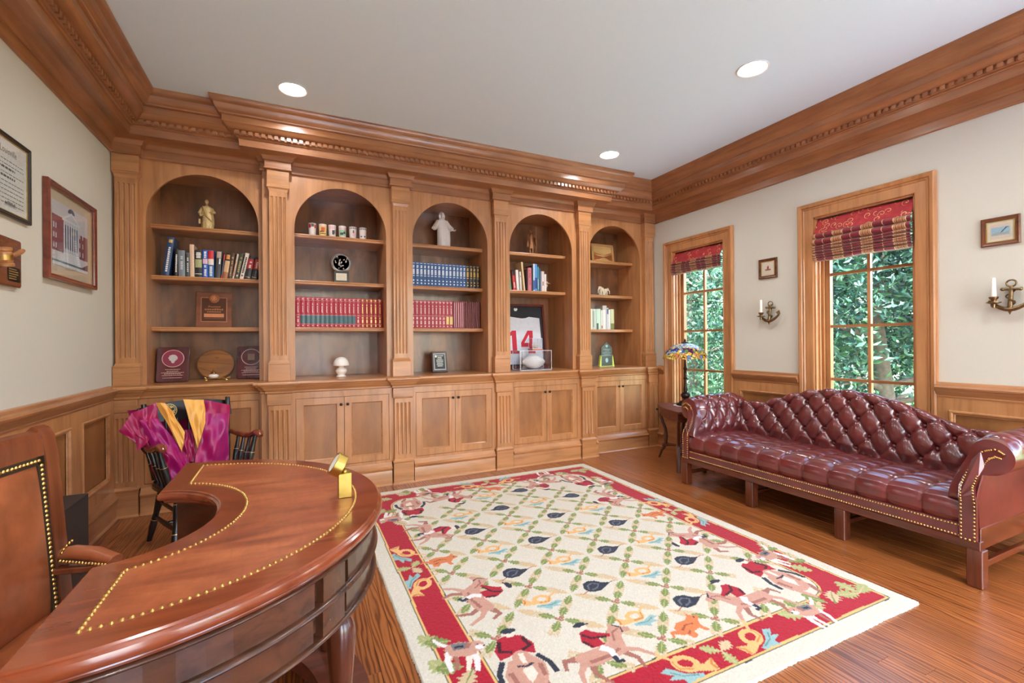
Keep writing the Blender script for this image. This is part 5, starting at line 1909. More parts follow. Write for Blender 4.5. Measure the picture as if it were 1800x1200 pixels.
z = SHELF_Z[1]
G4 = 'mixed books on the fourth bay'
B4 = [('dark green book at the left end of the fourth bay row', 2.010, .040, .21, 0, (30, 60, 36), [(GILT, .05, .15, .2, .8)]),
      ('sage green book leaning left', 2.078, .030, .228, -.10, (96, 150, 120), [(PRINTW, .6, .9, .3, .7, 5)]),
      ('red book with a black top, right of the green one', 2.128, .032, .222, -.09, (204, 44, 48), [(PRINTK, .72, 1, 0, 1), (PRINTW, .12, .4, .3, .7, 4)]),
      ('white paperback leaning left beside the red book', 2.168, .032, .222, -.07, (226, 220, 216), []),
      ('narrow off-white paperback beside the tall tan book', 2.208, .022, .206, -.05, (216, 208, 198), [(bmat((150, 130, 110)), .7, .8, .3, .7)]),
      ('tall tan hardback with its cover turned outwards', 2.250, .022, .312, -.10, (214, 186, 140), []),
      ('dark maroon book behind the pink one', 2.288, .016, .24, 0, (74, 40, 46), []),
      ('pink book with dark lettering', 2.306, .042, .255, 0, (204, 110, 122), [(bmat((120, 50, 60)), .2, .9, .3, .6, 12)]),
      ('black book between pink and light blue', 2.350, .016, .285, 0, (34, 34, 44), []),
      ('white and blue thin book in the fourth bay row', 2.368, .020, .300, 0, (206, 222, 236), [(bmat((60, 110, 180)), .05, .4, 0, 1)]),
      ('sky blue book taller than its right neighbour', 2.390, .028, .300, 0, (90, 150, 210), [(bmat((40, 70, 140)), .1, .5, 0, 1)]),
      ('teal book stepping down to the right', 2.420, .018, .272, 0, (74, 150, 170), [(PRINTW, .1, .5, .3, .7, 5)]),
      ('petrol blue book, last of the blues', 2.440, .018, .255, 0, (50, 96, 120), []),
      ('grey booklet left of the pale pair', 2.460, .012, .225, 0, (150, 160, 172), []),
      ('pale pink book, left of the last white one', 2.474, .032, .225, 0, (226, 208, 204), [(bmat((170, 130, 130)), .3, .5, .2, .8)]),
      ('short white book at the right end of the fourth bay row', 2.508, .026, .195, 0, (224, 218, 212), [])]
for lab, x, w, h, lean, rgb, deco in B4:
    make_book('book', lab, (x, 4.445, z + .001), w * .96, h, .15, rgb, deco, lean, G4)
z = SHELF_Z[2]
B5 = [('cream book at the left end of the rightmost bay', 3.180, .042, .245, (228, 220, 200), []),
      ('pale green and white book in the rightmost bay', 3.226, .048, .245, (196, 206, 190), [(bmat((110, 130, 120)), .1, .9, .1, .3)]),
      ('wide pale mint book with a dark lower corner', 3.278, .062, .247, (196, 220, 200), [(bmat((70, 84, 76)), .0, .3, .05, .45)]),
      ('narrow white book left of the wide grey one', 3.345, .024, .235, (230, 224, 212), [(bmat((160, 90, 60)), .05, .2, .2, .8)]),
      ('white book with a grey cover, tallest in the rightmost bay', 3.372, .060, .290, (200, 188, 180), [(PRINTW, .0, .82, .0, .6)]),
      ('blue and white narrow book in the rightmost bay', 3.436, .020, .262, (206, 216, 224), [(bmat((60, 90, 150)), .72, .95, 0, 1)]),
      ('thin white booklet in the rightmost bay', 3.460, .026, .240, (232, 228, 222), []),
      ('yellow-green book at the right end of the row', 3.490, .052, .248, (206, 206, 160), [(bmat((120, 130, 70)), .0, .3, 0, 1)])]
for lab, x, w, h, rgb, deco in B5:
    make_book('book', lab, (x, 4.55, z + .001), w * .97, h, .16, rgb, deco, 0, 'books on the rightmost bay')

# ------------------------------------------------------------------ statues
def robe(mb, c, rings, n=28, folds=9, amp=.06, seed=0):
    """stack of oval rings (z, rx, ry, dx, dy) with soft folds"""
    q = random.Random(seed)
    ph = q.uniform(0, 6)
    vs, fs = [], []
    H = rings[-1][0]
    for z, rx, ry, dx, dy in rings:
        k = amp * max(.15, 1 - z / H)
        for i in range(n):
            a = 2 * PI * i / n
            m = 1 + k * math.sin(folds * a + ph + 2 * z / H) + .5 * k * math.sin(5 * a - ph + 5 * z / H)
            vs.append((c[0] + dx + rx * m * math.cos(a), c[1] + dy + ry * m * math.sin(a), c[2] + z))
    for j in range(len(rings) - 1):
        for i in range(n): fs.append((j * n + i, j * n + (i + 1) % n, (j + 1) * n + (i + 1) % n, (j + 1) * n + i))
    fs += [tuple(range(n)), tuple(range((len(rings) - 1) * n, len(rings) * n))]
    mb.add(vs, fs)
def hand(mb, p, d, s):
    """small open hand at p pointing along d"""
    D = Vector(d).normalized()
    U_ = Vector((0, -1, 0))
    W_ = D.cross(U_).normalized()
    P = Vector(p)
    mb.tube([P, P + D * s * .5], [s * .22, s * .26], 8, flat=.5)
    for k in (-1.5, -.5, .5, 1.5):
        b = P + D * s * .5 + W_ * k * s * .12
        mb.tube([b, b + D * s * (.34 + .06 * (1.5 - abs(k))) + W_ * k * s * .03], [s * .06, s * .045], 5)
    mb.tube([P + D * s * .15 + W_ * s * .2, P + D * s * .45 + W_ * s * .42], [s * .07, s * .05], 5)
def head(mb, c, r, hair=True):
    mb.ball(c, r, 16, 12, sc=(.80, .92, 1.12))
    mb.ball((c[0], c[1] - r * .86, c[2] - r * .02), r * .20, 8, 6, sc=(.7, .9, 1.3))        # nose
    for s in (-1, 1):
        mb.ball((c[0] + s * r * .30, c[1] - r * .74, c[2] + r * .16), r * .11, 8, 6, sc=(1.3, .6, .8))   # eyes
        mb.ball((c[0] + s * r * .78, c[1], c[2]), r * .2, 8, 6, sc=(.5, .8, 1.2))                     # ears
    mb.ball((c[0], c[1] - r * .72, c[2] - r * .46), r * .2, 8, 6, sc=(1.3, .5, .4))                   # mouth
MARBLE = plain('white_bisque', (238, 228, 220), .55, var=.03)
IVORY = plain('gilded_ivory', (216, 186, 128), .4, .15, var=.22, scale=60)
BRZ = plain('gilt_bronze', (170, 118, 78), .35, .6, var=.2, scale=80)

def statue_robed():
    zz = SHELF_Z[0] + .0005
    x, y = -.660, 4.62
    t = thing('statuette', 'small gilded ivory statuette of a robed figure on the leftmost bay', 'statuette', (x, y, zz))
    b = MB()
    robe(b, (x, y, zz), [(0, .040, .030, 0, 0), (.03, .042, .032, 0, 0), (.06, .044, .034, .002, 0), (.10, .042, .033, .004, 0), (.14, .040, .031, .002, 0), (.17, .041, .030, -.002, 0), (.19, .040, .027, -.004, 0), (.205, .030, .022, -.004, 0), (.214, .012, .012, -.004, 0)], folds=8, amp=.11, seed=3)
    b.tube([(x - .036, y, zz + .19), (x - .056, y - .012, zz + .145), (x - .040, y - .034, zz + .12)], [.013, .013, .010], 10)
    b.tube([(x + .030, y, zz + .19), (x + .050, y - .014, zz + .155), (x + .030, y - .036, zz + .150)], [.013, .013, .010], 10)
    hand(b, (x + .030, y - .036, zz + .150), (-1, -.2, .3), .020)
    hand(b, (x - .040, y - .034, zz + .12), (.6, -.3, .4), .020)
    b.tube([(x - .004, y, zz + .21), (x - .003, y, zz + .228)], [.010, .009], 8)
    head(b, (x - .003, y - .003, zz + .246), .0185)
    b.build('figure', IVORY, t, 60)
    MB().tube([(x - .030, y - .026, zz + .20), (x - .005, y - .037, zz + .12), (x + .036, y - .028, zz + .075)], [.010, .013, .008], 8, flat=.5).build('sash', IVORY, t, 60)
    MB().cbox(x - .062, x - .048, y - .02, y - .005, zz + .055, zz + .095, .002).build('book', IVORY, t)
    MB().ball((x - .003, y + .001, zz + .252), .0185, 12, 8, sc=(.9, 1, 1.02)).build('hair', BRZ, t, 60)
statue_robed()

def statue_christ():
    zz = SHELF_Z[0] + .0005
    x, y = 1.385, 4.60
    t = thing('statuette', 'white statuette of a robed bearded man with open arms on the middle bay', 'statuette', (x, y, zz))
    b = MB()
    robe(b, (x, y, zz), [(0, .052, .040, 0, 0), (.03, .050, .038, 0, 0), (.08, .048, .036, .002, 0), (.13, .050, .036, .004, 0), (.19, .052, .035, .004, 0), (.25, .054, .033, .002, 0), (.285, .052, .030, 0, 0), (.305, .040, .026, 0, 0), (.318, .018, .016, 0, 0)], folds=11, amp=.09, seed=5)
    for s in (-1, 1):
        b.tube([(x + s * .040, y, zz + .292), (x + s * .068, y - .012, zz + .245), (x + s * .092, y - .040, zz + .205)], [.021, .023, .026], 12)      # sleeves
        b.tube([(x + s * .088, y - .036, zz + .21), (x + s * .108, y - .055, zz + .195)], [.010, .008], 8)
        hand(b, (x + s * .106, y - .053, zz + .196), (s * .8, -.5, .05), .030)
    b.tube([(x, y, zz + .31), (x, y, zz + .336)], [.014, .013], 8)
    head(b, (x, y - .004, zz + .358), .026)
    b.build('figure', MARBLE, t, 60)
    m = MB()
    m.ball((x, y + .005, zz + .364), .027, 14, 10, sc=(.95, .95, 1.05))
    for s in (-1, 1): m.tube([(x + s * .017, y + .004, zz + .37), (x + s * .024, y + .002, zz + .345), (x + s * .022, y + .002, zz + .318)], [.010, .012, .007], 8)
    m.ball((x, y - .020, zz + .338), .011, 10, 8, sc=(1.1, .8, 1.2))
    m.build('hair', MARBLE, t, 60)
    c = MB()
    robe(c, (x + .046, y + .004, zz), [(.035, .010, .010, .024, 0), (.05, .026, .024, .016, 0), (.12, .034, .028, .010, 0), (.20, .036, .028, .004, 0), (.28, .020, .02, -.012, 0)], folds=6, amp=.14, seed=8)
    c.build('mantle', MARBLE, t, 60)
statue_christ()

def statue_staff():
    zz = SHELF_Z[0] + .0005
    x, y = 2.40, 4.55
    t = thing('statuette', 'gilt bronze figure holding a cross-topped staff on the fourth bay', 'statuette', (x, y, zz))
    MB().lathe([(.066, 0), (.066, .008), (.055, .020), (.040, .024), (.001, .024)], 28, (x, y, zz)).build('base', plain('pale_stone', (214, 186, 156), .4), t, 40)
    zb = zz + .024
    b = MB()
    for s, dy in ((-1, .004), (1, -.006)):
        b.tube([(x + s * .014, y + dy, zb), (x + s * .015, y + dy, zb + .05), (x + s * .012, y, zb + .105)], [.009, .011, .014], 8)
        b.tube([(x + s * .014, y + dy + .004, zb + .005), (x + s * .017, y + dy - .022, zb + .004)], [.008, .006], 8)
    robe(b, (x, y, zb), [(.055, .034, .026, 0, 0), (.08, .036, .026, 0, 0), (.11, .030, .022, 0, 0), (.14, .024, .018, 0, 0), (.17, .028, .019, 0, 0), (.20, .031, .019, 0, 0), (.215, .020, .016, 0, 0), (.225, .009, .009, 0, 0)], folds=10, amp=.12, seed=2)
    b.tube([(x - .026, y, zb + .205), (x - .046, y - .01, zb + .165), (x - .030, y - .03, zb + .145)], [.010, .010, .007], 8)
    b.tube([(x + .026, y, zb + .205), (x + .048, y - .012, zb + .175), (x + .042, y - .03, zb + .19)], [.010, .010, .007], 8)
    hand(b, (x + .042, y - .03, zb + .19), (0, -.3, 1), .018)
    hand(b, (x - .030, y - .03, zb + .145), (.7, -.3, 0), .018)
    b.tube([(x, y, zb + .22), (x, y, zb + .235)], [.008, .007], 8)
    head(b, (x, y - .002, zb + .25), .016)
    b.build('figure', BRZ, t, 60)
    MB().ball((x, y + .002, zb + .255), .0165, 12, 8, sc=(.95, 1, 1.05)).build('hair', BRZ, t, 60)
    st = MB().tube([(x + .046, y - .034, zb + .01), (x + .046, y - .034, zb + .305)], .0035, 8)
    st.cbox(x + .030, x + .062, y - .037, y - .031, zb + .280, zb + .287, .001).cbox(x + .036, x + .056, y - .037, y - .031, zb + .262, zb + .268, .001)
    st.build('staff', BRZ, t, 50)
    cl_ = MB()
    cl_.grid(lambda u, v: (x - .034 - .012 * v + .01 * math.sin(9 * u), y + .016 - .03 * u, zb + .205 - .135 * v + .006 * math.sin(12 * u)), 14, 14)
    cl_.grid(lambda u, v: (x + .030 + .040 * v * (1 - .4 * u), y + .014 - .03 * u, zb + .17 - .09 * v + .02 * u), 14, 14)
    cl_.build('cloak', BRZ, t, 60)
statue_staff()

def animal_pair():
    """little ivory group: two standing elephants"""
    zz = SHELF_Z[1] + .0005
    t = thing('figurine', 'tiny carved ivory elephant pair on the rightmost bay', 'figurine', (3.43, 4.62, zz))
    for x, s, f in ((3.405, 1, -1), (3.462, .85, 1)):
        b = MB()
        y = 4.62
        for dx in (-.020, .020):
            for dy in (-.012, .012):
                b.tube([(x + dx * s, y + dy * s, zz), (x + dx * s, y + dy * s, zz + .035 * s), (x + dx * .8 * s, y + dy * .8 * s, zz + .062 * s)], [.009 * s, .009 * s, .012 * s], 8)
        b.ball((x, y, zz + .078 * s), .036 * s, 14, 10, sc=(1.0, .72, .85))
        b.ball((x + f * .034 * s, y - .006, zz + .098 * s), .020 * s, 12, 9, sc=(.95, .9, 1.1))
        b.tube([(x + f * .045 * s, y - .010, zz + .095 * s), (x + f * .060 * s, y - .013, zz + .070 * s), (x + f * .060 * s, y - .014, zz + .042 * s), (x + f * .068 * s, y - .014, zz + .034 * s)], [.009 * s, .007 * s, .005 * s, .004 * s], 8)
        for e in (-1, 1): b.ball((x + f * .026 * s, y - .006 + e * .019 * s, zz + .098 * s), .016 * s, 10, 8, sc=(.8, .3, 1.1))
        b.tube([(x - f * .034 * s, y, zz + .09 * s), (x - f * .044 * s, y, zz + .06 * s)], [.004, .002], 6)
        b.build('elephant', plain('ivory_carving_%d' % int(s * 100), (226, 212, 186), .45), t, 60)
animal_pair()

# ------------------------------------------------------------------ plaques and frames on the shelves
def lean_box(c, w, h, th, tilt):
    """a panel standing on its lower edge and tipped back; maps (x, depth, z) local to world"""
    ca, sa = math.cos(tilt), math.sin(tilt)
    return lambda p: (c[0] + p[0], c[1] + p[1] * ca + p[2] * sa, c[2] + p[2] * ca - p[1] * sa + th * sa)
COPP = plain('engraved_copper', (150, 88, 54), .35, .5, var=.15)
COPL = plain('bright_copper', (214, 140, 100), .3, .6)
WAL = wood('plaque_walnut', (150, 84, 50), (104, 54, 32), 'x', .35, coat=.2)
def wood_plaque():
    c = (-.620, 4.62, SHELF_Z[2] + .0005)
    t = thing('award_plaque', 'square walnut plaque with an engraved copper plate and round crest', 'plaque', c)
    f = lean_box(c, .26, .31, .02, .10)
    MB().cbox(-.131, .131, 0, .02, 0, .305, .003).xf(f).build('board', WAL, t)
    p = MB().box(-.092, .092, -.002, 0, .05, .255).xf(f).build('plate', plain('dark_copper', (84, 46, 26), .4, .4), t)
    e = MB()
    for a in ((-.094, .094, .048, .052), (-.094, .094, .253, .257)): e.box(a[0], a[1], -.0035, 0, a[2], a[3])
    for s in (-1, 1): e.box(s * .092 - .002, s * .092 + .002, -.0035, 0, .05, .255)
    e.box(-.072, .072, -.003, -.002, .088, .118, 0).box(-.07, .07, -.003, -.002, .078, .0795)
    q = random.Random(4)
    for k in range(11): e.box(-.066 + k * .0125, -.060 + k * .0125, -.003, -.002, .148, .158 + q.uniform(0, .006))
    for k in range(9): e.box(-.050 + k * .0115, -.043 + k * .0115, -.003, -.002, .130, .137)
    e.xf(f).build('engraving', COPL, p)
    text_mb('Presented', .022, lambda x, y, d: f((x, -.0032, .178 + y)), shear=.35).build('lettering', COPL, p)
    cr = MB().lathe([(.001, .004), (.026, .004), (.030, .0045), (.038, .0045), (.040, .003), (.040, 0)], 32).xf(lambda q_: f((q_[0], -q_[2] - .002, .250 + q_[1]))).build('crest', COPP, t, 40)
    m = MB()
    for k in range(9):
        a = k * .7
        m.box(.018 * math.cos(a) - .004, .018 * math.cos(a) + .004, -.0078, -.006, .250 + .018 * math.sin(a) - .004, .250 + .018 * math.sin(a) + .004)
    m.box(-.009, .009, -.0085, -.006, .240, .262)
    m.xf(f).build('crest_relief', COPL, cr)
wood_plaque()
PLM = wood('plaque_mahogany', (100, 34, 40), (58, 18, 24), 'z', .12, coat=.7, blotch=.3)
PLS = plain('plaque_silver', (214, 206, 204), .3, .6, var=.2, scale=200)
PLR = plain('plaque_enamel', (138, 48, 72), .3)
PLK = plain('plaque_pink_line', (226, 178, 168), .4)
def seal_plaque(c, lab, full=True):
    t = thing('award_plaque', lab, 'plaque', c)
    f = lean_box(c, .22, .285, .02, .20)
    w, h, r = .108, .286, .018
    pts = []
    for cx_, cz_, a0 in ((w - r, r, -90), (w - r, h - r, 0), (-w + r, h - r, 90), (-w + r, r, 180)):
        for k in range(6):
            a = math.radians(a0 + 90 * k / 5)
            pts.append((cx_ + r * math.cos(a), cz_ + r * math.sin(a)))
    b = MB().prism(pts, 1, 0, .02).prism([(p[0] * .965, (p[1] - h / 2) * .975 + h / 2) for p in pts], 1, -.004, 0)
    b.xf(f).build('board', PLM, t, 30)
    ctr = .190
    o = MB().lathe([(.001, .0015), (.068, .0015), (.068, 0)], 40).xf(lambda p: f((p[0] * 1.05, -.0042 - p[2], ctr + p[1]))).build('medallion', PLR if full else PLM, t)
    rg_ = MB()
    rg_.lathe([(.067, 0), (.067, .003), (.071, .003), (.071, 0)], 40).xf(lambda p: f((p[0] * 1.05, -.0042 - p[2], ctr + p[1]))).build('ring', PLK, o)
    if full:
        s = MB()
        n = 18
        sh_ = [(math.cos(2 * PI * k / n) * (.030 + .003 * math.sin(3 * k)), math.sin(2 * PI * k / n) * .027 + .004) for k in range(n)]
        s.prism(sh_, 1, -.010, -.005)
        s.prism([(-.014, -.020), (.014, -.020), (.007, -.038), (-.007, -.038)], 1, -.009, -.005)
        s.xf(lambda p: f((p[0], p[1], ctr + p[2]))).build('seal', PLS, o, 30)
    else:
        s = MB().box(-.026, .026, -.0075, -.0055, ctr - .028, ctr + .028).xf(f).build('seal', plain('plaque_olive', (132, 100, 74), .4), o)
    L = MB()
    q = random.Random(9)
    for k, (zz_, wd) in enumerate(((.098, .05), (.084, .04), (.072, .075), (.062, .055), (.050, .07), (.030, .065))):
        x = -wd
        while x < wd:
            d = q.uniform(.006, .014)
            L.box(x, min(wd, x + d), -.0052, -.004, zz_, zz_ + .004)
            x += d + .003
    L.xf(f).build('lettering', PLK, t)
seal_plaque((-.893, 4.52, CT + .0002), 'glossy dark red plaque with a silver seal, at the left end of the counter shelf')
seal_plaque((-.346, 4.60, CT + .0002), 'dark red plaque with a faded seal, partly hidden behind the pilaster', False)

def oval_plaque():
    c = (-.620, 4.68, CT + .0002)
    t = thing('basketball_plaque', 'oval wooden plaque cut like a basketball, leaning on the back panel', 'plaque', c)
    f = lean_box(c, .28, .26, .02, .25)
    OAK = wood('plaque_oak', (186, 118, 54), (150, 90, 38), 'x', .3, coat=.3)
    n = 48
    el = lambda k: [(math.cos(2 * PI * i / n) * .140 * k, .131 + math.sin(2 * PI * i / n) * .130 * k) for i in range(n)]
    MB().prism(el(1), 1, 0, .02).xf(f).build('rim', wood('plaque_oak_dark', (140, 84, 38), (110, 62, 28), 'x', .3), t, 30)
    MB().prism(el(.95), 1, -.004, 0).xf(f).build('face', OAK, t, 30)
    BL_ = plain('burnt_line', (90, 52, 22), .6)
    def seam(pts):
        s = MB()
        for a, b in zip(pts[:-1], pts[1:]):
            s.add([(a[0], -.0046, a[1] - .0018), (b[0], -.0046, b[1] - .0018), (b[0], -.0046, b[1] + .0018), (a[0], -.0046, a[1] + .0018)], [(0, 1, 2, 3)])
        s.xf(f).build('seam', BL_, t)
    seam([(-.128 + .256 * k / 16, .155 - .03 * k / 16) for k in range(17)])
    seam([(-.100 + .200 * k / 16, .208 + .016 * math.sin(PI * k / 16)) for k in range(17)])
    seam([(-.125 + .18 * k / 16, .105 - .055 * math.sin(PI * .5 * k / 16)) for k in range(17)])
    MB().box(-.008, .024, -.0050, -.0044, .186, .190).box(-.002, .016, -.005, -.0044, .178, .181).xf(f).build('lettering', BL_, t)
oval_plaque()
def lidded_pot():
    c = (-.605, 4.475, CT + .0005)
    t = thing('lidded_pot', 'little white and gold lidded pot on a gilt footed stand', 'ornament', c)
    x, y, z_ = c
    s = MB().tube([(x - .055, y, z_ + .020), (x, y, z_ + .024), (x + .08, y, z_ + .022), (x + .115, y, z_ + .024)], .004, 8)
    for dx in (-.05, .09):
        for dy in (-.025, .025):
            s.tube([(x + dx, y, z_ + .022), (x + dx - .008, y + dy, z_ + .018), (x + dx + .004, y + dy * 1.1, z_ + .008), (x + dx - .006, y + dy * 1.25, z_ + .003)], [.005, .005, .004, .003], 8)
    s.tube([(x + .09, y, z_ + .022), (x + .118, y, z_ + .033)], [.006, .004], 8).tube([(x - .05, y, z_ + .022), (x - .066, y, z_ + .032)], [.006, .004], 8)
    s.build('stand', BRASS, t, 50)
    MB().lathe([(.016, .026), (.030, .030), (.037, .040), (.036, .048), (.026, .056), (.014, .060)], 24, c).build('bowl', MARBLE, t, 50)
    MB().lathe([(.016, .060), (.022, .064), (.018, .070), (.008, .076), (.010, .082), (.003, .090), (.001, .091)], 20, c).build('lid', BRASS, t, 50)
lidded_pot()

# glasses
FROST = plain('frosted_glass', (232, 220, 216), .25, var=.04)
def tumbler(x, lab, prints):
    c = (x, 4.50, SHELF_Z[0] + .0005)
    t = thing('drinking_glass', lab, 'glass', c, 'printed drinking glasses')
    MB().lathe([(.027, .0), (.029, .004), (.034, .118), (.033, .118), (.028, .010), (.001, .009)], 28, c).build('body', FROST, t, 50)
    pm = MB()
    for m_, a0, a1, z0, z1 in prints:
        n = 6
        vs, fs = [], []
        for k in range(n + 1):
            a = math.radians(-90 + a0 + (a1 - a0) * k / n)
            for zz in (z0, z1):
                r = .029 + .005 * zz / .118 + .0006
                vs.append((c[0] + r * math.cos(a), c[1] + r * math.sin(a), c[2] + zz))
        for k in range(n): fs.append((2 * k, 2 * k + 2, 2 * k + 3, 2 * k + 1))
        MB().add(vs, fs).build('print', m_, t)
PR, PG, PY_, PP, PM, PO = bmat((206, 40, 60)), bmat((96, 106, 96)), bmat((236, 196, 116)), bmat((230, 176, 182)), bmat((150, 196, 150)), bmat((206, 90, 50))
PB = bmat((70, 54, 56))
tumbler(.150, 'frosted glass with red flowers near the rim, first from the left', [(PR, -60, -20, .075, .105), (PR, 30, 60, .075, .105), (PG, -15, 25, .085, .112)])
tumbler(.238, 'yellow printed glass with a red horse picture', [(PY_, -75, 75, .012, .106), (PO, -30, 30, .055, .088), (PB, -50, 20, .045, .055), (PB, -45, 45, .028, .036)])
tumbler(.318, 'pale pink glass with a brown figure print', [(PP, -80, 80, .080, .106), (PB, -5, 30, .03, .07), (PB, 35, 48, .04, .075)])
tumbler(.406, 'glass with a mint green panel and black horse print', [(PP, -70, 70, .085, .1), (PM, -60, 60, .028, .082), (PB, -45, 10, .035, .055), (PB, 10, 45, .045, .065)])
tumbler(.497, 'frosted white glass with a grey rim band and jockey print', [(PG, -80, 80, .098, .112), (PP, -10, 30, .03, .07), (PB, -5, 12, .06, .085)])
tumbler(.587, 'frosted white glass with a grey rim band, last on the right', [(PG, -80, 80, .098, .112), (PB, -50, -20, .03, .04), (PB, 10, 40, .03, .042)])

def crystal():
    m, nt, b = nm('crystal')
    b.inputs['Base Color'].default_value = (.93, .93, .95, 1)
    b.inputs['Roughness'].default_value = .06
    b.inputs['Transmission Weight'].default_value = .88
    b.inputs['IOR'].default_value = 1.3
    return m
CRY = crystal()
def crystal_award():
    c = (.398, 4.56, SHELF_Z[1] + .0005)
    t = thing('crystal_award', 'round engraved crystal plate on a black stand with a white card', 'award', c)
    x, y, z_ = c
    MB().cbox(x - .076, x + .076, y - .035, y + .035, z_, z_ + .010, .002).build('foot', BLACK, t)
    st = MB().cbox(x - .066, x + .066, y - .018, y + .012, z_ + .010, z_ + .118, .002).build('stand', BLACK, t)
    ca = MB().box(x - .047, x + .047, y - .0195, y - .018, z_ + .032, z_ + .098).build('card', PAPER, st)
    L = MB()
    for k in range(5): L.box(x - .040, x + .040 - .01 * (k % 2), y - .0202, y - .0195, z_ + .042 + k * .011, z_ + .0435 + k * .011)
    L.build('card_lettering', bmat((170, 160, 150)), t)
    R_ = .092
    zc_ = z_ + .118 + R_ - .012
    d = MB().lathe([(.001, -.006), (R_ * .78, -.006), (R_ * .80, -.010), (R_ * .96, -.009), (R_, -.004), (R_, .004), (R_ * .96, .009), (.001, .008)], 48)
    d.xf(lambda p: (x + p[0], y + p[2], zc_ + p[1])).build('disc', CRY, t, 40)
    e = MB().lathe([(R_ * .78, 0), (R_ * .78, .002), (R_ * .81, .002), (R_ * .81, 0)], 40)
    q = random.Random(6)
    for k in range(26):
        a, r = q.uniform(0, 6.28), R_ * .7 * math.sqrt(q.random())
        s_ = q.uniform(.004, .012)
        e.add([(r * math.cos(a), r * math.sin(a), .001), (r * math.cos(a) + s_, r * math.sin(a) + s_ * .3, .001), (r * math.cos(a) + s_ * .6, r * math.sin(a) + s_, .001), (r * math.cos(a) - s_ * .3, r * math.sin(a) + s_ * .7, .001)], [(0, 1, 2, 3)])
    e.xf(lambda p: (x + p[0], y - .0112 - p[2], zc_ + p[1])).build('engraving', plain('frosted_engraving', (222, 214, 210), .5), t)
crystal_award()

MILK = plain('milk_glass', (240, 232, 226), .3, var=.05, scale=24)
def mushroom_lamp():
    c = (.380, 4.43, CT + .0005)
    t = thing('mushroom_lamp', 'small white milk glass mushroom lamp on the second bay counter', 'lamp', c)
    MB().lathe([(.038, 0), (.042, .004), (.040, .010), (.030, .018), (.036, .028), (.048, .045), (.050, .058), (.044, .072), (.026, .084), (.020, .092), (.026, .100)], 32, c).build('body', MILK, t, 60)
    MB().lathe([(.068, .102), (.070, .106), (.066, .128), (.056, .150), (.040, .168), (.020, .178), (.001, .181)], 32, c).build('cap', MILK, t, 60)
mushroom_lamp()

def small_plaque():
    c = (1.345, 4.56, CT + .0005)
    t = thing('award_plaque', 'small dark frame with a silver lettered plate, leaning on the middle bay counter', 'plaque', c)
    f = lean_box(c, .16, .21, .016, .22)
    MB().cbox(-.080, .080, 0, .014, 0, .212, .003).xf(f).build('frame', plain('dark_walnut', (66, 44, 38), .3, coat=.3), t)
    p = MB().box(-.062, .062, -.0025, 0, .02, .192).xf(f).build('plate', plain('pewter', (150, 146, 138), .28, .8), t)
    MB().box(-.054, .054, -.0036, -.0025, .030, .182).xf(f).build('dark_field', plain('black_plate', (44, 44, 42), .3, .3), p)
    L = MB()
    q = random.Random(3)
    for k in range(8):
        w_ = q.uniform(.022, .044)
        L.box(-w_, w_, -.0042, -.0036, .058 + k * .015, .064 + k * .015)
    L.box(-.048, -.030, -.0042, -.0036, .150, .174)
    L.xf(f).build('lettering', plain('pewter_print', (196, 190, 176), .3, .5), p)
    MB().add([f((-.02, .014, .15)), f((.02, .014, .15)), (c[0] + .02, c[1] + .12, c[2]), (c[0] - .02, c[1] + .12, c[2]), f((-.02, .018, .15)), f((.02, .018, .15)), (c[0] + .02, c[1] + .125, c[2]), (c[0] - .02, c[1] + .125, c[2])], [(0, 1, 2, 3), (4, 7, 6, 5), (0, 4, 5, 1), (1, 5, 6, 2), (2, 6, 7, 3), (3, 7, 4, 0)]).build('easel', PRINTK, t)
small_plaque()

def jersey():
    c = (2.335, 4.60, CT + .0005)
    t = thing('framed_jersey', 'framed white sports jersey numbered 14 in red, leaning in the fourth bay', 'picture', c)
    f = lean_box(c, .58, .74, .03, .13)
    W_, H_ = .29, .735
    fr = MB()
    for a in ((-W_, W_, H_ - .028, H_), (-W_, W_, 0, .028)): fr.cbox(a[0], a[1], -.016, .012, a[2], a[3], .003)
    for s in (-1, 1):
        a, b = sorted((s * W_, s * (W_ - .028)))
        fr.cbox(a, b, -.016, .012, .028, H_ - .028, .003)
    fr.xf(f).build('frame', wood('jersey_frame', (120, 44, 30), (76, 26, 18), 'z', .3, coat=.4), t)
    MB().box(-W_ + .02, W_ - .02, .002, .010, .02, H_ - .02).xf(f).build('backing', plain('navy_mat', (40, 42, 50), .8), t)
    CL = plain('jersey_cloth', (214, 216, 224), .8, var=.05, scale=30, bmp=.2)
    j = [(-.235, .05), (-.24, .30), (-.232, .60), (-.12, .585), (-.05, .575), (.0, .57), (.05, .575), (.09, .59), (.225, .575), (.232, .30), (.245, .05)]
    jo = MB().prism(j, 1, -.004, .002).xf(f).build('jersey', CL, t)
    N_ = MB()
    N_.prism([(-.165, .17), (-.06, .17), (-.06, .205), (-.085, .205), (-.085, .43), (-.135, .43), (-.17, .40), (-.17, .365), (-.14, .375), (-.14, .205), (-.165, .205)], 1, -.0058, -.004)
    N_.prism([(.055, .17), (.145, .17), (.145, .20), (.125, .20), (.125, .245), (.15, .245), (.15, .29), (.125, .29), (.125, .43), (.06, .43), (-.03, .29), (-.03, .245), (.075, .245), (.075, .20), (.055, .20)], 1, -.0058, -.004)
    no = N_.xf(f).build('number', plain('jersey_red', (196, 34, 58), .7), jo)
    MB().prism([(.01, .29), (.075, .29), (.075, .385)], 1, -.0064, -.0058).xf(f).build('number_gap', CL, jo)
    MB().prism([(-.085, .655), (-.060, .655), (-.045, .675), (-.055, .69), (-.068, .682), (-.08, .69), (-.093, .678)], 1, .0005, .002).xf(f).build('emblem', PRINTW, t)
jersey()
ACR = thin_glass('acrylic', (.96, .97, .99), .05)
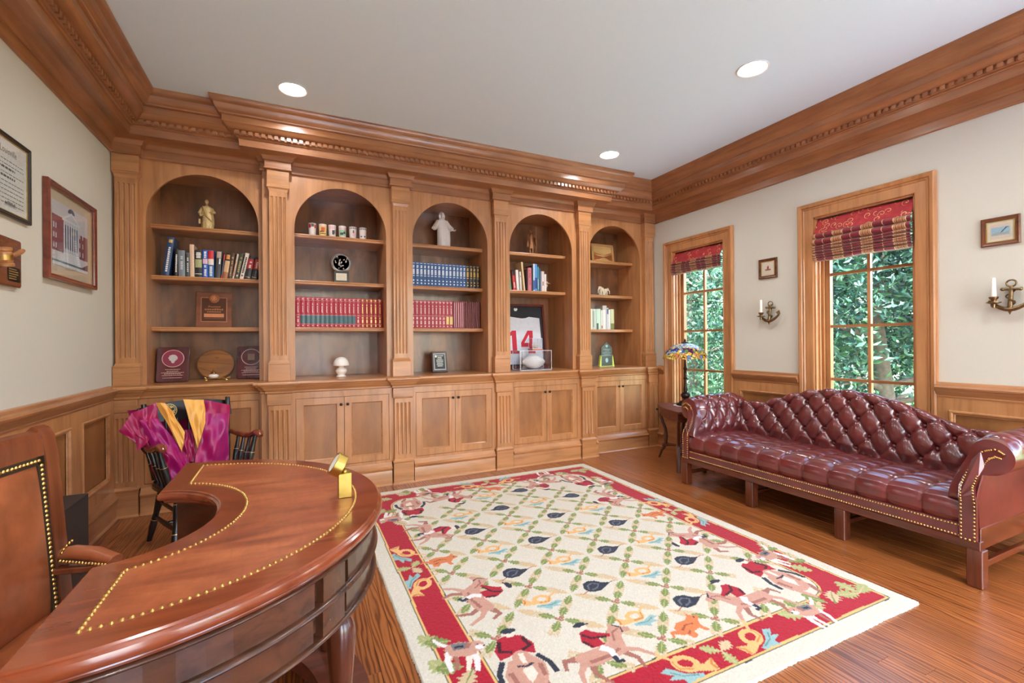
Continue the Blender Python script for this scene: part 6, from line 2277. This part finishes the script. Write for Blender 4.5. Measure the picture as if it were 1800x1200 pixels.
EDGE = plain('acrylic_edge', (222, 228, 236), .2)
def open_case(t, x0, x1, y0, y1, z0, z1, th=.003):
    for nme, b in (('front_pane', (x0, x1, y0, y0 + th, z0, z1)), ('rear_pane', (x0, x1, y1 - th, y1, z0, z1)), ('side_pane', (x0, x0 + th, y0 + th, y1 - th, z0, z1)), ('side_pane', (x1 - th, x1, y0 + th, y1 - th, z0, z1)), ('top_pane', (x0 + th, x1 - th, y0 + th, y1 - th, z1 - th, z1))):
        MB().box(*b).build(nme, ACR, t)
    e = MB()
    r = .0022
    for X_ in (x0, x1):
        for Y_ in (y0, y1): e.box(X_ - r, X_ + r, Y_ - r, Y_ + r, z0, z1)
    for Z_ in (z0 + r, z1):
        for Y_ in (y0, y1): e.box(x0, x1, Y_ - r, Y_ + r, Z_ - r, Z_ + r)
        for X_ in (x0, x1): e.box(X_ - r, X_ + r, y0, y1, Z_ - r, Z_ + r)
    e.build('case_edges', EDGE, t)
t = thing('football_case', 'clear acrylic case holding a white football on the fourth bay counter', 'display case', (2.325, 4.40, CT))
open_case(t, 2.135, 2.512, 4.315, 4.50, CT + .0028, 1.168)
MB().cbox(2.14, 2.507, 4.32, 4.495, CT + .0005, CT + .006, .001).build('base', plain('mirror_base', (180, 180, 190), .1, .8), t)
fb = thing('football', 'white signed football inside the clear acrylic case', 'ball', (2.35, 4.41, CT + .006))
n_ = 24
pr = [(max(.0005, .078 * math.sin(PI * k / n_) ** .8), -.142 + .284 * k / n_) for k in range(n_ + 1)]
MB().lathe(pr, 28).xf(lambda p: (2.345 + p[2], 4.41 + p[0], CT + .087 + p[1])).build('ball', plain('white_leather', (232, 226, 220), .5, bmp=.3, scale=260), fb, 60)
la = MB()
for k in range(8): la.box(2.30 + k * .012, 2.304 + k * .012, 4.36, 4.38, CT + .150, CT + .1535)
la.box(2.298, 2.392, 4.369, 4.372, CT + .152, CT + .155)
la.build('laces', PRINTW, fb)
sg = MB()
q = random.Random(12)
for k in range(26):
    a, xx = q.uniform(-.6, .7), q.uniform(2.26, 2.43)
    rr_ = .078 * math.sin(PI * (xx - 2.203) / .284) ** .8 + .0006
    yy, zz = 4.41 - rr_ * math.cos(a), CT + .087 + rr_ * math.sin(a)
    sg.box(xx, xx + q.uniform(.006, .012), yy - .0004, yy + .0004, zz, zz + .0015)
sg.build('signatures', PRINTK, fb)
t = thing('small_case', 'small clear cube on a reddish base, standing on the football case', 'display case', (2.375, 4.43, 1.17))
MB().cbox(2.312, 2.442, 4.375, 4.485, 1.1705, 1.186, .002).build('base', plain('salmon_base', (206, 120, 96), .4), t)
open_case(t, 2.320, 2.434, 4.382, 4.478, 1.1865, 1.300, .003)
MB().ball((2.372, 4.43, 1.222), .0355, 18, 12).build('small_ball', plain('baseball_white', (214, 206, 196), .6), t, 60)

def wood_picture():
    c = (3.436, 4.62, SHELF_Z[0] + .0005)
    t = thing('marquetry_picture', 'small inlaid wood picture of hills and water in a pale frame', 'picture', c)
    f = lean_box(c, .33, .235, .016, .12)
    lw = wood('pale_maple', (232, 180, 112), (208, 150, 84), 'x', .35, coat=.3)
    fr = MB()
    for a in ((-.166, .166, .205, .235), (-.166, .166, 0, .03)): fr.cbox(a[0], a[1], -.006, .010, a[2], a[3], .002)
    for s in (-1, 1):
        a, b = sorted((s * .166, s * .136))
        fr.cbox(a, b, -.006, .010, .03, .205, .002)
    fr.xf(f).build('frame', lw, t)
    p = MB().box(-.14, .14, .001, .008, .025, .21).xf(f).build('sky', wood('sky_veneer', (244, 206, 140), (224, 170, 100), 'x', .35), t)
    MB().prism([(-.138, .10), (-.138, .135), (-.08, .115), (0, .098), (.05, .108), (.138, .142), (.138, .10)], 1, -.0005, .001).xf(f).build('far_hills', wood('hill_veneer', (204, 140, 80), (180, 110, 60), 'x', .35), p)
    MB().prism([(-.138, .03), (-.138, .105), (-.07, .085), (0, .075), (.06, .09), (.138, .108), (.138, .03), (.05, .045), (-.03, .05)], 1, -.001, .0008).xf(f).build('near_hills', wood('hill_veneer_dark', (176, 106, 60), (140, 78, 42), 'x', .35), p)
    MB().prism([(-.09, .03), (-.02, .06), (.02, .068), (.05, .058), (.10, .03)], 1, -.0014, .0006).xf(f).build('water', wood('water_veneer', (240, 196, 130), (222, 170, 104), 'x', .35), p)
wood_picture()

def glass_award():
    c = (3.392, 4.52, CT + .0005)
    t = thing('glass_award', 'pointed clear glass award with yellow-green edges on the rightmost bay counter', 'award', c)
    x, y, z_ = c
    gm, nt, b = nm('award_glass')
    b.inputs['Base Color'].default_value = (*lin((150, 178, 172)), 1)
    b.inputs['Roughness'].default_value = .08
    b.inputs['Transmission Weight'].default_value = .75
    b.inputs['IOR'].default_value = 1.25
    MB().prism([(x - .080, z_ + .012), (x + .080, z_ + .012), (x + .080, z_ + .228), (x, z_ + .292), (x - .080, z_ + .228)], 1, y - .01, y + .01).build('slab', gm, t)
    ew = plain('lime_glass', (206, 222, 96), .2, emit=0)
    for s in (-1, 1):
        pts = [(x + s * .082, z_ + .006), (x + s * .108, z_ + .006), (x + s * .100, z_ + .05), (x + s * .092, z_ + .115), (x + s * .082, z_ + .135)]
        MB().prism(pts, 1, y - .016, y + .016).build('side_fin', ew, t)
    MB().cbox(x - .108, x + .108, y - .02, y + .02, z_, z_ + .008, .002).build('base', ew, t)
    L = MB()
    for k, w_ in enumerate((.05, .035, .055, .045)): L.box(x - w_, x + w_, y - .0112, y - .0102, z_ + .205 - k * .022, z_ + .209 - k * .022)
    L.box(x - .07, x + .07, y - .0112, y - .0102, z_ + .128, z_ + .131)
    L.prism([(x + .020 * math.cos(a), z_ + .075 + .028 * math.sin(a)) for a in np.linspace(0, 2 * PI, 20)[:-1]], 1, y - .0112, y - .0102)
    L.prism([(x + .018 * math.cos(a), z_ + .245 + .016 * math.sin(a)) for a in np.linspace(0, 2 * PI, 16)[:-1]], 1, y - .0112, y - .0102)
    L.build('etching', plain('etched_glass', (150, 190, 190), .5), t)
glass_award()
t = thing('bird_ornament', 'small beige bird ornament behind the books on the fourth bay', 'ornament', (2.585, 4.58, SHELF_Z[1]))
BO = plain('beige_ceramic', (196, 168, 132), .5)
MB().lathe([(.030, 0), (.034, .008), (.022, .016), (.012, .03), (.010, .06)], 18, (2.585, 4.58, SHELF_Z[1] + .0005)).build('base', BO, t, 50)
b = MB().ball((2.585, 4.58, SHELF_Z[1] + .085), .03, 14, 10, sc=(1.2, .8, .9))
b.ball((2.605, 4.57, SHELF_Z[1] + .118), .016, 12, 8)
b.tube([(2.615, 4.565, SHELF_Z[1] + .117), (2.645, 4.55, SHELF_Z[1] + .108)], [.007, .002], 8)
b.tube([(2.56, 4.585, SHELF_Z[1] + .08), (2.53, 4.59, SHELF_Z[1] + .07)], [.012, .006], 8, flat=.4)
b.build('bird', BO, t, 60)
# ------------------------------------------------------------------ roman shades
def damask():
    m, nt, b = nm('damask')
    v = coords(nt)
    wv = nt.nodes.new('ShaderNodeTexVoronoi')
    wv.inputs['Scale'].default_value = 16
    nt.links.new(v, wv.inputs['Vector'])
    # scrolls: spirals around the cell centres
    sub = nt.nodes.new('ShaderNodeVectorMath')
    sub.operation = 'SUBTRACT'
    nt.links.new(v, sub.inputs[0])
    nt.links.new(wv.outputs['Position'], sub.inputs[1])
    sp = nt.nodes.new('ShaderNodeSeparateXYZ')
    nt.links.new(sub.outputs[0], sp.inputs[0])
    at = nt.nodes.new('ShaderNodeMath')
    at.operation = 'ARCTAN2'
    nt.links.new(sp.outputs[2], at.inputs[0])
    nt.links.new(sp.outputs[1], at.inputs[1])
    d = nt.nodes.new('ShaderNodeMath')
    d.operation = 'MULTIPLY_ADD'
    nt.links.new(wv.outputs['Distance'], d.inputs[0])
    d.inputs[1].default_value = 19.0
    nt.links.new(at.outputs[0], d.inputs[2])
    sn = nt.nodes.new('ShaderNodeMath')
    sn.operation = 'SINE'
    nt.links.new(d.outputs[0], sn.inputs[0])
    k = ramp(nt, sn.outputs[0], [(.80, 0), (.90, 1)])
    fade = ramp(nt, wv.outputs['Distance'], [(.40, 1), (.52, 0)])
    kk = mix_rgb(nt, 1.0, k, fade, 'MULTIPLY')
    n = noise(nt, v, 30, 4)
    red = ramp(nt, n, [(.35, lin((150, 14, 26))), (.6, lin((178, 26, 36))), (.75, lin((176, 66, 44)))])
    c = mix_rgb(nt, kk, red, lin((226, 180, 120)))
    nt.links.new(c, b.inputs['Base Color'])
    b.inputs['Roughness'].default_value = .6
    b.inputs['Sheen Weight'].default_value = .2
    return m
DAM = damask()
def plaid():
    m, nt, b = nm('plaid')
    sp = nt.nodes.new('ShaderNodeSeparateXYZ')
    nt.links.new(coords(nt), sp.inputs[0])
    md = nt.nodes.new('ShaderNodeMath')
    md.operation = 'PINGPONG'
    md.inputs[1].default_value = .105
    nt.links.new(sp.outputs[1], md.inputs[0])
    dv = nt.nodes.new('ShaderNodeMath')
    dv.operation = 'DIVIDE'
    dv.inputs[1].default_value = .105
    nt.links.new(md.outputs[0], dv.inputs[0])
    R1, TA, CRM, BR = lin((128, 10, 34)), lin((176, 110, 62)), lin((222, 196, 146)), lin((150, 84, 48))
    c = ramp(nt, dv.outputs[0], [(0, CRM), (.02, R1), (.60, R1), (.62, CRM), (.68, TA), (.76, CRM), (.78, BR), (.88, CRM), (.90, TA), (1, BR)])
    for n_ in nt.nodes:
        if n_.type == 'VALTORGB': n_.color_ramp.interpolation = 'CONSTANT'
    f = noise(nt, coords(nt, (1, 30, 3)), 14, 3)
    k = ramp(nt, f, [(.3, .78), (.7, 1.0)])
    nt.links.new(mix_rgb(nt, 1.0, c, k, 'MULTIPLY'), b.inputs['Base Color'])
    b.inputs['Roughness'].default_value = .42
    b.inputs['Sheen Weight'].default_value = .3
    return m
PLD = plaid()
def roman_shade(yc, zd, folds, lab):
    t = thing('roman_shade', lab, 'shade', (XR, yc, zd), 'raised roman shades')
    hw = .336
    def flat(u, v):
        y = yc + hw - 2 * hw * u
        z = 2.268 + (zd - 2.268) * v
        return (XR + .030 - .058 * v + .003 * math.sin(9 * u + 3 * v), y, z)
    g = MB().grid(flat, 24, 10)
    g.grid(lambda u, v: (flat(u, v)[0] + .006, flat(u, v)[1], flat(u, v)[2]), 24, 10)
    g.build('damask_valance', DAM, t, 60)
    MB().box(XR + .03, XR + .07, yc - hw, yc + hw, 2.245, 2.271).build('headrail', PRINTK, t)
    x0 = XR - .030
    for k, (za, zb, bl) in enumerate(folds):
        def fold(u, v, za=za, zb=zb, bl=bl, k=k):
            y = yc + (hw + .004) - 2 * (hw + .004) * u
            th = v * PI
            x = x0 + .05 - (.05 + bl) * math.sin(th) ** .7 + .004 * math.sin(7 * u + k)
            z = za + (zb - za) * (1 - math.cos(th)) / 2 + .003 * math.sin(11 * u + 2 * k)
            return (x, y, z)
        MB().grid(fold, 28, 14).build('pleat', PLD, t, 70)
    zb = folds[-1][1]
    c = MB().tube([(XR + .02, yc - hw - .006, 2.25), (XR + .015, yc - hw - .006, .95)], .0016, 6)
    c.build('cord', PRINTK, t)
roman_shade(WY[0], 2.150, [(2.156, 2.122, .012), (2.126, 2.098, .022), (2.102, 2.076, .018), (2.080, 2.056, .014), (2.060, 2.038, .008), (2.042, 2.020, .0)], 'red roman shade with fewer folds, on the window beside the lamp')
roman_shade(WY[1], 2.140, [(2.146, 2.094, .016), (2.100, 2.040, .030), (2.046, 2.018, .024), (2.022, 1.996, .020), (2.000, 1.976, .016), (1.980, 1.956, .012), (1.960, 1.936, .006), (1.940, 1.912, .0)], 'red roman shade with deep plaid folds, on the window behind the sofa')

# ------------------------------------------------------------------ pictures on the walls
BURL = wood('burl_frame', (132, 74, 42), (74, 38, 22), 'y', .25, coat=.4, grain=20, stretch=3, blotch=.5)
MATB = plain('cream_mat', (226, 210, 184), .9)
def wall_frame(name, lab, cat, T, w, h, fw_, fmat, fd=.022, mat_w=.03, picture=None, matm=None, gold=True):
    """T maps (s right, z up, d out of the wall) about the centre"""
    t = thing(name, lab, cat, T(0, -h / 2, 0))
    mp = lambda p: T(p[0], p[1], p[2])
    fr = MB().sweep([(0, .002), (0, fd * .8), (fw_ * .25, fd), (fw_ * .7, fd * .75), (fw_ * .9, fd * .8), (fw_, fd * .55), (fw_, .002)], [(-w / 2, -h / 2), (w / 2, -h / 2), (w / 2, h / 2), (-w / 2, h / 2)], 1, closed=True)
    fr.xf(mp).build('frame', fmat, t, 30)
    iw, ih = w / 2 - fw_, h / 2 - fw_
    MB().box(-iw - .004, iw + .004, -ih - .004, ih + .004, .004, .007).xf(mp).build('mat_board', matm or MATB, t)
    if gold:
        MB().sweep([(0, .007), (0, .011), (.004, .011), (.004, .007)], [(-iw, -ih), (iw, -ih), (iw, ih), (-iw, ih)], 1, closed=True).xf(mp).build('fillet', GILT, t)
    if picture: picture(t, mp, iw - mat_w, ih - mat_w)
    MB().box(-iw, iw, -ih, ih, .0125, .0135).xf(mp).build('glazing', GLASS, t)
    return t
def flat(t, mp, pts, d, m_, name):
    MB().prism(pts, 2, .007, d).xf(mp).build(name, m_, t)
def rect(a, b, c, d): return [(a, c), (b, c), (b, d), (a, d)]
TRW = lambda yc, zc: (lambda s, z, d: (XR - d, yc - s, zc + z))
TLW = lambda yc, zc: (lambda s, z, d: (XL + d, yc + s, zc + z))
PINKP, SEPIA, SKYB, INKB = bmat((214, 150, 140)), bmat((150, 110, 100)), bmat((160, 190, 206)), bmat((70, 76, 92))
def pic_rider(t, mp, iw, ih):
    flat(t, mp, rect(-iw, iw, -ih, ih), .0075, bmat((232, 214, 196)), 'sheet')
    flat(t, mp, [(-.026, -.018), (.026, -.018), (.028, -.004), (.010, -.006), (.008, .004), (-.010, .004), (-.012, -.006), (-.028, -.004)], .0079, SEPIA, 'horse_print')
    flat(t, mp, [(-.010, .002), (.010, .002), (.008, .018), (.002, .026), (-.006, .018)], .0083, bmat((180, 60, 60)), 'rider_print')
def pic_ship(t, mp, iw, ih):
    flat(t, mp, rect(-iw, iw, -ih, ih), .0075, bmat((224, 196, 178)), 'sheet')
    flat(t, mp, rect(-.042, .042, -.026, .026), .0079, SKYB, 'sea_print')
    flat(t, mp, [(-.040, -.022), (.034, -.020), (.040, -.006), (.012, -.010), (-.01, -.004), (-.036, -.012)], .0083, bmat((170, 170, 160)), 'hull_print')
    flat(t, mp, [(.0, -.008), (.006, -.008), (.030, .02), (.036, .016), (.034, .023), (.024, .022)], .0087, INKB, 'mast_print')
wall_frame('framed_print', 'small square burl frame with a rider print, between the windows', 'picture', TRW(2.823, 1.921), .181, .182, .024, BURL, .018, .016, pic_rider)
wall_frame('framed_print', 'small burl frame with a blue sea print, right of the sofa window', 'picture', TRW(1.276, 1.923), .176, .176, .024, BURL, .018, .018, pic_ship)
def pic_building(t, mp, iw, ih):
    sk, st, br, gr, wh, dk = bmat((216, 206, 212)), bmat((196, 200, 214)), bmat((150, 84, 92)), bmat((104, 122, 122)), bmat((228, 224, 230)), bmat((92, 92, 120))
    flat(t, mp, rect(-iw, iw, -ih, ih), .0075, sk, 'sky_print')
    flat(t, mp, rect(-iw, -.09, -.10, .10), .0079, br, 'wing_print')
    flat(t, mp, rect(.10, iw, -.10, .05), .0079, br, 'wing_print')
    for k in range(4):
        for j in range(3):
            x = (-iw + .012 + k * .027) if k < 2 else (.115 + (k - 2) * .045)
            flat(t, mp, rect(x, x + .012, -.085 + j * .055, -.055 + j * .055), .0082, wh, 'window_print')
    flat(t, mp, rect(-.10, .11, -.09, .09), .0081, st, 'portico_print')
    flat(t, mp, [(-.115, .09), (.125, .09), (.125, .10), (.005, .155), (-.115, .10)], .0085, wh, 'pediment_print')
    flat(t, mp, [(-.085, .102), (.095, .102), (.005, .142)], .0088, st, 'tympanum_print')
    flat(t, mp, [(.005 + .045 * math.cos(a), .148 + .03 * math.sin(a)) for a in np.linspace(0, PI, 10)], .0083, dk, 'dome_print')
    for k in range(7):
        x = -.095 + k * .031
        flat(t, mp, rect(x, x + .010, -.085, .088), .0086, wh, 'column_print')
        if k < 6: flat(t, mp, rect(x + .013, x + .028, -.07, .07), .0084, dk, 'doorway_print')
    flat(t, mp, [(-.10, -.09), (.11, -.09), (.135, -.15), (-.125, -.15)], .0085, wh, 'steps_print')
    flat(t, mp, rect(-iw, iw, -ih + .012, -.15), .0083, gr, 'lawn_print')
    flat(t, mp, [(-iw, -.15), (-.02, -.15), (.05, -ih + .012), (-iw, -ih + .012)], .0086, bmat((120, 140, 150)), 'path_print')
    flat(t, mp, [(.02, -ih + .012), (iw, -ih + .012), (iw, -.12), (.12, -.16)], .0086, bmat((120, 84, 92)), 'shade_print')
    flat(t, mp, rect(-iw, iw, -ih, -ih + .018), .0087, wh, 'margin_print')
REDF = wood('red_mahogany', (142, 64, 44), (100, 40, 28), 'y', .25, coat=.5)
wall_frame('framed_print', 'red mahogany framed print of a columned brick building on the left wall', 'picture', TLW(3.608, 1.897), .658, .540, .030, REDF, .032, .060, pic_building, bmat((214, 190, 166)), True)
def pic_diploma(t, mp, iw, ih):
    flat(t, mp, rect(-iw, iw, -ih, ih), .0075, bmat((232, 226, 222)), 'sheet')
    ink = bmat((96, 92, 96))
    text_mb('University of Louisville', .044, lambda x, y, d: mp((x * .86, ih - .055 + y, .0079)), shear=.1).build('heading', ink, t)
    q = random.Random(21)
    L = MB()
    for k in range(11):
        z = ih - .10 - k * .020
        big = k in (2, 4)
        wd = iw * (.6 if big else .88)
        x = -wd
        while x < wd:
            d = q.uniform(.01, .03)
            L.box(x, min(wd, x + d), z, z + (.010 if big else .0035), .0076, .0079)
            x += d + .006
    for s in (-.12, .12):
        L.box(s - .05, s + .05, -ih + .03, -ih + .0315, .0076, .0079)
        for k in range(8): L.box(s - .045 + k * .011, s - .038 + k * .011, -ih + .034, -ih + .046 + q.uniform(0, .008), .0076, .0079)
    L.xf(mp).build('lettering', ink, t)
wall_frame('diploma', 'black and gold framed diploma at the upper left edge', 'diploma', TLW(2.840, 2.055), .574, .378, .020, plain('ebony_frame', (50, 44, 36), .35), .020, .0, pic_diploma, MATB)

gv = thing('gavel_plaque', 'walnut wall plaque with a mounted wooden gavel and a black plate', 'plaque', (XL, 2.86, 1.54))
WAL2 = wood('gavel_walnut', (150, 84, 44), (110, 58, 30), 'y', .25, coat=.5)
T_ = TLW(2.862, 1.652)
mp = lambda p: T_(*p)
bdp = [(-.16, -.112), (.16, -.112), (.16, .112), (-.16, .112)]
MB().prism(bdp, 2, .001, .016).prism([(x * .96, y * .95) for x, y in bdp], 2, .016, .021).xf(mp).build('board', WAL2, gv, 30)
pl_ = MB().prism([(.035, -.088), (.140, -.088), (.140, -.022), (.035, -.022)], 2, .021, .0225).xf(mp).build('plate', plain('black_brass', (40, 36, 30), .3, .5), gv)
L = MB()
q = random.Random(2)
for k in range(5): L.box(.045, .125 - .02 * q.random(), -.078 + k * .011, -.074 + k * .011, .0225, .023)
L.xf(mp).build('lettering', GILT, pl_)
GW = wood('gavel_maple', (206, 140, 84), (160, 96, 52), 'x', .3, coat=.4)
hd = MB().lathe([(.028, -.052), (.033, -.048), (.033, -.036), (.027, -.030), (.031, -.022), (.031, .022), (.027, .030), (.033, .036), (.033, .048), (.028, .052)], 24)
hd.xf(lambda p: T_(-.055 + p[0] * .83 - p[2] * .2, .006 + p[2] * .8 + p[0] * .2, .050 + p[1] * .85)).build('gavel_head', GW, gv, 40)
bn = MB().lathe([(.0318, -.014), (.0322, -.014), (.0322, .014), (.0318, .014)], 24)
bn.xf(lambda p: T_(-.055 + p[0] * .83 - p[2] * .2, .006 + p[2] * .8 + p[0] * .2, .050 + p[1] * .85)).build('gavel_band', BRASS, gv, 40)
MB().tube([T_(-.03, .012, .050), T_(.04, .034, .048), T_(.09, .054, .044), T_(.125, .066, .040)], [.009, .010, .0125, .008], 12).build('gavel_handle', GW, gv, 50)

# ------------------------------------------------------------------ anchor sconces
CANDLE = plain('candle_wax', (240, 236, 228), .5)
def sconce(yc, lab, proto=[]):
    if proto: return dup(proto[0], (XR, yc, 1.50), None, lab)
    t = thing('anchor_sconce', lab, 'sconce', (XR, yc, 1.50), 'anchor sconces')
    P = lambda s, z, d: (XR - d, yc - s, 1.50 + z)
    a = MB()
    a.tube([P(0, -.062, .045), P(0, .0, .032), P(0, .075, .022)], [.012, .011, .009], 10)                                  # shank
    a.tube([P(-.036, .060, .024), P(.038, .056, .024)], [.008, .008], 10)                                                 # stock
    a.ball(P(-.038, .060, .024), .011, 10, 8).ball(P(.040, .056, .024), .011, 10, 8)
    arc = [P(-.095 + .19 * k / 10, -.066 + .058 * (abs(k - 5) / 5) ** 1.9, .045 - .006 * abs(k - 5) / 5) for k in range(11)]
    a.tube(arc, [.008, .010, .011, .012, .013, .014, .013, .012, .011, .010, .008], 10)
    for s in (1,):
        a.add([P(s * .070, .010, .048), P(s * .098, .030, .040), P(s * .108, -.004, .038), P(s * .090, -.012, .048), P(s * .092, .006, .028)], [(0, 1, 4), (1, 2, 4), (2, 3, 4), (3, 0, 4), (0, 3, 2, 1)])
    a.tube([P(0, -.068, .046), P(0, -.096, .046)], [.012, .002], 8)
    a.build('anchor', ANT, t, 50)
    rg_ = [P(.022 * math.cos(k * PI / 8), .094 + .020 * math.sin(k * PI / 8), .022) for k in range(16)]
    MB().tube(rg_, .0048, 8, closed=True).build('ring', ANT, t, 50)
    rope = [P(.020 * math.sin(k * .7), .075 - k * .0085, .036 + .018 * math.cos(k * .7)) for k in range(18)]
    MB().tube(rope, .0042, 6).build('rope', ANT, t, 50)
    cx_ = P(-.066, .0, .060)
    MB().lathe([(.006, -.052), (.008, -.030), (.034, -.022), (.035, -.017), (.012, -.014), (.011, -.006), (.020, .004), (.023, .014), (.020, .016), (.013, .008)], 20, cx_).build('candle_cup', ANT, t, 50)
    MB().tube([P(-.080, -.030, .046), P(-.074, -.045, .056), P(-.066, -.045, .060)], .006, 8).build('bracket', ANT, t, 50)
    MB().tube([P(0, -.02, .004), P(0, -.02, .034)], .010, 8).build('wall_stud', ANT, t, 50)
    MB().lathe([(.0125, .008), (.0125, .010), (.0105, .128), (.008, .132), (.001, .133)], 16, cx_).build('candle', CANDLE, t, 50)
    proto.append(t)
    return t
sconce(2.792, 'brass anchor candle sconce between the two windows')
sconce(1.226, 'brass anchor candle sconce right of the sofa window')

# ------------------------------------------------------------------ outside: lawn, trees and shrubs seen through the panes
def leaf_mat(name, a, b_, c):
    m, nt, b = nm(name)
    f = noise(nt, coords(nt), 3.5, 3)
    nt.links.new(ramp(nt, f, [(.35, lin(a)), (.55, lin(b_)), (.72, lin(c))]), b.inputs['Base Color'])
    b.inputs['Roughness'].default_value = .45
    b.inputs['Subsurface Weight'].default_value = 0
    return m
LEAF1 = leaf_mat('leaf_blue_green', (18, 52, 40), (34, 76, 58), (76, 114, 86))
LEAF2 = leaf_mat('leaf_mid_green', (26, 60, 38), (50, 92, 58), (104, 134, 96))
LEAF3 = leaf_mat('leaf_pale_green', (44, 82, 56), (84, 120, 86), (140, 162, 126))
BARK = plain('bark', (96, 84, 74), .9, var=.3, scale=18, bmp=.5)
GRASS = plain('lawn', (96, 128, 70), .95, var=.3, scale=6, bmp=.4)
lawn = MB().box(XR + .3, 26, -16, 20, -.62, -.60).build('ground', GRASS)
tag(lawn, 'mown lawn outside the windows', kind='structure')
def foliage(name, lab, cat, c, rad, n, mats, trunk=True, seed=0, size=.11, group='trees outside', blob=9):
    q = np.random.default_rng(seed)
    t = thing(name, lab, cat, (c[0], c[1], -.6), group)
    cx, cy, cz = c
    cent = q.uniform(-.85, .85, (blob, 3)) * np.array(rad)
    which = q.integers(0, blob, n)
    d = q.normal(0, 1, (n, 3))
    d /= np.linalg.norm(d, axis=1)[:, None]
    r = q.uniform(.25, 1, n) ** .5
    p = cent[which] + d * (r * .5)[:, None] * np.array(rad)
    inside = ((p / np.array(rad)) ** 2).sum(1) < 1
    p = p[inside] + np.array(c)
    keep = (p[:, 2] > -.55) & (p[:, 0] > XR + .75)
    p = p[keep]
    m = len(p)
    nr = q.normal(0, 1, (m, 3)) + np.array([-.5, 0, .8])
    nr /= np.linalg.norm(nr, axis=1)[:, None]
    t1 = np.cross(nr, q.normal(0, 1, (m, 3)))
    t1 /= np.linalg.norm(t1, axis=1)[:, None]
    t2 = np.cross(nr, t1)
    s = (size * q.uniform(.6, 1.3, m))[:, None]
    a = p - t1 * s
    b = p + t1 * s
    e = p + t2 * s * .42 - nr * s * .12
    f = p - t2 * s * .42 - nr * s * .12
    V = np.stack([a, e, b, f], 1).reshape(-1, 3)
    k = np.arange(m) * 4
    F = np.concatenate([np.stack([k, k + 1, k + 2], 1), np.stack([k, k + 2, k + 3], 1)])
    me = bpy.data.meshes.new('foliage')
    me.from_pydata(V.tolist(), [], F.tolist())
    for mm in mats: me.materials.append(mm)
    mi = q.integers(0, len(mats), m)
    me.polygons.foreach_set('material_index', np.concatenate([mi, mi]).astype(np.int32))
    o = link('foliage', me, t)
    tag(o, kind='stuff')
    if trunk:
        MB().tube([(cx, cy, -.62), (cx + .05, cy, cz - rad[2] * .6), (cx - .05, cy + .08, cz), (cx, cy, cz + rad[2] * .6)], [.14, .12, .08, .03], 10).build('trunk', BARK, t, 60)
        Q = random.Random(seed)
        for i in range(7):
            zz = cz + rad[2] * Q.uniform(-.7, .4)
            a_ = Q.uniform(0, 6.28)
            L = Q.uniform(.5, 1) * max(rad[0], rad[1]) * .9
            MB().tube([(cx, cy, zz), (cx + .5 * L * math.cos(a_), cy + .5 * L * math.sin(a_), zz + .15), (cx + L * math.cos(a_), cy + L * math.sin(a_), zz + Q.uniform(-.1, .5))], [.05, .035, .012], 7).build('branch', BARK, t, 60)
    return t
foliage('broadleaf_tree', 'dense blue-green tree outside the window behind the sofa', 'tree', (7.7, 3.7, 1.6), (1.5, 1.52, 2.3), 26000, [LEAF1, LEAF1, LEAF2], True, 1, .058, blob=26)
foliage('broadleaf_tree', 'pale branching tree outside the window beside the lamp', 'tree', (7.3, 6.85, 1.6), (1.5, 1.5, 2.3), 15000, [LEAF2, LEAF3, LEAF1], True, 2, .058, blob=22)
foliage('broadleaf_tree', 'large tree farther back outside the sofa window', 'tree', (12.2, 6.4, 2.2), (2.3, 2.4, 3.0), 22000, [LEAF1, LEAF2, LEAF3], True, 4, .10, blob=26)
foliage('broadleaf_tree', 'large tree farther back outside the lamp window', 'tree', (11.5, 11.5, 2.2), (2.3, 2.5, 3.0), 22000, [LEAF1, LEAF2, LEAF3], True, 3, .10, blob=26)
ter = MB().box(-14, XR + .2, -40, YFR - .3, -.30, -.15).build('ground', plain('pale_stone_paving', (208, 222, 234), .9, var=.08, scale=3))  # added unseen terrace, cool pale stone bounces sunlight onto the ceiling
tag(ter, 'pale stone terrace outside the wall behind the camera', kind='structure')
gr = MB().box(XR + .3, XR + 2.0, -14, 9, -.599, -.57).build('ground', plain('pale_gravel', (206, 202, 192), .95, var=.2, scale=60))  # added unseen strip, bounces daylight up through the right windows
tag(gr, 'pale gravel path along the right side of the house', kind='structure')
